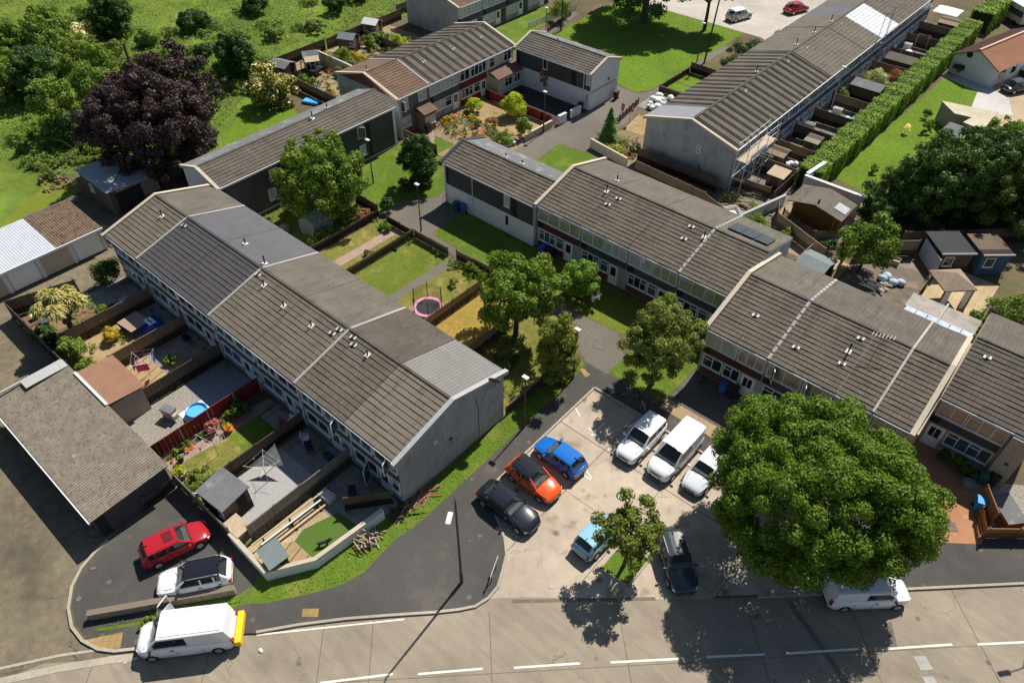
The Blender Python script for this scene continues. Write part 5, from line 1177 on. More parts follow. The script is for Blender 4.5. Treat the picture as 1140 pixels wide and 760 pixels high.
# cabbage palm in the corner garden
def palm(label, loc, h, seed):
    rng = np.random.default_rng(seed); t = thing('cabbage_palm', label, 'palm', (loc[0], loc[1], 0)); b = MB(); heads = []
    for k in range(11):
        a = k * 2 * math.pi / 5.5 + (k > 5) * .5; r = (1.35 if k > 5 else .8) if k else 0; q = (r * math.cos(a), r * math.sin(a), h - (.9 if k else .2) - rng.uniform(0, .5)); heads.append(q)
        b.tube([(0, 0, 0), (.1 * math.cos(a), .1 * math.sin(a), h * .45), q], [.2, .16, .09], 6)
    b.build('trunk', m_bark, t, smooth=60)
    for mm, nn, nm in ((l_palm, 620, 'fronds'), (l_palmg, 420, 'fronds')):
        V = []; F = []
        for q in heads:
            for i in range(nn // 2):
                d = unit(rng, 1, -.5)[0]; L = rng.uniform(.4, .95); s = np.cross(d, [0, 0, 1]); s = s / max(1e-6, np.linalg.norm(s)) * .045
                p0 = np.array(q); p1 = p0 + d * L * .6; p2 = p0 + d * L + np.array([0, 0, -.35 * L]); k = len(V)
                V += [tuple(p0 - s), tuple(p0 + s), tuple(p1 - s * 1.3), tuple(p1 + s * 1.3), tuple(p2)]; F += [(k, k + 1, k + 3, k + 2), (k + 2, k + 3, k + 4)]
        me = bpy.data.meshes.new(nm); me.from_pydata(V, [], F); me.materials.append(mm); o = bpy.data.objects.new(nm, me); COL.objects.link(o); o.parent = t
    return t
palm('straw-coloured cabbage palm with many heads in the corner garden by the lane', (-55.3, 9.7), 5.2, 33)
# shrubs: one leafy mesh each
def shrub(label, loc, r, hgt, m, seed, n=1800, size=.085, group=None, name='shrub', cat='shrub', zmin=-.4, ncl=None, irregular=.2):
    rng = np.random.default_rng(seed); rv = r if isinstance(r, tuple) else (r, r)
    P, N, ctr = clumps(rng, (0, 0, hgt * .5), (rv[0] * .8, rv[1] * .8, hgt * .45), ncl or max(6, int(10 + rv[0] * 8)), .32 * max(.3, min(rv[0], hgt * .7)), n, zmin, (.5, .95), irregular)
    P[:, 2] = np.maximum(P[:, 2], .03)
    o = crown_obj(name, P, N, size, rng, m); o.location = (loc[0], loc[1], loc[2] if len(loc) > 2 else 0); tag(o, label, cat, group); return o
S = [
 ('round dark green bush against the lane side of the left terrace end', (-60.2, 15.2), 1.5, 2.2, l_dark, 4200),
 ('low bright green bush in the corner garden beside the palm', (-56.6, 12.6), .7, .9, l_mid, 900),
 ('dense green shrub under the palm at the corner deck', (-53.5, 8.6), (1.5, 1.2), 1.8, l_mid, 3000),
 ('dark spreading shrub beside the corner deck', (-57.0, 8.0), (1.6, .9), 1.3, l_dark, 2600),
 ('golden shrub beside the brown table top in the second front garden', (-53.0, 11.6), .75, 1.2, l_gold, 1300),
 ('small green shrub at the foot of the fence behind the garage block', (-51.2, 8.6), .8, 1.1, l_mid, 1500),
 ('low yellow-green planting by the garage roof corner', (-50.4, 8.0), (.9, .5), .6, l_yel, 900),
 ('pot plant beside the rotary line on the slabs', (-47.2, 13.2), .5, .8, l_mid, 700),
 ('pink-leaved acer beside the red fence', (-38.4, 11.7), .65, 1.1, l_pinkb, 1000),
 ('dark shrub at the house end of the red-fenced lawn garden', (-38.3, 14.0), .9, 1.3, l_dark, 1700),
 ('thin yellow climber by the red fence', (-38.3, 12.9), .35, 1.2, l_yel, 600),
 ('bed of green pot plants beside the grey felt shed', (-35.2, 8.4), (1.2, .7), .8, l_mid, 1700),
 ('leafy plant in a tub at the lower corner of the lawn garden', (-36.8, 7.9), .5, .6, l_lime, 700),
 ('long low border plants along the red fence', (-38.7, 9.8), (.35, 1.8), .5, l_yel, 1500),
 ('bushy row of green plants beside the greenhouse', (-51.1, 31.5), (.9, 2.0), 1.1, l_yel, 3600),
 ('red-flowered shrub at the end of the greenhouse garden', (-50.9, 36.6), (.9, .8), 1.3, l_rust, 1800),
 ('dark bush beyond the gate of the greenhouse garden', (-50.2, 39.4), 1.0, 1.5, l_dark, 2300),
 ('green bush over the greenhouse garden wall', (-51.8, 36.2), 1.0, 1.4, l_mid, 2200),
 ('small rose bush on the brick-path lawn', (-45.8, 33.2), .6, .6, l_mid, 900),
 ('clump at the gate end of the brick-path garden', (-47.9, 37.0), (.9, .5), .8, l_mid, 1300),
 ('green climber beside the trampoline garden fence', (-36.9, 37.8), (1.2, .4), 1.0, l_mid, 1500),
 ('weedy dark twigs on the trampoline lawn', (-36.9, 35.4), .6, .7, l_olive, 500),
 ('yellow-green shrub at the lower edge of the straw lawn', (-29.5, 29.2), (.8, 1.0), 1.1, l_yel, 1900),
 ('dark shrubs under the spreading tree', (-26.6, 30.6), (1.2, 1.6), 1.2, l_dark, 2600),
 ('grey dead-headed bush at the foot of the golden conifer', (-24.6, 33.8), 1.1, 1.5, l_olive, 2000),
 ('leafy undergrowth at the base of the golden conifer', (-22.7, 33.0), (.9, 2.6), 1.3, l_mid, 3600),
 ('ball-shaped lime green bush in the straw garden', (-54.0, 63.4), 1.7, 2.9, l_lime, 6500),
 ('round green bush beside the low garden wall at the path corner', (-49.9, 60.2), 1.1, 2.3, l_mid, 3200),
 ('spreading yellow-green bush behind the link block roof', (-50.2, 56.9), (1.4, 1.0), 1.6, l_yel, 3000),
 ('lime yellow bush before the bright red panels', (-58.4, 61.0), 1.2, 1.7, l_lime, 3000),
 ('golden low shrub near the brick porch', (-58.9, 56.8), .7, .9, l_gold, 1100),
 ('bright green cushion plant in the gravel beds', (-57.2, 59.2), .6, .7, l_lime, 900),
 ('grey-green shrub among the gravel beds', (-55.6, 58.5), .8, .8, l_olive, 1100),
 ('rust-leaved shrub beside the low wall of the gravel beds', (-54.6, 60.2), .8, .9, l_rust, 1200),
 ('yellow flowering patch at the corner of the gravel beds', (-53.0, 56.4), .7, .5, l_gold, 800),
 ('mixed flowering bed behind the pale wall by the spruce', (-39.6, 64.6), (1.5, .7), .7, l_lime, 2000),
 ('dark leafy plants against the big grey gable', (-38.0, 66.0), (.8, 1.0), .9, l_dark, 1600),
 ('orange flowers by the stone-edged bed at the gable foot', (-38.2, 64.0), .6, .5, l_rust, 700),
 ('weeds along the foot of the white yard wall', (-21.2, 66.2), (.4, 2.6), .6, l_yel, 1500),
 ('variegated pale shrub over the yard fence under the metal roofed house', (-23.9, 99.8), 2.0, 2.6, leafmat('leaf_variegated', (.24, .30, .12), (.36, .40, .2), .25), 4200),
 ('reddish shrub beside the variegated one', (-22.6, 103.4), 1.1, 2.0, l_rust, 1900),
 ('green shrub beside the lamp standard of the yard rows', (-25.6, 93.6), 1.1, 2.0, l_mid, 2200),
 ('lime bush behind the middle terrace rear roof', (-20.2, 59.2), 1.9, 2.6, l_yel, 4800),
 ('leafy bush beside the orange workshop', (-13.3, 62.4), 1.0, 1.4, l_dark, 1900),
 ('green bush below the timber workshop fence', (-17.6, 61.6), .9, 1.2, l_mid, 1500),
 ('yellow-green plant beside the gazebo frame', (-3.6, 57.2), .8, 1.2, l_yel, 1400),
 ('sprawling bright shrub right of the buff slab path', (.6, 60.2), (1.0, 2.8), 1.6, l_yel, 4200),
 ('large light green bush at the right edge above the fan palm', (2.4, 63.6), (2.3, 2.0), 2.4, l_mid, 5600),
 ('clipped dark hedge plant before the right-edge house windows', (3.7, 44.0), (1.6, .6), 1.2, l_dark, 3000),
 ('dark green shrub mass along the front of the top right terrace', (-40.3, 95.5), (2.1, 6.0), 2.8, l_dark, 9000),
 ('round evergreen bush at the far end of the top right front gardens', (-39.2, 104.6), 1.6, 2.2, l_mid, 3000),
 ('yellow flowering bush beside the far front gardens', (-38.2, 101.6), (1.1, 1.3), 1.0, l_gold, 1600),
 ('rose bush below the garages lawn', (-81.9, 19.6), (1.6, 1.0), 1.0, l_bram, 1500),
 ('green garden tree by the rockery behind the left sheds', (-80.2, 58.6), 1.5, 2.6, l_mid, 3000),
 ('gold and green bush beyond the red-panel terrace roof', (-79.6, 60.9), 1.2, 1.4, l_gold, 1800),
 ('low round conifer in the pale-walled back garden', (-78.0, 56.6), 1.1, 1.3, l_mid, 1800),
 ('tall yellow-green bush by the grey gable at the top', (-79.4, 68.0), 1.1, 2.2, l_lime, 2200),
 ('dense border shrubs by the top sheds', (-82.6, 66.4), (1.9, 2.4), 1.7, l_mid, 4000),
 ('round tree-like bush on the front lawns of the top terrace', (-68.8, 91.6), 1.7, 3.0, l_mid, 3600),
 ('low green bush by the white rail of the top terrace', (-71.4, 93.4), 1.2, 1.4, l_lime, 1800),
 ('climbing rose bush on the bungalow gable', (-17.0, 112.0), (.8, .3), 2.0, l_dark, 900),
 ('shrub beside the flat-roofed garden room', (-14.6, 93.6), (.7, 2.0), 1.5, l_mid, 2200),
 ('pale flowering rose standard on the bright lawn', (-16.4, 91.0), .5, 1.1, l_blos, 400),
 ('thin young bush on the bright lawn', (-15.9, 96.6), .6, 1.2, l_dark, 600),
 ('spiky young bush at the bright lawn lower corner', (-15.8, 79.8), .6, 1.0, l_mid, 600),
 ('weed clump at the foot of the scaffolded house', (-25.0, 63.8), (1.3, 1.6), .8, l_olive, 1500),
 ('brown climbing plant on the white and charcoal block', (-55.2, 70.5), (.75, .3), 3.6, l_rust, 900),
 ('grass tuft on the verge beside the low stone wall', (-28.6, 1.2), (.5, 1.2), .35, l_mid, 800),
]
for i, (lb, loc, r, hh, m, n) in enumerate(S): shrub(lb, loc, r, hh, m, 100 + i, n, .075 if n < 2500 else .09)
# fan palm at the right edge
b = MB(); rng = random.Random(5)
for k in range(26):
    a = k * 2 * math.pi / 26; s = .05
    d = Vector((math.cos(a), math.sin(a), .5 + .3 * rng.random())).normalized(); nn = Vector((-math.sin(a), math.cos(a), 0)) * s
    p = d * 1.3; q = d * 1.9 + Vector((0, 0, -.4)); b.quad(tuple(nn * .2), tuple(p + nn), tuple(q), tuple(p - nn))
b.build('fan_palm', l_palmg, loc=(2.6, 59.4, .5), label='low spiky fan palm behind the right-edge house roof', cat='palm')
# big trees: conifers behind the right-hand gardens, tree on the green
cg = 'dark conifers behind the right-hand gardens'
for i, (x, y_, h, r, lb) in enumerate([(-11.4, 73.0, 6.6, 2.3, 'first dark conifer, at the corner of the bright lawn'), (-8.6, 74.2, 8.6, 2.7, 'tall dark conifer next to the corner one'), (-5.8, 76.2, 9.6, 2.9, 'dark conifer above the dark flat-roofed garden room'), (-3.0, 78.4, 10.0, 3.0, 'dark conifer above the blue-walled garden room'), (-.2, 80.6, 10.2, 3.0, 'dark conifer near the right edge'), (2.4, 83.0, 10.0, 3.0, 'dark conifer cut by the right edge of the view'), (-9.8, 78.8, 7.6, 2.5, 'dark conifer nearest the pale flat roof'), (-6.6, 81.4, 8.6, 2.8, 'second-row dark conifer in the middle of the group'), (-3.4, 84.2, 8.8, 2.8, 'second-row dark conifer toward the right edge')]):
    tree(lb, (x, y_), h * .92, (r * 1.15, r * 1.15, h * .46), l_conif, 150, .5, 24000, .11, 60 + i, name='conifer_tree', zc=h * .46, zmin=-1, trunk=.2, group=cg, irregular=.35)
tree('bright green topped tree behind the dark conifers', (-5.6, 88.6), 6.4, (2.6, 2.6, 2.6), l_mid, 90, .5, 15000, .12, 69, zc=3.6, zmin=-.9); tree('leafy shrub tree at the end of the white block wall', (-12.0, 70.0), 3.4, (1.6, 1.6, 1.5), l_dark, 50, .4, 8000, .10, 66, zc=1.8, zmin=-.9)
tree('leafy green tree in the shaded back yard behind the stepped-forward terrace', (-10.2, 61.4), 4.9, (2.2, 2.1, 1.9), l_yel, 34, .6, 9500, .13, 70, trunk=.12, zc=3.0, irregular=.25)
tree('great dark tree at the top edge shading the green', (-59.3, 100.0), 12.5, (8.8, 7.5, 4.6), l_dark, 240, 1.0, 60000, .2, 71, trunk=.5, zc=7.6, zmin=-.7)
tree('light leafy tree near the top edge beside the great dark tree', (-50.6, 103.2), 9.5, (3.6, 3.4, 3.0), l_mid, 40, .9, 13000, .2, 72, trunk=.25, zc=6.4)
# hedges
def hedge(label, p, q, wd, h, m, n, seed, size=.1):
    rng = np.random.default_rng(seed); P0, Q0 = np.array(p), np.array(q); L = np.linalg.norm(Q0 - P0); d = (Q0 - P0) / L; nn = np.array([-d[1], d[0]])
    t = thing('hedge', label, 'hedge', (p[0], p[1], 0), math.atan2(d[1], d[0]))
    s = rng.uniform(0, L, n); f = rng.uniform(0, 1, n); per = wd + 2 * h; u = f * per
    y_ = np.where(u < h, -wd / 2, np.where(u < h + wd, u - h - wd / 2, wd / 2)); z = np.where(u < h, u, np.where(u < h + wd, h, per - u))
    N = np.stack([np.zeros(n), np.where(u < h, -1., np.where(u < h + wd, 0., 1.)), np.where((u >= h) & (u < h + wd), 1., .25)], 1) + rng.normal(size=(n, 3)) * .5
    wob = .10 * np.sin(s * 1.3) + .08 * np.sin(s * 3.1 + 1) + rng.normal(size=n) * .06
    P = np.stack([s, y_ + np.sign(y_) * wob, z + wob * (z > h - .05)], 1); P[:, 2] = np.maximum(P[:, 2], .05)
    crown_obj('foliage', P, N, size, rng, m, t)
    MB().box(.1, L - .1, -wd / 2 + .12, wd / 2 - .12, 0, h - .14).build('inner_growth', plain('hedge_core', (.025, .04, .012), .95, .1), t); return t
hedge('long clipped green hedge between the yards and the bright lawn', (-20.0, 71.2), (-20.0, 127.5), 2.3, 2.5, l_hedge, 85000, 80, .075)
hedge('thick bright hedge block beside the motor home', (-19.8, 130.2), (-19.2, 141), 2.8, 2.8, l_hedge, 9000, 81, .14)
# meadow: undergrowth mass and single bushes
rng = np.random.default_rng(90)
def inside(P, poly):
    x, y_ = P[:, 0], P[:, 1]; r = np.zeros(len(P), bool); n = len(poly); j = n - 1
    for i in range(n):
        xi, yi = poly[i]; xj, yj = poly[j]
        c = ((yi > y_) != (yj > y_)) & (x < (xj - xi) * (y_ - yi) / (yj - yi + 1e-12) + xi); r ^= c; j = i
    return r
mp = [(-74.5, 47.2), (-84, 49.5), (-87, 56), (-88.6, 76), (-89, 97), (-170, 140), (-170, 20), (-88, 17.5), (-83, 20.5), (-79, 30), (-78.6, 38.6), (-84.5, 47.5), (-76, 46.9)]
Q = np.stack([rng.uniform(-160, -73, 60000), rng.uniform(17, 125, 60000)], 1); Q = Q[inside(Q, mp)]
dens = .5 + .5 * np.sin(Q[:, 0] * .21 + 1) * np.cos(Q[:, 1] * .17) + .35 * np.sin(Q[:, 0] * .63 + Q[:, 1] * .5)
Q = Q[rng.uniform(0, 1, len(Q)) < np.clip(dens * .6 + .4, .06, 1)]
hm = .25 + .45 * np.clip(.5 + .5 * np.sin(Q[:, 0] * .33) * np.cos(Q[:, 1] * .29 + 2), 0, 1)
def tuft(Q, hm, k, spread, size, m, name, label):
    n = len(Q); idx = np.repeat(np.arange(n), k); P = np.zeros((n * k, 3)); P[:, :2] = Q[idx] + rng.normal(size=(n * k, 2)) * spread; P[:, 2] = .06 + rng.uniform(0, 1, n * k) ** .7 * hm[idx]
    N = rng.normal(size=(n * k, 3)) * .6 + np.array([0, 0, .9]); o = crown_obj(name, P, N, size, rng, m); tag(o, label, 'undergrowth', None, 'stuff'); return o
k1 = rng.uniform(0, 1, len(Q)) < .5
tuft(Q[k1], hm[k1], 5, .3, .10, l_bram, 'undergrowth', 'rough bramble and nettle growth covering the meadow')
tuft(Q[~k1], hm[~k1] * .6, 5, .3, .09, l_meadow, 'undergrowth', 'tall bright grass and weeds between the brambles of the meadow')
mg = 'bushes scattered over the rough meadow'
MS = [(-116, 42.5, 3.6, 3.8, l_mid, 'bright green thicket at the top left of the meadow'), (-112.5, 34, 4.0, 4.2, l_mid, 'large mixed green thicket above the copper beech at the left'), (-108.5, 30.8, 3.0, 3.6, l_dark, 'dark bush in the left-hand thicket'), (-117.5, 46.8, 2.6, 3.4, l_dark, 'dark bush at the top edge of the meadow'), (-106.6, 44.8, 1.7, 2.2, l_mid, 'small round bush in the middle of the meadow top'), (-106.8, 52.6, 2.6, 2.8, l_dark, 'rounded dark green bush alone in the upper meadow'), (-105.6, 62.4, 2.4, 2.6, l_dark, 'dark bush at the top edge beyond the alone-standing one'), (-91.0, 49.2, 2.4, 4.0, l_dark, 'tall dark ivy-clad bush beside the mown lawn'), (-94.2, 46.4, 1.4, 3.4, l_dark, 'narrow dark ivy stump beside the tall ivy-clad bush'), (-98.2, 43.6, 1.8, 2.0, l_yel, 'yellow-green bush just above the copper beech'), (-118, 36, 3.2, 3.0, l_yel, 'yellowish bush in the left-hand thicket'), (-110.0, 27.0, 2.6, 2.8, l_mid, 'cream-flecked bush at the left edge of the meadow'), (-94.8, 31.6, 2.9, 5.0, l_mid, 'leafy green tree-bush left of the copper beech'), (-87.6, 25.2, 2.6, 3.2, l_dark, 'dark undergrowth bush at the foot of the copper beech'), (-84.4, 27.5, 2.2, 2.4, l_mid, 'green bush beside the bare branches left of the copper beech'), (-97.0, 70.5, 2.4, 2.2, l_dark, 'dark bush near the top sheds in the meadow'), (-95.2, 58.0, 2.0, 1.6, l_bram, 'pale bramble mound by the mown lawn'), (-93.0, 64.0, 2.2, 1.4, l_bram, 'low pale bramble mound behind the sheds'), (-125, 30, 3.4, 3.4, l_mid, 'round green bush at the far left edge of the meadow'), (-98.5, 76.8, 2.6, 2.2, l_mid, 'green bush along the meadow fence near the top')]
for i, (x, y_, r, h, m, lb) in enumerate(MS): shrub(lb, (x, y_), (r, r * .9), h, m, 300 + i, int(4600 * r), .115, mg, 'bush', 'bush', -.3)
shrub('white elder blossom bush in the left-hand thicket', (-112.5, 38.5), (2.0, 1.6), 3.0, l_blos, 340, 900, .13, mg, 'bush', 'bush')
for k, (px_, py_, h, r, m, lb) in enumerate(((78, 150, 7.5, 2.9, l_mid, 'tall loose green tree just left of the copper beech'), (48, 112, 6.0, 2.8, l_dark, 'dark mature tree in the left-hand thicket'), (108, 92, 6.5, 3.0, l_mid, 'bright green mature tree at the heart of the left-hand thicket'), (12, 112, 5.5, 2.8, l_yel, 'yellow-green mature tree at the left edge above the open grass'), (128, 42, 5.5, 2.6, l_dark, 'dark mature tree behind the elder blossom'), (62, 62, 6.0, 3.0, l_mid, 'green mature tree at the top of the left-hand thicket'), (268, 90, 6.0, 1.9, l_dark, 'tall dark ivy-covered tree between the beech and the mown lawn'), (20, 66, 5.0, 2.6, l_mid, 'mid-green tree at the upper left edge'))):
    q = at(px_, py_); tree(lb, q, h, (r, r * .95, h * .46), m, 90, .5, 13000, .13, 700 + k, zc=h * .52, zmin=-.95, trunk=.18, group='trees of the left-hand thicket', irregular=.3)
b = MB(); rr = random.Random(8)
for k in range(16):
    a = rr.uniform(0, 6.28); L = rr.uniform(1.5, 3.2); b.tube([(0, 0, .1), (math.cos(a) * L * .5, math.sin(a) * L * .5, L * .7), (math.cos(a) * L, math.sin(a) * L, L * .9)], [.07, .04, .012], 5)
b.build('bare_bush', m_bark, loc=(-84.6, 24.2, 0), label='bare brown branches left of the tin-roofed shed', cat='bush')
MB().tube([(0, 0, 0), (.1, .05, 5.2)], [.22, .15], 8).build('dead_trunk', m_bark, loc=(-96.5, 37.6, 0), label='bare dead tree trunk standing behind the copper beech', cat='tree trunk')
# scrub masses of the meadow
def scrub(lb, spots, m, seed, size=.2, per=420):
    if size > .12: size *= .62; per *= 2.3
    rg = np.random.default_rng(seed); PP = []; NN = []
    for (x, y_, r, h) in spots:
        P, N, _ = clumps(rg, (x, y_, h * .4), (r, r * rg.uniform(.7, 1.1), h * .6), int(8 + 5 * r), .34 * min(r, h + .6), int(per * r), -.2, (.4, 1.0), .3); P[:, 2] = np.maximum(P[:, 2], .05); PP.append(P); NN.append(N)
    o = crown_obj('undergrowth', np.vstack(PP), np.vstack(NN), size, rg, m); tag(o, lb, 'undergrowth', None, 'stuff')
rg = np.random.default_rng(17); left = []; mids = []; lows = []
def spot(x0, x1, y0, y1, r, h): q = at(rg.uniform(x0, x1), rg.uniform(y0, y1)); return (q[0], q[1], rg.uniform(*r), rg.uniform(*h))
for k in range(34): left.append(spot(2, 112, 42, 108, (1.2, 2.8), (1.4, 3.4)))
for k in range(26): mids.append(spot(125, 300, 30, 105, (.9, 2.0), (.6, 1.3)))
for k in range(24): lows.append(spot(0, 420, 0, 110, (.8, 2.2), (.4, 1.0)))
for k in range(24): lows.append(spot(20, 110, 130, 185, (.6, 1.4), (.4, 1.0)))
scrub('dense overgrown scrub merging round the left-hand thicket', left[::2], l_mid, 18, .2); scrub('darker tangled scrub inside the left-hand thicket', left[1::2], l_dark, 19, .2)
scrub('bramble mounds between the thicket and the sheds', mids, l_bram, 20, .16); scrub('low bright scrub patches over the meadow', lows[::2], l_meadow, 21, .16); scrub('low grey-green nettle patches over the meadow', lows[1::2], l_bram, 22, .16)
def bed(lb, x0, x1, y0, y1, n, m, seed, r=(.2, .55), h=(.2, .7), size=.07, per=240):
    rg = np.random.default_rng(seed); scrub(lb, [(rg.uniform(x0, x1), rg.uniform(y0, y1), rg.uniform(*r), rg.uniform(*h)) for k in range(n)], m, seed + 1, size, per)
l_flow = leafmat('flower_mix', (.40, .10, .16), (.55, .32, .05), .3); l_greyg = leafmat('leaf_grey_green', (.12, .16, .09), (.18, .22, .12), .2)
for k, (m, n) in enumerate(((l_mid, 16), (l_gold, 7), (l_rust, 8), (l_greyg, 9), (l_dark, 8))):
    bed('mixed planting crowding the gravel beds, %s tones' % ('mid-green', 'golden', 'rust-brown', 'grey-green', 'dark green')[k], -59.6, -50.2, 54.6, 60.2, int(n * 1.6), m, 400 + k * 7)
    bed('planting in the stone-edged bed under the big grey gable, %s tones' % ('mid-green', 'golden', 'rust-brown', 'grey-green', 'dark green')[k], -41.8, -37.4, 63.6, 68.6, max(3, n // 2), m, 450 + k * 7)
    bed('garden planting on the meadow side of the red-panel terrace, %s tones' % ('mid-green', 'golden', 'rust-brown', 'grey-green', 'dark green')[k], -85.5, -73.5, 58.4, 72, n + 6, m, 500 + k * 7, (.3, .9), (.3, 1.3), .1)
    bed('garden planting in the pale-walled garden, %s tones' % ('mid-green', 'golden', 'rust-brown', 'grey-green', 'dark green')[k], -81.0, -73.5, 52, 56.6, max(3, n // 2), m, 550 + k * 7, (.25, .6), (.2, .8), .08)
bed('flowers dotted through the pale-walled garden', -81, -74, 51.5, 56.8, 9, l_flow, 600); bed('flowers dotted through the gravel beds', -59, -50.5, 54.6, 60, 9, l_flow, 602)
bed('weeds and low plants along the greenhouse garden fence', -58.8, -51, 27.4, 37, 16, l_mid, 604, (.25, .7), (.2, .7)); bed('low plants under the spreading tree of the end garden', -29, -24, 28, 34, 14, l_dark, 606, (.3, .7), (.3, .8))
bed('leafy plants crowding the corner garden under the palm', -59.5, -53, 7.8, 12.8, 22, l_mid, 620, (.25, .6), (.3, 1.0)); bed('pot plants and weeds along the first terrace patios', -59.5, -29.5, 15.5, 16.3, 26, l_mid, 622, (.12, .28), (.2, .6)); bed('plants beside the grey felt shed', -36.8, -34.2, 7.8, 9.4, 12, l_yel, 624, (.2, .4), (.3, .7)); bed('flowers along the lawn garden path', -38.6, -37.8, 8, 14, 10, l_flow, 626, (.1, .22), (.15, .4)); bed('border plants along the centre garden fences', -50, -35, 37, 37.8, 20, l_mid, 628, (.2, .5), (.2, .7)); bed('border plants beside the low brown fence', -45.6, -45.1, 28, 37, 12, l_yel, 630, (.15, .3), (.15, .5)); bed('weeds in the second front garden', -54.2, -50.2, 8, 13, 12, l_yel, 608, (.15, .45), (.1, .45)); bed('pot plants and weeds by the red fence path', -38.9, -38.5, 7.8, 15, 14, l_mid, 610, (.12, .3), (.15, .6)); bed('weeds along the garage block foot', -50.5, -36, 1.3, 1.9, 16, l_grass, 612, (.08, .2), (.05, .2), .05, 300)
bed('low plants at the right-edge garden', .6, 6, 57, 66, 14, l_yel, 614, (.4, 1.0), (.5, 1.4), .1); bed('weeds behind the middle terrace', -34, -22, 56, 60.5, 22, l_mid, 616, (.3, .8), (.2, .9)); bed('shrubs and weeds in the scaffolded corner', -25.8, -22, 61, 66, 12, l_olive, 618, (.2, .6), (.2, .7))
# short grass standing in the lawns
def turf(lb, poly, dens, m, seed, hgt=.06, size=.04):
    rg = np.random.default_rng(seed); xs = [p[0] for p in poly]; ys = [p[1] for p in poly]; n = int((max(xs) - min(xs)) * (max(ys) - min(ys)) * dens)
    Q = np.stack([rg.uniform(min(xs) - .1, max(xs) + .1, n), rg.uniform(min(ys) - .1, max(ys) + .1, n)], 1); Q = Q[inside(Q, poly)]
    w_ = .5 + .5 * np.sin(Q[:, 0] * .9 + seed) * np.cos(Q[:, 1] * .8); Q = Q[rg.uniform(0, 1, len(Q)) < .25 + .75 * w_]; n = len(Q); Q = Q + rg.normal(size=Q.shape) * .08
    P = np.concatenate([Q, .02 + rg.uniform(0, hgt, (n, 1))], 1); o = crown_obj('grass', P, rg.normal(size=(n, 3)) * .55 + np.array([0, 0, 1.]), size, rg, m); tag(o, lb, 'grass', None, 'stuff')
l_grassdry = leafmat('leaf_grass_dry', (.17, .16, .03), (.24, .19, .05), .3); l_grassdk = leafmat('leaf_grass_dark', (.06, .11, .014), (.09, .145, .02), .3)
turf('grass of the dark shrub lawn beside the link block', [(-59.3, 38.3), (-50.6, 38.5), (-48.6, 44.5), (-49.3, 50.3), (-59.3, 50.3)], 40, l_grass, 1)
turf('rough turf of the greenhouse garden', [(-59.3, 27), (-50.3, 27), (-50.3, 38), (-59.3, 38)], 45, l_grass, 2, .16, .06)
turf('dry turf of the brick-path garden', [(-49.8, 26.9), (-48, 26.9), (-47.8, 37.8), (-49.8, 37.8)], 45, l_grassdry, 3); turf('dry turf beside the brick path', [(-46.8, 26.9), (-45.1, 26.9), (-45.1, 37.8), (-46.6, 37.8)], 45, l_grassdry, 4)
turf('grass of the plain lawn', [(-44.8, 26.9), (-40.3, 26.9), (-40.1, 38), (-44.8, 38)], 40, l_grass, 5, .04); turf('dry grass of the trampoline lawn', [(-39.2, 26.9), (-35, 26.9), (-35, 38.1), (-39.1, 38.1)], 40, l_grassdry, 6)
turf('straw-coloured grass of the yellow lawn', [(-34.7, 26.9), (-29.6, 26.9), (-29.6, 38.1), (-34.7, 38.1)], 30, leafmat('leaf_straw_grass', (.28, .19, .05), (.36, .24, .06), .3), 7, .05); turf('patchy grass of the shaded end garden', [(-29.2, 26.9), (-23.4, 26.9), (-23.4, 38.2), (-29.2, 38.2)], 40, l_grass, 8)
turf('grass before the link block and the middle terrace', [(-44, 39.6), (-22.2, 40), (-21.4, 44.5), (-44.3, 44.3)], 35, l_grassdk, 9, .05); turf('grass under the loose grey-green tree', [(-20.2, 35.7), (-15.3, 35.7), (-15.3, 44), (-20.2, 40.2)], 40, l_grass, 10)
turf('grass of the big green', [(-66.4, 86.3), (-49, 79.4), (-45.7, 81), (-45.8, 106), (-67.4, 106)], 16, l_grassdk, 11, .06, .06); turf('grass of the long bright lawn', [(-18.7, 76), (-18, 112), (-13.3, 110.4), (-12.9, 104), (-9.6, 100), (-9.6, 88), (-14.3, 75.2)], 18, l_grassdk, 12, .05, .05)
turf('grass of the mown lawn beside the meadow', [(-83, 47.5), (-75.3, 46.4), (-66.1, 39.8), (-66.1, 30.2), (-73, 30.2), (-77.8, 39.4)], 22, l_grass, 13, .06, .05); turf('dry grass of the lawn garden by the red fence', [(-37.7, 7.6), (-34, 7.6), (-34, 14.5), (-37.6, 14.5)], 45, l_grassdry, 14, .05); turf('grass on the tree island of the parking court', [(-10.5, 21.5), (-8.8, 21.7), (-8.8, 23.8), (-10.5, 23.8)], 90, l_grass, 15)
turf('weeds and grass along the house foot and kerb of the pavement', [(-20.5, 20.6), (-20.1, 20.6), (-20.1, 33.4), (-20.5, 33.4)], 20, l_grassdry, 16, .05)
# grass tufts on the verges
Q = np.stack([rng.uniform(-32, -21, 16000), rng.uniform(-3, 35.5, 16000)], 1)
vp = [[(-23.2, 15.3)] + verge_edge[7:] + [(-22.2, 35.2), (-23.1, 35.2)], px((285, 655), (295, 669), (347, 658), (377, 650), (405, 635), (440, 598), (460, 585), (478, 569)) + [(-23.2, 15.3), (-23.8, 9.8), (-25.4, 7.2)], px((103, 699), (168, 692), (265, 672), (280, 660), (276, 655), (262, 664), (160, 682))]
for poly, lb in zip(vp, ('short verge grass beside the grey gable', 'long verge grass below the white garden wall', 'long grass between the low stone wall and the van')):
    q = Q[inside(Q, poly)]
    if len(q) < 5: continue
    n = len(q); P = np.concatenate([q, .02 + rng.uniform(0, .08, (n, 1))], 1); o = crown_obj('grass', P, rng.normal(size=(n, 3)) * .5 + np.array([0, 0, 1.]), .05, rng, l_grass); tag(o, lb, 'grass', None, 'stuff')
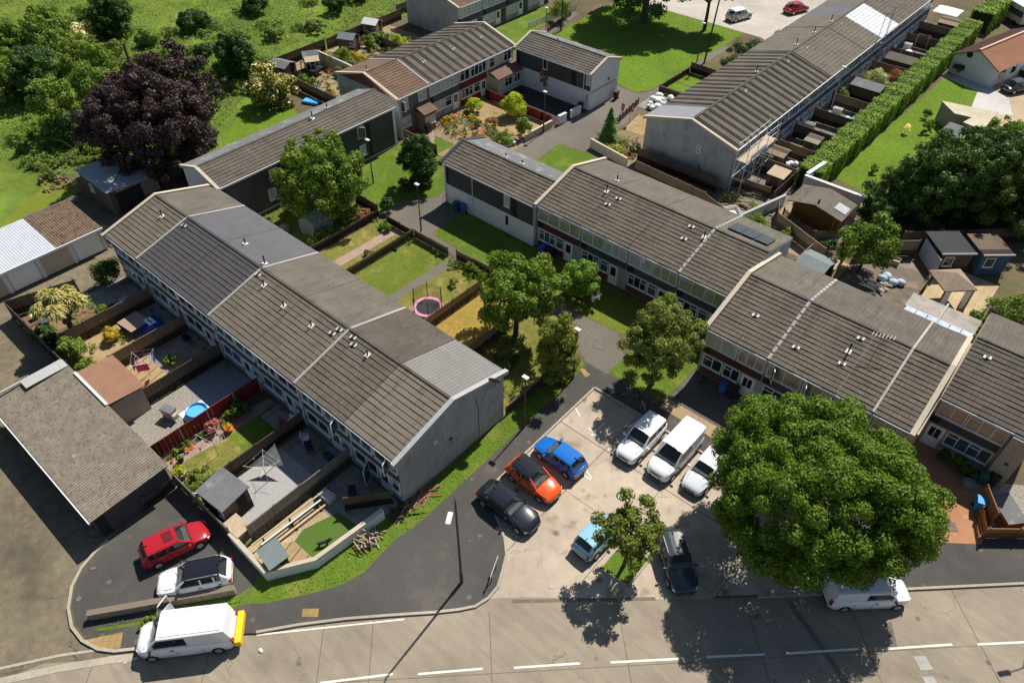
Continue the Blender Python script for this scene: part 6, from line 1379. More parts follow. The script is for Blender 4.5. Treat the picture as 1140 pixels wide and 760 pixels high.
# ------------------------------------------------------------------ fences and walls
def fence(label, p, q, h=1.75, m=None, post=None, step=1.83, cat='fence', name='garden_fence', group='garden fences', boards=True, gap=False, base=0.0, lean=0.0):
    P0, Q0 = Vector(p), Vector(q); d = Q0 - P0; L = d.length; rz = math.atan2(d.y, d.x); t = thing(name, label, cat, (p[0], p[1], base), rz, group)
    n = max(1, round(L / step)); m = m or m_wood; post = post or m; rr = random.Random(int(abs(p[0] * 31 + p[1] * 17 + q[0])))
    for i in range(n):
        b = MB(); x0, x1 = L * i / n + .05, L * (i + 1) / n - .05; dz = rr.uniform(-.03, .03)
        if gap:
            k = int((x1 - x0) / .17)
            for j in range(k): b.box(x0 + j * .17, x0 + j * .17 + .09, -.012, .012, .06, h - .05 + dz)
            b.box(x0, x1, .013, .04, .25, .33).box(x0, x1, .013, .04, h - .35, h - .27)
        else:
            k = max(3, int((x1 - x0) / .15)); wv = (x1 - x0) / k
            for j in range(k): b.box(x0 + j * wv, x0 + (j + .97) * wv, -.014 + (j % 2) * .01, .006 + (j % 2) * .01, .04, h - .04 + dz)
            b.box(x0, x1, -.035, .035, h - .04 + dz, h + .005 + dz)
        b.build('fence_panel', m, t)
    for i in range(n + 1):
        x = L * i / n; MB().box(x - .05, x + .05, -.05, .05, 0, h + .08).build('post', post, t)
    return t
def wall(label, pts, h, th, m, cm=None, cat='wall', name='garden_wall', coping=.06, group=None):
    t = thing(name, label, cat, (pts[0][0], pts[0][1], 0), 0, group); o = pts[0]; pp = [(p[0] - o[0], p[1] - o[1]) for p in pts]
    a, c = offs(pp, -th / 2), offs(pp, th / 2); a2, c2 = offs(pp, -th / 2 - .04), offs(pp, th / 2 + .04); b = MB(); cb = MB()
    for i in range(len(pp) - 1):
        b.prism([a[i], a[i + 1], c[i + 1], c[i]], -.1, h); cb.prism([a2[i], a2[i + 1], c2[i + 1], c2[i]], h + .001, h + coping)
    b.build('wall_body', m, t); cb.build('coping', cm or m_cope, t); return t
# front gardens of the left terrace
fence('weathered slatted fence along the lane side of the corner garden', (-62.2, 7.45), (-60.7, 12.6), 1.7, m_wooddk)
fence('dark fence between the corner deck and the lane end', (-62.2, 7.42), (-51.0, 7.42), 1.7, m_wooddk)
fence('pale-topped fence between the first and second front gardens', (-54.9, 8.6), (-54.9, 16.3), 1.7, m_wood)
fence('brown board fence between the second front garden and the rotary line', (-49.55, 9.9), (-49.55, 16.3), 1.75, m_wood)
fence('tall dark brown fence beside the grey gravel yard', (-44.35, 9.9), (-44.35, 16.3), 1.75, m_wooddk)
fence('dark red board fence with white posts beside the paddling pool', (-39.15, 7.5), (-39.15, 16.3), 1.6, m_woodrd, m_concpost, 2.15)
fence('dark brown fence between the lawn garden and the shed yard', (-33.85, 8.4), (-33.85, 16.3), 1.6, m_wooddk)
fence('pale wooden fence between the gravel yard and the end patio', (-28.7, 8.2), (-28.7, 16.4), 1.7, m_woodgr)
fence('dull fence beside the red car on the forecourt', (-35.9, 7.35), (-29.7, 7.35), 1.5, m_woodgr)
fence('slatted dark gate and fence at the garage block end', (-36.0, 5.0), (-36.0, 7.3), 1.3, m_wooddk, gap=True)
fence('dark panel fence beside the end house patio', (-25.9, 13.6), (-24.0, 16.0), 1.5, m_wooddk)
wall('white rendered garden wall with stone coping on the road corner', [(-29.6, 7.35), (-25.7, 7.25), (-24.1, 9.75), (-23.6, 14.9)], .95, .22, m_white, m_cope, coping=.07)
wall('low stone block wall between the forecourt and the white van', [(-31.55, -1.15), (-26.45, 5.45)], .62, .30, m_blockst, m_blockst, coping=.05)
# gardens behind the left terrace
fence('low dark fence between the greenhouse garden and the brick-path lawn', (-50.05, 27.5), (-50.05, 37.8), 1.0, m_wooddk, step=2.4)
fence('low brown fence between the brick-path lawn and the plain lawn', (-44.95, 27.5), (-44.95, 37.9), 1.0, m_wood, step=2.4)
fence('pale brown fence between the trampoline lawn and the straw lawn', (-34.45, 27.0), (-34.45, 38.3), 1.45, m_wood)
fence('brown fence between the straw lawn and the shaded end garden', (-29.45, 27.4), (-29.45, 34), 1.5, m_wood)
fence('weathered fence along the path in front of the plain lawn', (-44.8, 38.0), (-40.4, 38.05), 1.0, m_woodgr, step=2.2)
fence('weathered fence along the path by the trampoline lawn', (-39.3, 38.15), (-34.9, 38.35), 1.2, m_wood)
fence('brown fence along the path by the straw lawn', (-34.8, 38.4), (-29.6, 38.3), 1.3, m_wood)
fence('short fence at the path end of the brick-path garden', (-48.6, 37.9), (-45.1, 37.9), .9, m_wooddk, step=1.75)
fence('fence at the path end of the greenhouse garden', (-53.6, 38.1), (-50.1, 38.0), 1.5, m_wooddk)
fence('verge-side fence of the end garden under the golden conifer', (-23.35, 26.9), (-23.35, 34.6), 1.0, m_wood)
# red-panel terrace front gardens
fence('red-brown fence between the straw garden and the dark paved yard', (-59.9, 64.75), (-49.2, 64.65), 1.2, m_woodrd, m_wood, 1.83)
wall('low pale block wall beside the lamp post at the path corner', [(-49.0, 59.6), (-48.9, 64.4)], .8, .2, m_rendbr, m_cope)
wall('short white pier wall at the entrance of the dark paved yard', [(-48.6, 65.3), (-48.5, 66.6)], 1.1, .3, m_white, m_white)
wall('white wall at the far end of the dark paved yard entrance', [(-48.5, 67.6), (-48.4, 69.4)], 1.0, .25, m_white, m_white)
fence('old fence between the dark shrub lawn and the brick porch', (-59.3, 50.45), (-54.3, 50.45), 1.4, m_wood)
wall('pale buff garden wall below the small spruce', [(-42.5, 63.5), (-36.9, 62.6)], 1.1, .18, m_cream, m_cope, coping=.05)
fence('dark timber fence panel along the grey gable foot', (-36.8, 64.6), (-27.0, 64.6), 1.6, m_wooddk)
fence('black hooped rail at the flagged garden edge', (-43.2, 68.8), (-44.4, 76.2), .9, m_black, m_black, .9, gap=True)
fence('brown fence round the bright front lawn of the top right terrace', (-44.4, 81.0), (-44.4, 88.4), .9, m_wood)
fence('fence across the bright front lawns of the top right terrace', (-44.3, 81.0), (-37.2, 81.0), .9, m_wood)
fence('dark enclosure fence at the far end of the front lawns', (-44.4, 88.8), (-38.0, 88.8), 1.4, m_wooddk)
# yards of the top right terrace
for yy, lb, m in ((71.8, 'first yard divider of the top right terrace, green-brown boards', m_woodgr), (76.6, 'second yard divider of the top right terrace, reddish boards', m_wood), (81.4, 'third yard divider of the top right terrace', m_wooddk), (86.8, 'fourth yard divider, dark boards behind the bent pipe', m_wooddk), (92.2, 'fifth yard divider, warm brown boards', m_wood), (98.2, 'sixth yard divider below the variegated shrub', m_wood), (105.2, 'seventh yard divider beyond the reddish shrub', m_wood), (111.4, 'eighth yard divider with concrete posts', m_wooddk), (118.0, 'ninth yard divider with pale rail', m_wooddk), (123.8, 'tenth yard divider beside the white parasol', m_wood)):
    fence(lb, (-26.2, yy), (-21.6, yy), 1.7, m, m_concpost if yy in (111.4, 118.0) else None, group='yard dividers of the top right terrace')
fence('long dark fence between the yards and the clipped hedge', (-21.5, 66.5), (-21.5, 124), 1.5, m_wooddk, step=2.4)
wall('white painted yard wall beside the rubble-filled corner', [(-22.2, 60.8), (-20.5, 67.2)], 1.2, .2, m_white, m_copegr)
fence('brown fence below the scaffolded corner', (-26.0, 66.9), (-22.2, 67.4), 1.3, m_wood)
# right-hand gardens
wall('white block wall behind the timber workshop', [(-20.0, 69.9), (-13.9, 69.9)], 2.5, .25, plain('block_white_shaded', (.42, .43, .45), .9, .2), m_whitepl)  # white blockwork; the bluish grey of its shaded face is in the base colour
wall('white return wall of the half-built store by the hedge', [(-19.9, 70.2), (-19.5, 73.6)], 2.6, .3, MATS['block_white_shaded'], m_whitepl)
fence('curved pale brown fence below the timber workshop', (-20.3, 65.2), (-19.4, 63.2), 1.6, m_wood); fence('long pale fence sloping below the timber workshop', (-19.4, 63.1), (-13.4, 60.6), 1.6, m_woodlt)
fence('dark trellis fence before the timber workshop', (-19.4, 64.6), (-15.5, 62.8), 1.4, m_wooddk, gap=True)
fence('grey gate panel below the timber workshop', (-15.4, 62.9), (-13.8, 64.4), 1.4, m_woodgr, gap=True)
fence('pale fence between the shed yard and the dark yard', (-10.9, 54.0), (-11.9, 62.0), 1.7, m_woodlt)
fence('pale fence on the terrace side of the shed yard', (-14.9, 55.4), (-14.6, 60.2), 1.7, m_woodlt)
fence('sunlit panel fence at the back of the dark yard', (-11.4, 63.4), (-7.2, 67.4), 1.8, m_woodgr); fence('shaded fence below the dark conifers', (-8.8, 67.9), (-6.0, 70.4), 1.8, m_wood)
fence('grey fence along the foot of the dark conifers', (-5.8, 71.0), (2.6, 79.2), 1.7, m_wooddk)
fence('pale fence between the dark yard and the gazebo', (-4.75, 56.6), (-4.75, 63.6), 1.6, m_woodlt)
fence('low rope-topped fence beside the buff slab path', (-1.6, 58.6), (-1.55, 64.2), .9, m_wooddk, gap=True)
fence('stone-grey rail wall running up from the right-edge house', (.55, 55.6), (.45, 62.0), 1.5, m_woodgr)
fence('dark fence behind the rear gardens of the middle terrace', (-35.4, 62.0), (-26.6, 61.4), 1.7, m_wood); fence('brown boards behind the middle terrace roof', (-26.4, 61.2), (-22.4, 59.6), 1.7, m_wood)
fence('orange timber fence beside the gravel at the right edge', (5.75, 42.4), (6.9, 40.6), 1.7, m_woodor); fence('orange boards along the pavement at the right edge', (6.9, 39.5), (11.5, 43.4), 1.2, m_woodor)
fence('open orange picket gate standing at the brick drive', (6.1, 40.9), (6.8, 39.3), 1.2, m_woodor, gap=True, name='picket_gate', cat='gate', group='drive gates'); fence('orange picket gate half under the big tree', (3.9, 38.2), (4.5, 37.0), 1.2, m_woodor, gap=True, name='picket_gate', cat='gate', group='drive gates')
ground('gravel_yard', [(6.0, 42.6), (7.1, 40.9), (12, 45), (11, 48), (6.4, 44.8)], .012, m_gravel)
# back gardens on the meadow side
for a, c, lb, m in (((-86.3, 50.3), (-71.4, 50.3), 'weathered board fence between the felt-roofed black shed and the pale-walled garden', m_wood), ((-86.4, 50.4), (-86.6, 60.6), 'low fence along the meadow by the summer house', m_wooddk), ((-86.6, 61), (-87.2, 75.6), 'old fence along the meadow by the brown sheds', m_wood), ((-84.8, 66.6), (-76.5, 66.4), 'dark fence between the top sheds', m_wooddk), ((-89, 76.4), (-88.2, 95), 'grey fence along the meadow at the top edge', m_woodgr)):
    fence(lb, a, c, 1.6, m, group='fences on the meadow side')
wall('cream wall between the back gardens on the meadow side', [(-84.2, 57.4), (-71.4, 57.2)], 1.7, .18, m_cream, m_cope, coping=.04)
fence('wire and board fence along the mown lawn of the top terrace', (-67.4, 86.6), (-69.0, 94.4), .8, m_wooddk, gap=True); fence('white rail fence of the top terrace gardens', (-70.6, 86), (-70.0, 97), .9, m_white, m_white, gap=True)

# ------------------------------------------------------------------ sheds and garden buildings
shed('grey felt-roofed garden shed with brown door beside the forecourt fence', -32.0, 8.7, R(5), 2.5, 2.0, 1.9, 2.1, m_felt, m_wooddk, 'pent', doorm=m_woodor)
shed('low green-roofed store on the deck behind the white garden wall', -26.1, 8.2, R(-8), 1.5, 1.15, 1.25, 1.4, m_feltgn, m_wooddk, 'pent', win=False)
sb = thing('store_box', 'pale timber-topped store box beside the grey felt shed', 'store', (-29.7, 7.95, 0), R(3)); MB().box(-.75, .75, -.5, .5, 0, 1.0).build('body', m_woodgr, sb); MB().box(-.8, .8, -.55, .55, 1.0, 1.06).build('lid', m_timberp, sb)
gh = thing('greenhouse', 'small glass greenhouse with a gabled roof under the broad green tree', 'greenhouse', (-53.0, 32.6, 0), R(8))
b = MB(); Wd, Ld = 1.9, 2.5
for x in (-Wd / 2, Wd / 2):
    for k in range(5): b.box(x - .02, x + .02, -Ld / 2 + k * Ld / 4 - .02, -Ld / 2 + k * Ld / 4 + .02, 0, 1.5)
    b.box(x - .025, x + .025, -Ld / 2, Ld / 2, 1.48, 1.53)
for k in range(5):
    y = -Ld / 2 + k * Ld / 4
    b.tube([(-Wd / 2, y, 1.5), (0, y, 2.1), (Wd / 2, y, 1.5)], .02, 4)
b.tube([(0, -Ld / 2, 2.1), (0, Ld / 2, 2.1)], .025, 4); b.build('frame', m_galv, gh)
gm, gt, gb_ = _base('greenhouse_glass', .08, .5); gb_.inputs['Base Color'].default_value = (.35, .42, .42, 1); gb_.inputs['Alpha'].default_value = .45; MATS['greenhouse_glass'] = gm
b = MB()
for s in (-1, 1): b.quad((s * Wd / 2, -Ld / 2, 0), (s * Wd / 2, Ld / 2, 0), (s * Wd / 2, Ld / 2, 1.5), (s * Wd / 2, -Ld / 2, 1.5)); b.quad((s * Wd / 2, -Ld / 2, 1.51), (s * Wd / 2, Ld / 2, 1.51), (0, Ld / 2, 2.1), (0, -Ld / 2, 2.1))
for s in (-1, 1): b.quad((-Wd / 2, s * Ld / 2, 0), (Wd / 2, s * Ld / 2, 0), (Wd / 2, s * Ld / 2, 1.5), (0, s * Ld / 2, 2.1), (-Wd / 2, s * Ld / 2, 1.5))
b.build('glazing', gm, gh)
shed('shiny felt-roofed black shed at the corner of the mown lawn', -83.6, 51.4, R(15), 2.6, 2.2, 1.9, 2.3, m_felt, m_wooddk, win=False)
nc = thing('net_cage', 'black netted cage beside the felt-roofed black shed', 'cage', (-82.4, 53.4, 0), R(15)); b = MB()
for x in (0, 2.2):
    for y in (0, 2.0): b.box(x - .04, x + .04, y - .04, y + .04, 0, 1.8)
b.box(0, 2.2, -.03, .03, 1.75, 1.82).box(0, 2.2, 1.97, 2.03, 1.75, 1.82).box(-.03, .03, 0, 2, 1.75, 1.82).box(2.17, 2.23, 0, 2, 1.75, 1.82); b.build('frame', m_black, nc); MB().box(.05, 2.15, .05, 1.95, .5, .9).build('cover', m_plast, nc)
sh = shed('pale-roofed summer house with a glazed porch in the pale-walled garden', -83.0, 58.4 - 2.9, R(60), 1.9, 1.8, 2.0, 2.5, m_felt, m_wooddk, win=False)
MB().yprism([(-1.9, 1.75), (-.9, 2.1), (-.9, 2.16), (-1.9, 1.81)], -.95, .95).build('porch_roof', m_timberp, sh); b = MB()
for x in (-.9, -.3, .3, .9): b.box(x - .04, x + .04, -1.85, -1.77, 0, 1.76)
b.build('porch_frame', m_white, sh)
shed('dark brown apex shed with grey-green roof by the meadow fence', -84.2, 63.0, R(25), 2.3, 2.0, 1.9, 2.4, m_feltgn, m_wooddk)
shed('brown shed with pale pink-grey roof at the top of the meadow gardens', -85.6, 68.6, R(20), 2.2, 1.9, 2.0, 2.5, m_vent, m_wood)
shed('grey-green roofed shed with roof light in the yard of the middle terrace end house', -13.2, 57.7, R(-4), 2.5, 2.9, 1.7, 2.1, m_feltgn, m_woodgr)
shed('buff-roofed open shelter in the first terrace yard', -22.6, 69.6, 0, 1.7, 1.6, 1.8, 2.0, m_timberp, m_wood, 'pent', win=False)
shed('brown shed in the second terrace yard', -24.6, 73.6, 0, 1.8, 1.6, 1.8, 2.0, m_wood, m_wood, 'pent', win=False)
shed('grey box shed in the third terrace yard', -23.0, 79.2, 0, 1.5, 1.4, 1.6, 1.8, m_woodgr, m_woodgr, 'pent', win=False)
shed('long dark-roofed shed in the yard below the variegated shrub', -23.6, 96.2, 0, 3.6, 1.6, 1.9, 2.2, m_felt, m_wooddk, 'pent', win=False)
shed('brown-roofed shed beside the draped sheet in the yards', -23.4, 107.2, 0, 3.6, 1.7, 1.9, 2.2, m_dkbrown, m_wooddk, 'pent', win=False)
shed('dark-roofed shed near the white parasol', -22.6, 125.4, 0, 3.0, 1.9, 1.9, 2.2, m_wood, m_wooddk, 'pent', win=False)
# timber workshop
ws = thing('timber_workshop', 'timber workshop with weathered gabled roof and open orange-wood front', 'workshop', (-16.7, 65.4, 0), R(0))
MB().yprism([(0, 0), (2.6, 0), (2.6, 2.3), (0, 2.3)], -2.2, 2.4).build('walls', m_woodor, ws)
b = MB()
for s, x0, x1 in ((-1, -2.7, 0), (1, 0, 2.9)):
    z = lambda x: 3.0 - abs(x) * .22
    b.quad((x0, -.9, z(x0)), (x1, -.9, z(x1)), (x1, 2.9, z(x1)), (x0, 2.9, z(x0))); b.quad((x0, -.9, z(x0) - .1), (x1, -.9, z(x1) - .1), (x1, -.9, z(x1)), (x0, -.9, z(x0)))
    b.quad((x0, -.9, z(x0) - .1), (x1, -.9, z(x1) - .1), (x1, 2.9, z(x1) - .1), (x0, 2.9, z(x0) - .1))
b.build('roof', m_tanplain, ws); MB().tube([(.1, -.2, 2.9), (.1, -.2, 3.35)], .1, 8).build('flue', m_lead, ws); MB().quad((1.5, .3, 2.72), (2.7, .3, 2.46), (2.7, 1.6, 2.46), (1.5, 1.6, 2.72)).build('roof_sheet', m_tindk, ws)
MB().tube([(-2.0, -.7, 0), (-2.0, -.7, 2.45)], .06, 6).tube([(2.2, -.7, 0), (2.2, -.7, 2.4)], .06, 6).build('post', m_woodor, ws)
# garden rooms, gazebo
for lb, x, y, wd, d, m, wm in (('dark flat-roofed garden room with low front eave behind the gazebo', -4.9, 65.9, 2.9, 3.2, m_flat, m_wooddk), ('blue-walled flat-roofed garden room at the right', -2.0, 68.2, 2.6, 3.0, m_felt, plain('blue_boards', (.05, .10, .17), .7, .2))):
    s = thing('garden_room', lb, 'garden room', (x, y, 0), R(42), 'garden rooms behind the gazebo'); MB().box(0, wd, 0, d, 0, 2.25).build('walls', wm, s); MB().box(-.15, wd + .15, -.15, d + .15, 2.25, 2.34).build('roof', mat('roof_dark', (.055, .055, .06), (.04, .04, .043), .9, .2, 3, .2) if m is m_flat else m_wooddk, s); MB().box(-.15, wd + .15, -.2, -.151, 2.24, 2.40).build('fascia', m_vent, s); window(s, .4, 1.3, .9, 1.9, 1, transom=False)
wp_ = thing('white_screen', 'leaning pale board screen in the dark yard', 'screen', (-6.9, 67.8, 0), R(-50)); MB().box(0, 3.4, 0, .08, .05, 2.0).build('board', MATS['block_white_shaded'], wp_); MB().box(0, .08, .08, .16, 0, 2.05).box(3.3, 3.38, .08, .16, 0, 2.05).build('post', m_wood, wp_)
gz = thing('gazebo', 'gazebo with hipped brown felt roof and white curtains', 'gazebo', (-3.0, 62.6, 0), R(45)); b = MB(); a = 1.45
for k in range(4):
    p = [(-a, -a), (a, -a), (a, a), (-a, a)]; q, r = p[k], p[(k + 1) % 4]; b.quad((q[0], q[1], 2.25), (r[0], r[1], 2.25), (0, 0, 3.05)); b.quad((q[0], q[1], 2.12), (r[0], r[1], 2.12), (r[0], r[1], 2.25), (q[0], q[1], 2.25))
b.build('roof', mat('gazebo_felt', (.34, .26, .19), (.24, .185, .14), .95, .1, 3, .2, fine=.3), gz)
for x, y in ((-1.3, -1.3), (1.3, -1.3), (1.3, 1.3), (-1.3, 1.3)): MB().box(x - .06, x + .06, y - .06, y + .06, 0, 2.2).build('post', m_wood, gz)
for x in (-.95, .95): MB().box(x - .3, x + .3, -1.3, -1.24, .05, 2.1).build('curtain', m_cloth[4], gz)
# bungalow and flat roof
bu = thing('bungalow', 'white bungalow with terracotta pantiled roof and round gable window', 'bungalow', (-18.3, 112.6, 0), R(-14)); 
xprism(MB(), [(0, 0), (6.0, 0), (6.0, 2.5), (3.0, 4.0), (0, 2.5)], 0, 15).build('wall', m_white, bu)
b = MB(); 
for s, x0, x1 in ((0, -.35, 3.0), (1, 3.0, 6.4)):
    b.k = s; n = 14
    z = lambda x: 4.02 - abs(x - 3.0) * .5
    b.quad((x0, -.35, z(x0)), (x1, -.35, z(x1)), (x1, 15.2, z(x1)), (x0, 15.2, z(x0))); b.quad((x0, -.35, z(x0) - .12), (x1, -.35, z(x1) - .12), (x1, -.35, z(x1)), (x0, -.35, z(x0)))
    for k in range(44):
        y0 = -.3 + k * .352; b.quad((x0, y0, z(x0) + .05), (x1, y0, z(x1) + .05), (x1, y0 + .12, z(x1) + .05), (x0, y0 + .12, z(x0) + .05)); b.quad((x0, y0, z(x0)), (x1, y0, z(x1)), (x1, y0, z(x1) + .05), (x0, y0, z(x0) + .05))
b.build('roof', [m_terradk, m_terra], bu); MB().box(2.85, 3.15, -.36, 15.2, 4.04, 4.16).build('ridge_tiles', plain('ridge_pale', (.50, .32, .22), .8, .2), bu)
o = MB().tube([(1.9, -.06, 3.0), (1.9, .02, 3.0)], .42, 20).build('round_window', m_greyfr, bu); MB().tube([(1.9, -.075, 3.0), (1.9, -.061, 3.0)], .34, 20).build('pane', g_dark, o)
for y in (1.2, 4.2, 8.0): MB().box(6.0, 6.06, y, y + 1.2, .9, 2.1).build('window', g_dark, bu)
MB().box(6.05, 6.15, .3, .42, 0, 2.3).build('post', m_white, bu)
fr = thing('flat_roofed_room', 'pale flat-roofed garden room with stepped edge beside the bright lawn', 'garden room', (-14.9, 96.9, 0), R(-6)); MB().prism([(0, 0), (5.6, 1.9), (6.0, -3.6), (4.2, -3.2), (4.4, -1.2), (2.6, -1.6)][::-1], 0, 2.3).build('walls', m_rendbr, fr); MB().prism([(-.15, .1), (5.7, 2.1), (6.2, -3.8), (3.9, -3.4), (4.1, -1.5), (2.3, -2.0)][::-1], 2.3, 2.45).build('roof', mat('pale_flat_roof', (.52, .46, .33), (.44, .39, .28), .9, .2, 1.5, .15), fr)
lo = thing('lean_roof', 'grey polycarbonate lean-to beside the flat-roofed garden room', 'lean-to', (-12.6, 92.6, 0), R(-6)); MB().yprism([(-2.2, 1.9), (0, 2.2), (0, 2.26), (-2.2, 1.96)], 0, 2.6).build('roof', m_felt, lo)
for x in (.1, 2.5): MB().box(x - .05, x + .05, -2.1, -2.0, 0, 1.92).build('post', m_wood, lo)
ht = thing('hot_tub', 'square hot tub with turquoise water beside the bungalow', 'hot tub', (-9.3, 118.6, 0), R(-14)); MB().box(-1.1, 1.1, -1.1, 1.1, 0, .85).build('cabinet', m_black, ht, bevel=.08); b = MB()
b.box(-1.12, 1.12, -1.12, -.8, .86, .95).box(-1.12, 1.12, .8, 1.12, .86, .95).box(-1.12, -.8, -.799, .799, .86, .95).box(.8, 1.12, -.799, .799, .86, .95); b.build('rim', m_whitepl, ht); MB().sheet([(-.79, -.79), (.79, -.79), (.79, .79), (-.79, .79)], .88).build('water', plain('tub_water', (.15, .55, .45), .08, .6), ht)
pa = thing('parasol', 'square white garden parasol at the top of the yard row', 'parasol', (-24.2, 128.8, 0)); b = MB(); a = 1.75
for k in range(4):
    p = [(-a, -a), (a, -a), (a, a), (-a, a)]; q, r = p[k], p[(k + 1) % 4]; b.quad((q[0], q[1], 2.35), (r[0], r[1], 2.35), (0, 0, 2.95))
b.build('canopy', m_cloth[4], pa); MB().tube([(0, 0, 0), (0, 0, 2.9)], .035, 8).build('pole', m_woodgr, pa)

# ------------------------------------------------------------------ garden furniture and clutter
# pink trampoline with net posts
tr = thing('trampoline', 'round trampoline with pink rim pad and black net posts', 'trampoline', (-35.85, 31.05, 0)); rad = 1.28
MB().lathe([(rad - .26, .82), (rad - .26, .87), (rad + .02, .88), (rad + .05, .82)], 32).build('rim_pad', m_pink, tr, smooth=40); MB().lathe([(.01, .835), (rad - .27, .845)], 32).build('bed', m_black, tr)
b = MB(); b.lathe([(rad - .05, .74), (rad - .05, .80), (rad + .02, .80), (rad + .02, .74)], 24); b.build('frame', m_galv, tr)
for k in range(6):
    a = k * math.pi / 3 + .3; x, y = rad * math.cos(a), rad * math.sin(a); MB().tube([(x, y, 0), (x, y, .8)], .025, 6).build('leg', m_galv, tr); MB().tube([(x * 1.04, y * 1.04, .3), (x * 1.04, y * 1.04, 2.5)], .035, 6).build('net_post', m_black, tr)
nm, ntt, nb = _base('net_black', .9, .1); nb.inputs['Base Color'].default_value = (.01, .01, .01, 1); nb.inputs['Alpha'].default_value = .22
b = MB()
for k in range(24):
    a, c = k * math.pi / 12, (k + 1) * math.pi / 12; b.quad((rad * math.cos(a), rad * math.sin(a), .9), (rad * math.cos(c), rad * math.sin(c), .9), (rad * math.cos(c), rad * math.sin(c), 2.35), (rad * math.cos(a), rad * math.sin(a), 2.35))
b.build('net', nm, tr)
# paddling pool
po = thing('paddling_pool', 'round blue paddling pool on white boards beside the red fence', 'pool', (-40.75, 11.75, .01)); MB().lathe([(.70, 0), (.80, .12), (.80, .48), (.74, .56), (.66, .52), (.66, .36)], 28).build('wall', m_blueplas, po, smooth=50); MB().lathe([(.01, .40), (.66, .40)], 28).build('water', m_poolwater, po)
pb = thing('pool_board', 'white board under the blue paddling pool', 'board', (-40.85, 11.75, .008)); MB().box(-1.0, 1.0, -.95, .95, 0, .018).build('sheet', m_whitepl, pb); MB().box(1.01, 1.5, .3, .9, 0, .03).build('step', m_blueplas, pb)
bb = thing('barbecue', 'covered grey barbecue beside the paddling pool', 'barbecue', (-42.0, 10.3, 0), .3); MB().box(-.5, .5, -.3, .3, 0, .85).build('cabinet', m_galv, bb, bevel=.03); MB().box(-.55, .55, -.35, .35, .86, 1.0).build('lid', m_felt, bb, bevel=.05); MB().box(.52, .8, -.3, .3, .7, .74).build('side_shelf', m_timberp, bb)
def rotary(label, x, y, h=1.9, arm=1.3, clothes=(), lines=True, rz=0.0, closed=False, fabric=None):
    t = thing('clothes_airer', label, 'clothes airer', (x, y, 0), rz); MB().tube([(0, 0, 0), (0, 0, h)], .025, 8).build('pole', m_galv, t)
    for k in range(4):
        a = k * math.pi / 2; q = (.15 * math.cos(a), .15 * math.sin(a), h + .5) if closed else (arm * math.cos(a), arm * math.sin(a), h + .35); MB().tube([(0, 0, h - .3), q], .011, 5).build('arm', m_whitepl, t)
    b = MB()
    if not closed:
        for f in (.45, .7, .97):
            p = [(arm * f * math.cos(k * math.pi / 2), arm * f * math.sin(k * math.pi / 2), h - .3 + .65 * f) for k in range(5)]
            for i in range(4): b.tube([p[i], p[i + 1]], .004, 3)
        b.build('line', m_cloth[4], t)
    for i, (k, f, c, wd, ln) in enumerate(clothes):
        a0, a1 = k * math.pi / 2, (k + 1) * math.pi / 2; p0 = Vector((arm * f * math.cos(a0), arm * f * math.sin(a0), 0)); p1 = Vector((arm * f * math.cos(a1), arm * f * math.sin(a1), 0)); d = (p1 - p0).normalized(); mdl = (p0 + p1) / 2; z = h - .3 + .65 * f
        q0, q1 = mdl - d * wd / 2, mdl + d * wd / 2; bb_ = MB()
        for s in range(6):
            u0, u1 = s / 6, (s + 1) / 6; n_ = d.cross(Vector((0, 0, 1))) * .04; w0, w1 = n_ * math.sin(s * 2.1), n_ * math.sin(s * 2.1 + 2.1)
            A, B = q0.lerp(q1, u0), q0.lerp(q1, u1); bb_.quad((A.x, A.y, z), (B.x, B.y, z), tuple(B + w1 + Vector((0, 0, z - ln))), tuple(A + w0 + Vector((0, 0, z - ln))))
        bb_.build('washing', m_cloth[c], t)
    return t
rotary('clothes airer hung with black, pink and blue washing on the buff deck', -47.1, 11.5, 1.7, 1.15, ((2, .95, 0, .8, .9), (3, .95, 1, .9, .7), (3, .6, 2, .7, .7), (0, .95, 2, .6, .6), (2, .6, 1, .5, .7)), rz=.2)
rotary('bare white clothes airer on the lawn beside the red fence', -36.3, 10.6, 1.7, 1.2, rz=.5)
rotary('closed-up white clothes airer with a grey cover in the gravel yard', -31.8, 11.6, 1.7, 1.2, ((1, .95, 4, .1, .1),), rz=.9)
rotary('folded white clothes airer on the middle terrace lawn', -25.6, 41.2, 1.3, .5, ((0, .8, 4, .5, .6), (2, .8, 4, .4, .7)), rz=.4)
sa = thing('shade_sail', 'grey triangular cover hung beside the closed clothes airer', 'cover', (-33.0, 11.3, 0)); MB().quad((0, 0, .9), (1.7, 1.5, 1.0), (.4, 1.9, 1.9)).build('cloth', m_felt, sa); MB().tube([(.4, 1.9, 0), (.4, 1.9, 1.9)], .03, 6).build('pole', m_galv, sa)
tp = thing('tarpaulin', 'crumpled bright blue tarpaulin heap by the house wall', 'tarpaulin', (-52.0, 14.5, 0)); rr = random.Random(3); b = MB(); gN = 9; g = [[((i / (gN - 1) - .5) * 2.9, (j / (gN - 1) - .5) * 1.9, max(.01, .75 * math.sin(math.pi * i / (gN - 1)) ** .6 * math.sin(math.pi * j / (gN - 1)) ** .6 + rr.uniform(-.12, .12))) for j in range(gN)] for i in range(gN)]
for i in range(gN - 1):
    for j in range(gN - 1): b.quad(g[i][j], g[i + 1][j], g[i + 1][j + 1], g[i][j + 1])
b.build('sheet', plain('tarp_blue', (.015, .05, .36), .45, .4), tp)
MB().box(-.5, .5, -.3, .3, .76, .8).build('white_tray', m_whitepl, tp)
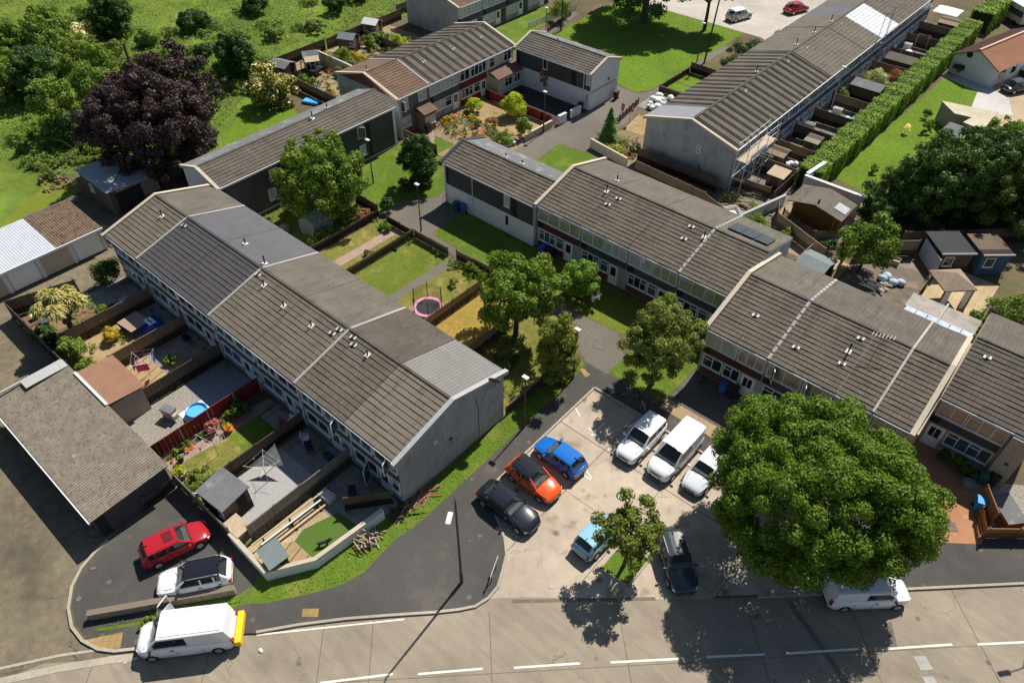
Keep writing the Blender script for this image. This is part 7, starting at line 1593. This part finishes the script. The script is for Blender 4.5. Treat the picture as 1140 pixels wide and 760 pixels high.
tt = thing('garden_table', 'brown square garden table top beside the golden shrub', 'table', (-53.0, 13.6, 0), .1); MB().box(-1.0, 1.0, -.9, .9, .72, .78).build('table_top', plain('table_brown', (.30, .22, .17), .7, .2), tt)
for x in (-.9, .9):
    for y in (-.8, .8): MB().box(x - .04, x + .04, y - .04, y + .04, 0, .72).build('leg', m_wood, tt)
cb_ = thing('corner_bench', 'pale green L-shaped bench on the corner deck', 'bench', (-60.8, 8.3, 0), .0); MB().box(0, .55, 0, 2.4, .38, .46).build('seat', plain('bench_pale', (.62, .64, .50), .7, .2), cb_); MB().box(.56, 2.8, 1.85, 2.4, .38, .46).build('seat', MATS['bench_pale'], cb_); MB().box(.05, .5, .05, 2.35, 0, .37).box(.6, 2.7, 1.9, 2.35, 0, .37).build('plinth', m_wood, cb_)
fp = thing('fire_pit', 'black covered fire pit on the corner deck', 'fire pit', (-59.3, 8.9, .01)); MB().lathe([(.2, 0), (.42, .3), (.5, .45), (.45, .45)], 14).build('bowl', m_black, fp); MB().lathe([(.5, .46), (.3, .62), (.05, .68)], 14).build('cover', m_feltgn, fp)
st = thing('stool', 'white round stool on the corner deck', 'stool', (-58.0, 8.5, .01)); MB().lathe([(.2, .38), (.2, .44), (.02, .45)], 14).build('seat', m_whitepl, st)
for k in range(3): MB().tube([(.05 * math.cos(k * 2.1), .05 * math.sin(k * 2.1), .38), (.18 * math.cos(k * 2.1), .18 * math.sin(k * 2.1), 0)], .02, 5).build('leg', m_galv, st)
def crate(label, x, y, m, rz=0.0, s=(.7, .5, .45), name='crate', cat='crate', open_=True, group=None):
    t = thing(name, label, cat, (x, y, .01), rz, group); a, c, h = s; b = MB(); b.box(-a / 2, a / 2, -c / 2, -c / 2 + .03, 0, h).box(-a / 2, a / 2, c / 2 - .03, c / 2, 0, h).box(-a / 2, -a / 2 + .03, -c / 2 + .031, c / 2 - .031, 0, h).box(a / 2 - .03, a / 2, -c / 2 + .031, c / 2 - .031, 0, h).box(-a / 2 + .031, a / 2 - .031, -c / 2 + .031, c / 2 - .031, .02, h * .6); b.build('body', m, t); b = MB().box(-a / 2 - .02, a / 2 + .02, -c / 2 - .02, -c / 2 + .001, h - .06, h + .01).box(-a / 2 - .02, a / 2 + .02, c / 2 - .001, c / 2 + .02, h - .06, h + .01); b.build('rim', m, t); return t
crate('orange timber planter box beside the palm', -55.9, 13.4, m_woodor, .1, (1.9, .9, .5), 'planter', 'planter'); crate('white plastic crate beside the orange planter box', -54.95 - .6, 12.2, m_whitepl, .3, (.6, .5, .35)); crate('grey storage box beside the orange planter box', -56.6, 14.6, m_vent, .1, (.8, .6, .5), 'storage_box', 'box')
def pot(label, x, y, m, r=.28, h=.4, plant=None, seed=1):
    t = thing('plant_pot', label, 'plant pot', (x, y, .01)); MB().lathe([(r * .7, 0), (r, h), (r * 1.08, h), (r * .9, h - .05), (.02, h - .06)], 14).build('pot', m, t)
    if plant:
        rg = np.random.default_rng(seed); P, N, _ = clumps(rg, (0, 0, h + r * .6), (r, r, r * .8), 8, r * .5, 260, -.4); crown_obj('foliage', P, N, .06, rg, plant, t)
    return t
pot('terracotta tub with green plant beside the rotary washing', -46.3, 13.6, m_terra, .4, .45, l_mid, 1); pot('white tub in the corner of the lawn garden bed', -34.6, 7.9, m_whitepl, .32, .4, l_mid, 2); pot('pink flower pot on the slabs by the house', -35.0, 15.3, m_plast, .25, .35, l_pinkb, 3); pot('round pale pot at the garden bed edge', -36.6, 8.0, m_cope, .34, .4, l_lime, 4); pot('orange pumpkin-coloured pot on the path of the lawn garden', -37.6, 12.4, plain('orange_pot', (.75, .20, .02), .5, .3), .3, .35, l_gold, 5); pot('dark pot on the path of the lawn garden', -37.8, 8.6, m_plast, .22, .35, l_mid, 6)
def chair(label, x, y, rz, m, group='garden chairs'):
    t = thing('garden_chair', label, 'chair', (x, y, .01), rz, group); MB().box(-.26, .26, -.25, .25, .40, .44).build('seat', m, t, bevel=.015); MB().obox((0, .27, .70), (.5, .04, .55), mtx=Matrix.Rotation(R(-10), 4, 'X')).build('backrest', m, t, bevel=.02)
    for sx in (-.23, .23):
        for sy in (-.22, .22): MB().box(sx - .02, sx + .02, sy - .02, sy + .02, 0, .40).build('leg', m, t)
        MB().box(sx - .03, sx + .03, -.24, .26, .62, .65).build('armrest', m, t)
    return t
chair('white plastic garden chair on the slabs behind the gravel yard', -32.6, 15.5, 2.4, m_whitepl); chair('black garden chair beside the white plastic one', -31.6, 15.1, 1.2, m_plast); chair('wicker chair with white frame by the pink flower pot', -34.5, 15.7, .4, m_whitepl); chair('dark chair on the end house patio', -26.4, 14.6, .8, m_plast)
# end patio: planks, gravel bed, dog, stones
lp = thing('plank_stack', 'long pale and yellow planks lying along the end patio fence', 'planks', (-27.9, 10.6, 0), R(88))
for i, (dy, z, m, L) in enumerate(((.0, .75, m_timberp, 5.6), (-.25, .5, m_vent, 4.6), (-.62, .25, m_timber, 5.4))): MB().box(-L / 2, L / 2, dy - .055, dy + .055, z - .07, z).build('plank', m, lp)
for x in (-2, 0, 2): MB().box(x - .05, x + .05, -.75, .15, 0, .16).box(x - .04, x + .04, -.3, .12, .16, .41).box(x - .03, x + .03, -.05, .1, .41, .66).build('bearer', m_wood, lp)
ground('gravel_bed', px((287, 604), (306, 600), (322, 590), (331, 583), (335, 574), (352, 556), (361, 563), (345, 580), (330, 592), (318, 600), (300, 608)), .014, m_gravel)
dg = thing('dog', 'small black dog standing on the artificial grass', 'dog', (at(361, 607)[0], at(361, 607)[1], .03), 1.0)
me = bpy.data.meshes.new('body'); vs = [(0, 0, .36), (.25, 0, .37), (.40, 0, .47), (.50, 0, .55), (.62, 0, .52), (-.28, 0, .36), (-.42, 0, .44), (-.5, 0, .52), (.22, .08, .2), (.22, .08, .0), (.22, -.08, .2), (.24, -.08, 0), (-.27, .08, .22), (-.31, .08, .13), (-.27, .08, 0), (-.27, -.08, .22), (-.31, -.08, .13), (-.27, -.08, 0), (.48, .07, .63), (.48, -.07, .63)]
es = [(0, 1), (1, 2), (2, 3), (3, 4), (0, 5), (5, 6), (6, 7), (1, 8), (8, 9), (1, 10), (10, 11), (5, 12), (12, 13), (13, 14), (5, 15), (15, 16), (16, 17), (3, 18), (3, 19)]
me.from_pydata(vs, es, []); do = bpy.data.objects.new('body', me); COL.objects.link(do); do.parent = dg; me.materials.append(m_black); sk = do.modifiers.new('skin', 'SKIN'); rds = [.12, .13, .09, .085, .045, .105, .03, .015, .05, .03, .05, .03, .06, .035, .03, .06, .035, .03, .025, .025]
for i, d_ in enumerate(me.skin_vertices[0].data): d_.radius = (rds[i], rds[i]); d_.use_root = (i == 0)
do.modifiers.new('sub', 'SUBSURF').levels = 1
def pile(label, x, y, n, L, sx, sy, hz, m, seed, name='wood_pile', cat='wood pile', piece='log', r=.045, rz=0.0):
    t = thing(name, label, cat, (x, y, 0)); rr = random.Random(seed)
    for i in range(n):
        a = rz + rr.gauss(0, .45); c = (rr.gauss(0, sx), rr.gauss(0, sy)); z = r + abs(rr.gauss(0, hz)) * max(0, 1 - (c[0] / (2 * sx)) ** 2); l = L * rr.uniform(.5, 1); b = MB(); d = (math.cos(a) * l / 2, math.sin(a) * l / 2); dz = rr.uniform(-.06, .06)
        b.tube([(c[0] - d[0], c[1] - d[1], max(r, z - dz)), (c[0] + d[0], c[1] + d[1], max(r, z + dz))], r * rr.uniform(.7, 1.2), 6).build(piece, m, t)
    return t
pile('heap of pale split timber on the verge below the white garden wall', -23.05, 13.0, 55, 1.0, .26, .42, .3, m_timberp, 1)
pile('stack of red-brown timber against the grey gable foot', -22.95, 17.7, 26, 1.8, .2, .7, .2, mat('red_timber', (.36, .19, .13), (.27, .13, .09), .85, .2, 5), 2, rz=1.5)
pile('grey rubble and wood scraps on the corner of the gable verge', -23.0, 15.9, 22, .6, .3, .5, .1, m_wood, 3, r=.07)
pile('rubble and timber heap below the scaffold', -23.8, 63.4, 70, 1.3, 1.0, 1.3, .35, m_timberp, 4, name='rubble_heap', cat='rubble', piece='timber', r=.06)
pile('pile of broken slabs in the shaded back yard', -8.2, 59.9, 26, .8, .6, .6, .2, m_vent, 5, name='rubble_heap', cat='rubble', piece='slab', r=.09)
pile('heap of red brick bits beside the pale left-hand path', -80.4, 19.6, 40, .7, 1.2, .7, .25, m_brickbr, 6, name='rubble_heap', cat='rubble', piece='brick', r=.09)
pile('timber offcuts by the half-built store', -15.2, 71.6, 24, 2.0, .7, .6, .2, m_timber, 7)
def bags(label, x, y, n, sx, sy, m, seed, name='bag_heap', cat='bags'):
    t = thing(name, label, cat, (x, y, 0)); rr = random.Random(seed)
    for i in range(n): MB().ball((rr.uniform(-sx, sx), rr.uniform(-sy, sy), .28), (rr.uniform(.3, .5), rr.uniform(.3, .5), .3), 9, 6).build('bag', m if rr.random() < .8 else m_felt, t, smooth=70)
    return t
bags('white builders bags and sacks before the grey membrane roof', -42.6, 78.2, 16, 1.1, 2.2, m_cloth[4], 1); bags('white rubble sacks in the first yard row', -23.8, 74.9, 5, .8, .5, m_cloth[4], 2); bags('crumpled pale blue sheeting on the dark back yard', -7.4, 62.2, 6, .8, .5, plain('sheet_blue', (.40, .48, .55), .6, .3), 3); bags('colourful toys and clutter on the top terrace front lawn', -72.9, 79.5, 10, 1.2, 1.6, plain('toy_blue', (.12, .40, .60), .5, .4), 4, 'toy_heap', 'toys'); bags('blue and white clutter in the warm brown yard', -23.2, 89.2, 7, 1.0, .8, plain('clutter_blue', (.30, .50, .58), .5, .4), 5, 'clutter_heap', 'clutter'); bags('dark rubbish sacks in the shed yard below the washing', -12.6, 55.0, 5, .7, .4, m_plast, 6); bags('white chairs and sacks stacked in the far yard', -24.0, 115.0, 5, .8, .5, m_whitepl, 7, 'chair_stack', 'stack')
wl = thing('washing_line', 'washing line with lilac and dark clothes below the grey-green shed', 'washing line', (-14.6, 55.4, 0)); 
for x in (0, 3.2): MB().tube([(x, 0, 0), (x, 0, 1.9)], .03, 6).build('post', m_galv, wl)
MB().tube([(0, 0, 1.85), (3.2, 0, 1.85)], .01, 4).build('line', m_cloth[4], wl)
for x, c, wd in ((.3, 4, .35), (.8, 3, .7), (1.6, 2, .6), (2.3, 0, .8)): MB().quad((x, 0, 1.84), (x + wd, .02, 1.84), (x + wd, .06, 1.0), (x, -.05, .95)).build('washing', m_cloth[c], wl)
ds = thing('draped_sheet', 'lilac white sheet hung in the far yard', 'sheet', (-25.4, 108.2, 0)); MB().quad((0, 0, 1.9), (2.0, .1, 1.9), (2.1, .3, .5), (.1, -.2, .6)).build('cloth', m_cloth[3], ds); MB().tube([(0, 0, 0), (0, 0, 1.95)], .03, 5).tube([(2, .1, 0), (2, .1, 1.95)], .03, 5).build('post', m_galv, ds)
al = thing('air_bed', 'bright blue inflatable pool edge behind the flowering shrub', 'pool', (-75.2, 49.2, 0), .4); MB().box(-1.1, 1.1, -.6, .6, 0, .35).build('wall', m_blueplas, al, bevel=.12); MB().box(-.95, .95, -.45, .45, .351, .37).build('water', m_poolwater, al)
# wheelie bins
def bin_(label, x, y, rz, m, group='wheelie bins'):
    t = thing('wheelie_bin', label, 'wheelie bin', (x, y, .01), rz, group); b = MB(); b.prism([(-.24, -.28), (.24, -.28), (.24, .28), (-.24, .28)], .08, .5); b.v = [(x_ * (.85 if z < .2 else .95), y_ * (.85 if z < .2 else .95), z) for x_, y_, z in b.v]; b.prism([(-.27, -.32), (.27, -.32), (.27, .32), (-.27, .32)], .5, 1.0); b.build('body', m, t)
    l = MB().yprism([(-.36, 1.0), (.36, 1.0), (.36, 1.04), (0, 1.09), (-.36, 1.05)], -.29, .29).build('lid', m, t); MB().tube([(-.2, .36, .98), (.2, .36, .98)], .02, 6).build('handle', m_plast, t)
    for s in (-1, 1): MB().tube([(s * .2, .26, .1), (s * .29, .26, .1)], .1, 10).build('wheel', m_rubber, t)
    return t
m_binbl = plain('bin_blue', (.03, .10, .35), .5, .4); m_binbk = plain('bin_black', (.02, .02, .022), .5, .4)
bin_('blue-lidded wheelie bin by the stepped-forward house door', -12.3, 39.7, .2, m_binbl); bin_('black wheelie bin beside the blue-lidded one at the white door', -11.4, 39.8, .1, m_binbk); bin_('dark green bin against the white garage door of the link block', -45.0, 44.0, .3, m_green); bin_('small blue bin beside the dark green bin', -44.2, 44.2, .5, m_binbl); bin_('black bin before the maroon-panel house', -33.0, 44.2, .1, m_binbk); bin_('blue recycling bin before the maroon-panel house', -33.8, 44.1, .1, m_binbl); bin_('dark green wheelie bin at the right-edge house drive', 5.4, 43.9, .4, m_green); bin_('black wheelie bin behind the dark green one at the right-edge drive', 6.0, 44.5, .4, m_binbk); bin_('bright blue bin beside the orange picket gate', 5.9, 41.6, .3, plain('bin_cyan', (.02, .25, .55), .5, .4)); bin_('black bin by the white wall of the dark paved yard', -48.8, 69.9, .2, m_binbk); bin_('black bin at the foot of the pale gable by the green', -47.4, 75.6, .1, m_binbk); bin_('grey-green water butt in the greenhouse garden', -54.6, 30.0, .1, m_feltgn, 'water butts'); bin_('black bin by the brick porch', -58.9, 53.6, .1, m_binbk)
tf = crate('grey low metal trough on the right-edge drive', 5.0, 43.2, m_galv, .5, (1.0, .6, .5), 'storage_box', 'box')
sbx = thing('store_shed', 'low grey-roofed timber store beside the orange fence at the right edge', 'store', (7.4, 42.0, 0), R(-45)); MB().box(-1.1, 1.1, -.6, .6, 0, 1.0).build('body', m_woodor, sbx); MB().yprism([(-.65, 1.0), (.65, 1.12), (.65, 1.17), (-.65, 1.05)], -1.15, 1.15).build('roof', m_felt, sbx)
# benches, rails, little things
bn = thing('garden_bench', 'white garden bench by the round green bush at the path corner', 'bench', (-49.6, 57.6, 0), R(70)); MB().box(-.7, .7, -.22, .22, .40, .45).build('seat', m_white, bn); MB().box(-.7, .7, .2, .25, .5, .9).build('backrest', m_white, bn)
for x in (-.6, .6): MB().box(x - .04, x + .04, -.2, .2, 0, .4).build('leg', m_white, bn)
fl = thing('flag_stand', 'two red and white flags on dark posts by the crossing paths', 'flags', (-43.3, 70.6, 0)); 
for i, (x, y, z) in enumerate(((0, 0, 2.6), (.9, .7, 2.5))):
    MB().tube([(x, y, 0), (x, y, z)], .03, 6).build('pole', m_black, fl); b = MB()
    for s in range(4): b.quad((x + s * .1, y + .03 * math.sin(s * 2), z - .05), (x + (s + 1) * .1, y + .03 * math.sin(s * 2 + 2), z - .08), (x + (s + 1) * .08, y + .05, z - 1.0), (x + s * .08, y, z - .95))
    f_ = b.build('flag', plain('flag_red', (.55, .02, .04), .8, .2), fl); MB().box(x + .15, x + .23, y - .04, y - .03, z - .8, z - .2).build('flag_stripe', m_white, f_)
for i, (px_, py_, lb) in enumerate(((405, 252, 'white plastic sheet'),)): pass
gt_ = thing('metal_gate', 'low silver metal gate before the link block', 'gate', (-46.9, 43.9, 0), R(80)); b = MB()
for k in range(8): b.tube([(k * .18, 0, 0), (k * .18, 0, 1.0)], .015, 5)
b.tube([(0, 0, 1.0), (1.26, 0, 1.0)], .02, 5).tube([(0, 0, .15), (1.26, 0, .15)], .02, 5); b.build('bars', m_galv, gt_)
pr = thing('plank', 'single pale plank lying across the bright lawn edge', 'plank', (-12.8, 73.4, 0), 1.1); MB().box(-1.6, 1.6, -.14, .14, .02, .1).build('board', m_timber, pr)
lt_ = thing('litter_bag', 'crumpled white carrier bag on the road', 'litter', (at(290, 723)[0], at(290, 723)[1], -.11)); MB().ball((0, 0, .05), (.16, .11, .07), 7, 5).build('bag', m_cloth[4], lt_)

# ------------------------------------------------------------------ street furniture
def lamp(label, x, y, h, arm=.0, az=0.0, group='street lamps', base=.004, light=None, thick=.06):
    t = thing('street_lamp', label, 'street lamp', (x, y, base), az, group); MB().tube([(0, 0, 0), (0, 0, 1.3)], thick * 1.35, 10).build('base_column', light or m_galv, t, smooth=50)
    MB().tube([(0, 0, 1.3), (0, 0, h)] + ([(arm * .5, 0, h + .15), (arm, 0, h + .2)] if arm else []), [thick, thick * .7] + ([thick * .6, thick * .55] if arm else []), 10).build('pole', light or m_galv, t, smooth=50)
    hx = arm if arm else 0; b = MB(); b.obox((hx + .2 if arm else 0, 0, h + (.22 if arm else .06)), (.75 if arm else .5, .28 if arm else .32, .14)); hd = b.build('lamp_head', m_vent, t, bevel=.04)
    MB().obox((hx + .25 if arm else 0, 0, h + (.135 if arm else -.025)), (.5 if arm else .34, .2, .03)).build('lens', m_lampw, hd); return t
m_dkpole = plain('pole_dark', (.055, .06, .06), .6, .3)
lamp('tall street lamp with pale head at the corner of the parking court', -16.56, 14.95, 9.1, 1.2, R(-58), light=m_dkpole, thick=.085)
lamp('short lamp post on the verge beside the grey gable', -21.6, 26.9, 5.3, light=m_dkpole); lamp('path lamp post before the link block lawn', -45.2, 39.2, 5.2, light=m_dkpole); lamp('lamp post beside the golden conifer and the path', at(638, 421)[0], at(638, 421)[1], 5.2, light=m_dkpole); lamp('lamp post by the dark link block and the round tree', -55.3, 41.9, 5.0, light=m_dkpole); lamp('lamp post beside the straw garden wall', -48.7, 62.6, 5.0, light=m_dkpole); lamp('lamp post at the corner of the green behind the charcoal block', -64.6, 82.6, 5.2, light=m_dkpole); lamp('lamp post in the shadow on the green near the front lawns', -45.5, 92.4, 5.2, light=m_dkpole); lamp('pale lamp standard in the yard rows of the top right terrace', -25.9, 92.0, 5.0, light=m_vent); lamp('lamp post at the right edge of the road', 10.6, 38.4, 8.0, 1.0, R(-130), light=m_dkpole)
def pole(label, x, y, h, lean=(0, 0), group='utility poles'):
    t = thing('utility_pole', label, 'utility pole', (x, y, 0), 0, group); MB().tube([(0, 0, 0), (lean[0], lean[1], h)], [.14, .10], 8).build('pole', m_bark, t); MB().obox((lean[0], lean[1], h - .3), (.9, .1, .1)).build('cross_arm', m_bark, t); return t
pole('tall wooden pole beside the front lawns and the people carrier', -44.6, 92.9, 9.5, (.2, .6)); pole('wooden pole by the path at the top terrace', -66.4, 88.6, 8.5)
sg = thing('street_sign', 'white street name board on two grey posts at the court corner', 'street sign', (*[(a_ + b_) / 2 for a_, b_ in zip(at(551.7, 634), at(547.5, 646))], 0), math.atan2(at(551.7, 634)[1] - at(547.5, 646)[1], at(551.7, 634)[0] - at(547.5, 646)[0]))
for x in (-.45, .45): MB().tube([(x, 0, 0), (x, 0, 1.15)], .035, 8).build('post', m_dkpole, sg)
bo = MB().box(-.75, .75, -.05, -.035, .85, 1.15).build('board', m_whitepl, sg); MB().box(-.68, .68, -.035, -.025, .9, 1.1).build('back_rail', m_plast, bo)
b = MB()
for x0, x1 in ((-.6, -.35), (-.28, .05), (.14, .58)): b.box(x0, x1, -.056, -.0505, .95, 1.05)
b.build('lettering', m_plast, bo)
b = MB()
def cover(name, label, x, y, a, c, rz, z): t = thing(name, label, 'drain cover', (x, y, z), rz, 'covers in the ground'); MB().box(-a / 2, a / 2, -c / 2, c / 2, 0, .006).build('plate', m_joint, t); MB().box(-a / 2 - .06, a / 2 + .06, -c / 2 - .06, c / 2 + .06, -.004, .003).build('frame', m_lead, t)
cover('manhole_cover', 'dark square manhole cover at the bend of the path', at(667, 384)[0], at(667, 384)[1], .8, .8, .4, .014); cover('manhole_cover', 'small round rusty cover on the forecourt', at(88, 666)[0], at(88, 666)[1], .3, .3, 0, .01); cover('manhole_cover', 'grey inspection cover in the brick drive', at(1057, 586)[0], at(1057, 586)[1], .75, .6, .6, .018); cover('manhole_cover', 'white-painted small cover on the forecourt', at(104, 632)[0], at(104, 632)[1], .35, .2, .9, .01)
for lb, x, y, m, s, nm in (('blue toy box in the third yard of the top right terrace', -25.2, 78.4, m_blueplas, (.8, .5, .5), 'toy_box'), ('brown timber crate against the third yard divider', -22.4, 80.6, m_timberp, (1.0, .8, .8), 'crate'), ('grey bin store in the fourth yard of the top right terrace', -25.4, 84.0, m_vent, (1.2, .7, 1.0), 'storage_box'), ('orange pallet box in the fourth yard', -23.0, 83.0, m_woodor, (1.1, .9, .4), 'crate'), ('white chest left in the fifth yard', -24.6, 90.4, m_whitepl, (1.1, .6, .8), 'storage_box'), ('black coal bunker in the sixth yard', -25.4, 95.0, m_plast, (1.2, .8, .9), 'storage_box'), ('pale timber planter in the seventh yard', -24.8, 101.8, m_timberp, (1.6, .6, .5), 'planter'), ('red garden box in the eighth yard', -25.0, 109.0, m_woodrd, (1.0, .6, .6), 'storage_box'), ('white freezer box in the ninth yard', -25.2, 116.6, m_whitepl, (1.0, .7, .8), 'storage_box'), ('timber planter in the tenth yard', -23.2, 121.0, m_timberp, (1.6, .6, .5), 'planter'), ('grey storage box on the end house patio', -27.6, 13.4, m_vent, (1.0, .6, .5), 'storage_box'), ('blue crate on the dark yard of the stepped-forward terrace', -9.6, 57.4, m_blueplas, (.6, .45, .4), 'crate'), ('white drawer unit on the dark yard', -8.0, 55.6, m_whitepl, (.7, .5, .7), 'storage_box'), ('timber crate beside the white screen', -8.2, 65.0, m_timberp, (.9, .7, .5), 'crate'), ('green recycling box on the slabs behind the gravel yard', -30.2, 15.6, m_green, (.6, .45, .4), 'storage_box'), ('black recycling box by the rotary washing slabs', -48.6, 15.6, m_plast, (.6, .45, .4), 'storage_box'), ('white garden box before the stepped-forward terrace', -7.4, 39.6, m_whitepl, (1.0, .5, .5), 'storage_box')):
    crate(lb, x, y, m, .1, s, nm, nm.replace('_', ' '))
# scaffold on the end house of the top right terrace
sc = thing('scaffold', 'silver tube scaffold with boards on the corner of the top right terrace', 'scaffold', (-26.0, 65.6, 0)); b = MB()
for x in (.15, 1.3):
    for y in (-.3, 1.9, 4.1, 6.3): b.tube([(x, y, 0), (x, y, 6.0)], .035, 6)
    for z in (2.0, 4.0, 5.0, 5.8): b.tube([(x, -.5, z), (x, 6.5, z)], .03, 6)
for y in (-.3, 1.9, 4.1, 6.3):
    for z in (2.0, 4.0): b.tube([(0, y, z), (1.6, y, z)], .03, 6)
b.tube([(.15, -.3, 2), (.15, 1.9, 4)], .03, 6).tube([(1.3, 1.9, 2), (1.3, 4.1, 4)], .03, 6).tube([(1.3, 4.1, 4), (1.3, 6.3, 2)], .03, 6); b.build('tubes', m_vent, sc)
for k in range(4): MB().box(.2 + k * .27, .44 + k * .27, -.4, 6.4, 4.04, 4.09).build('board', m_timberp, sc)
MB().obox((1.42, 2.0, 4.4), (.04, 3.4, .5)).build('sheet', m_cloth[4], sc)
lc = thing('roof_mast', 'cluster of thin aerial masts beside the silver-roofed house', 'aerial mast', (-26.2, 103.6, 0)); 
for x, y, h in ((0, 0, 8.4), (.3, 1.6, 8.8), (.1, 3.0, 8.2)): MB().tube([(x, y, 0), (x, y, h)], .04, 6).build('mast', m_galv, lc)
for x, y, h in ((0, 0, 8.2), (.3, 1.6, 8.6)): MB().tube([(x - .6, y - .3, h), (x + .6, y + .3, h)], .025, 5).build('cross_bar', m_galv, lc)
tq = crate('clear-covered rubble skip of pale sheeting beside the white yard wall', -23.6, 61.0, m_cloth[4], .9, (2.4, 1.6, 1.0), 'rubble_skip', 'skip')
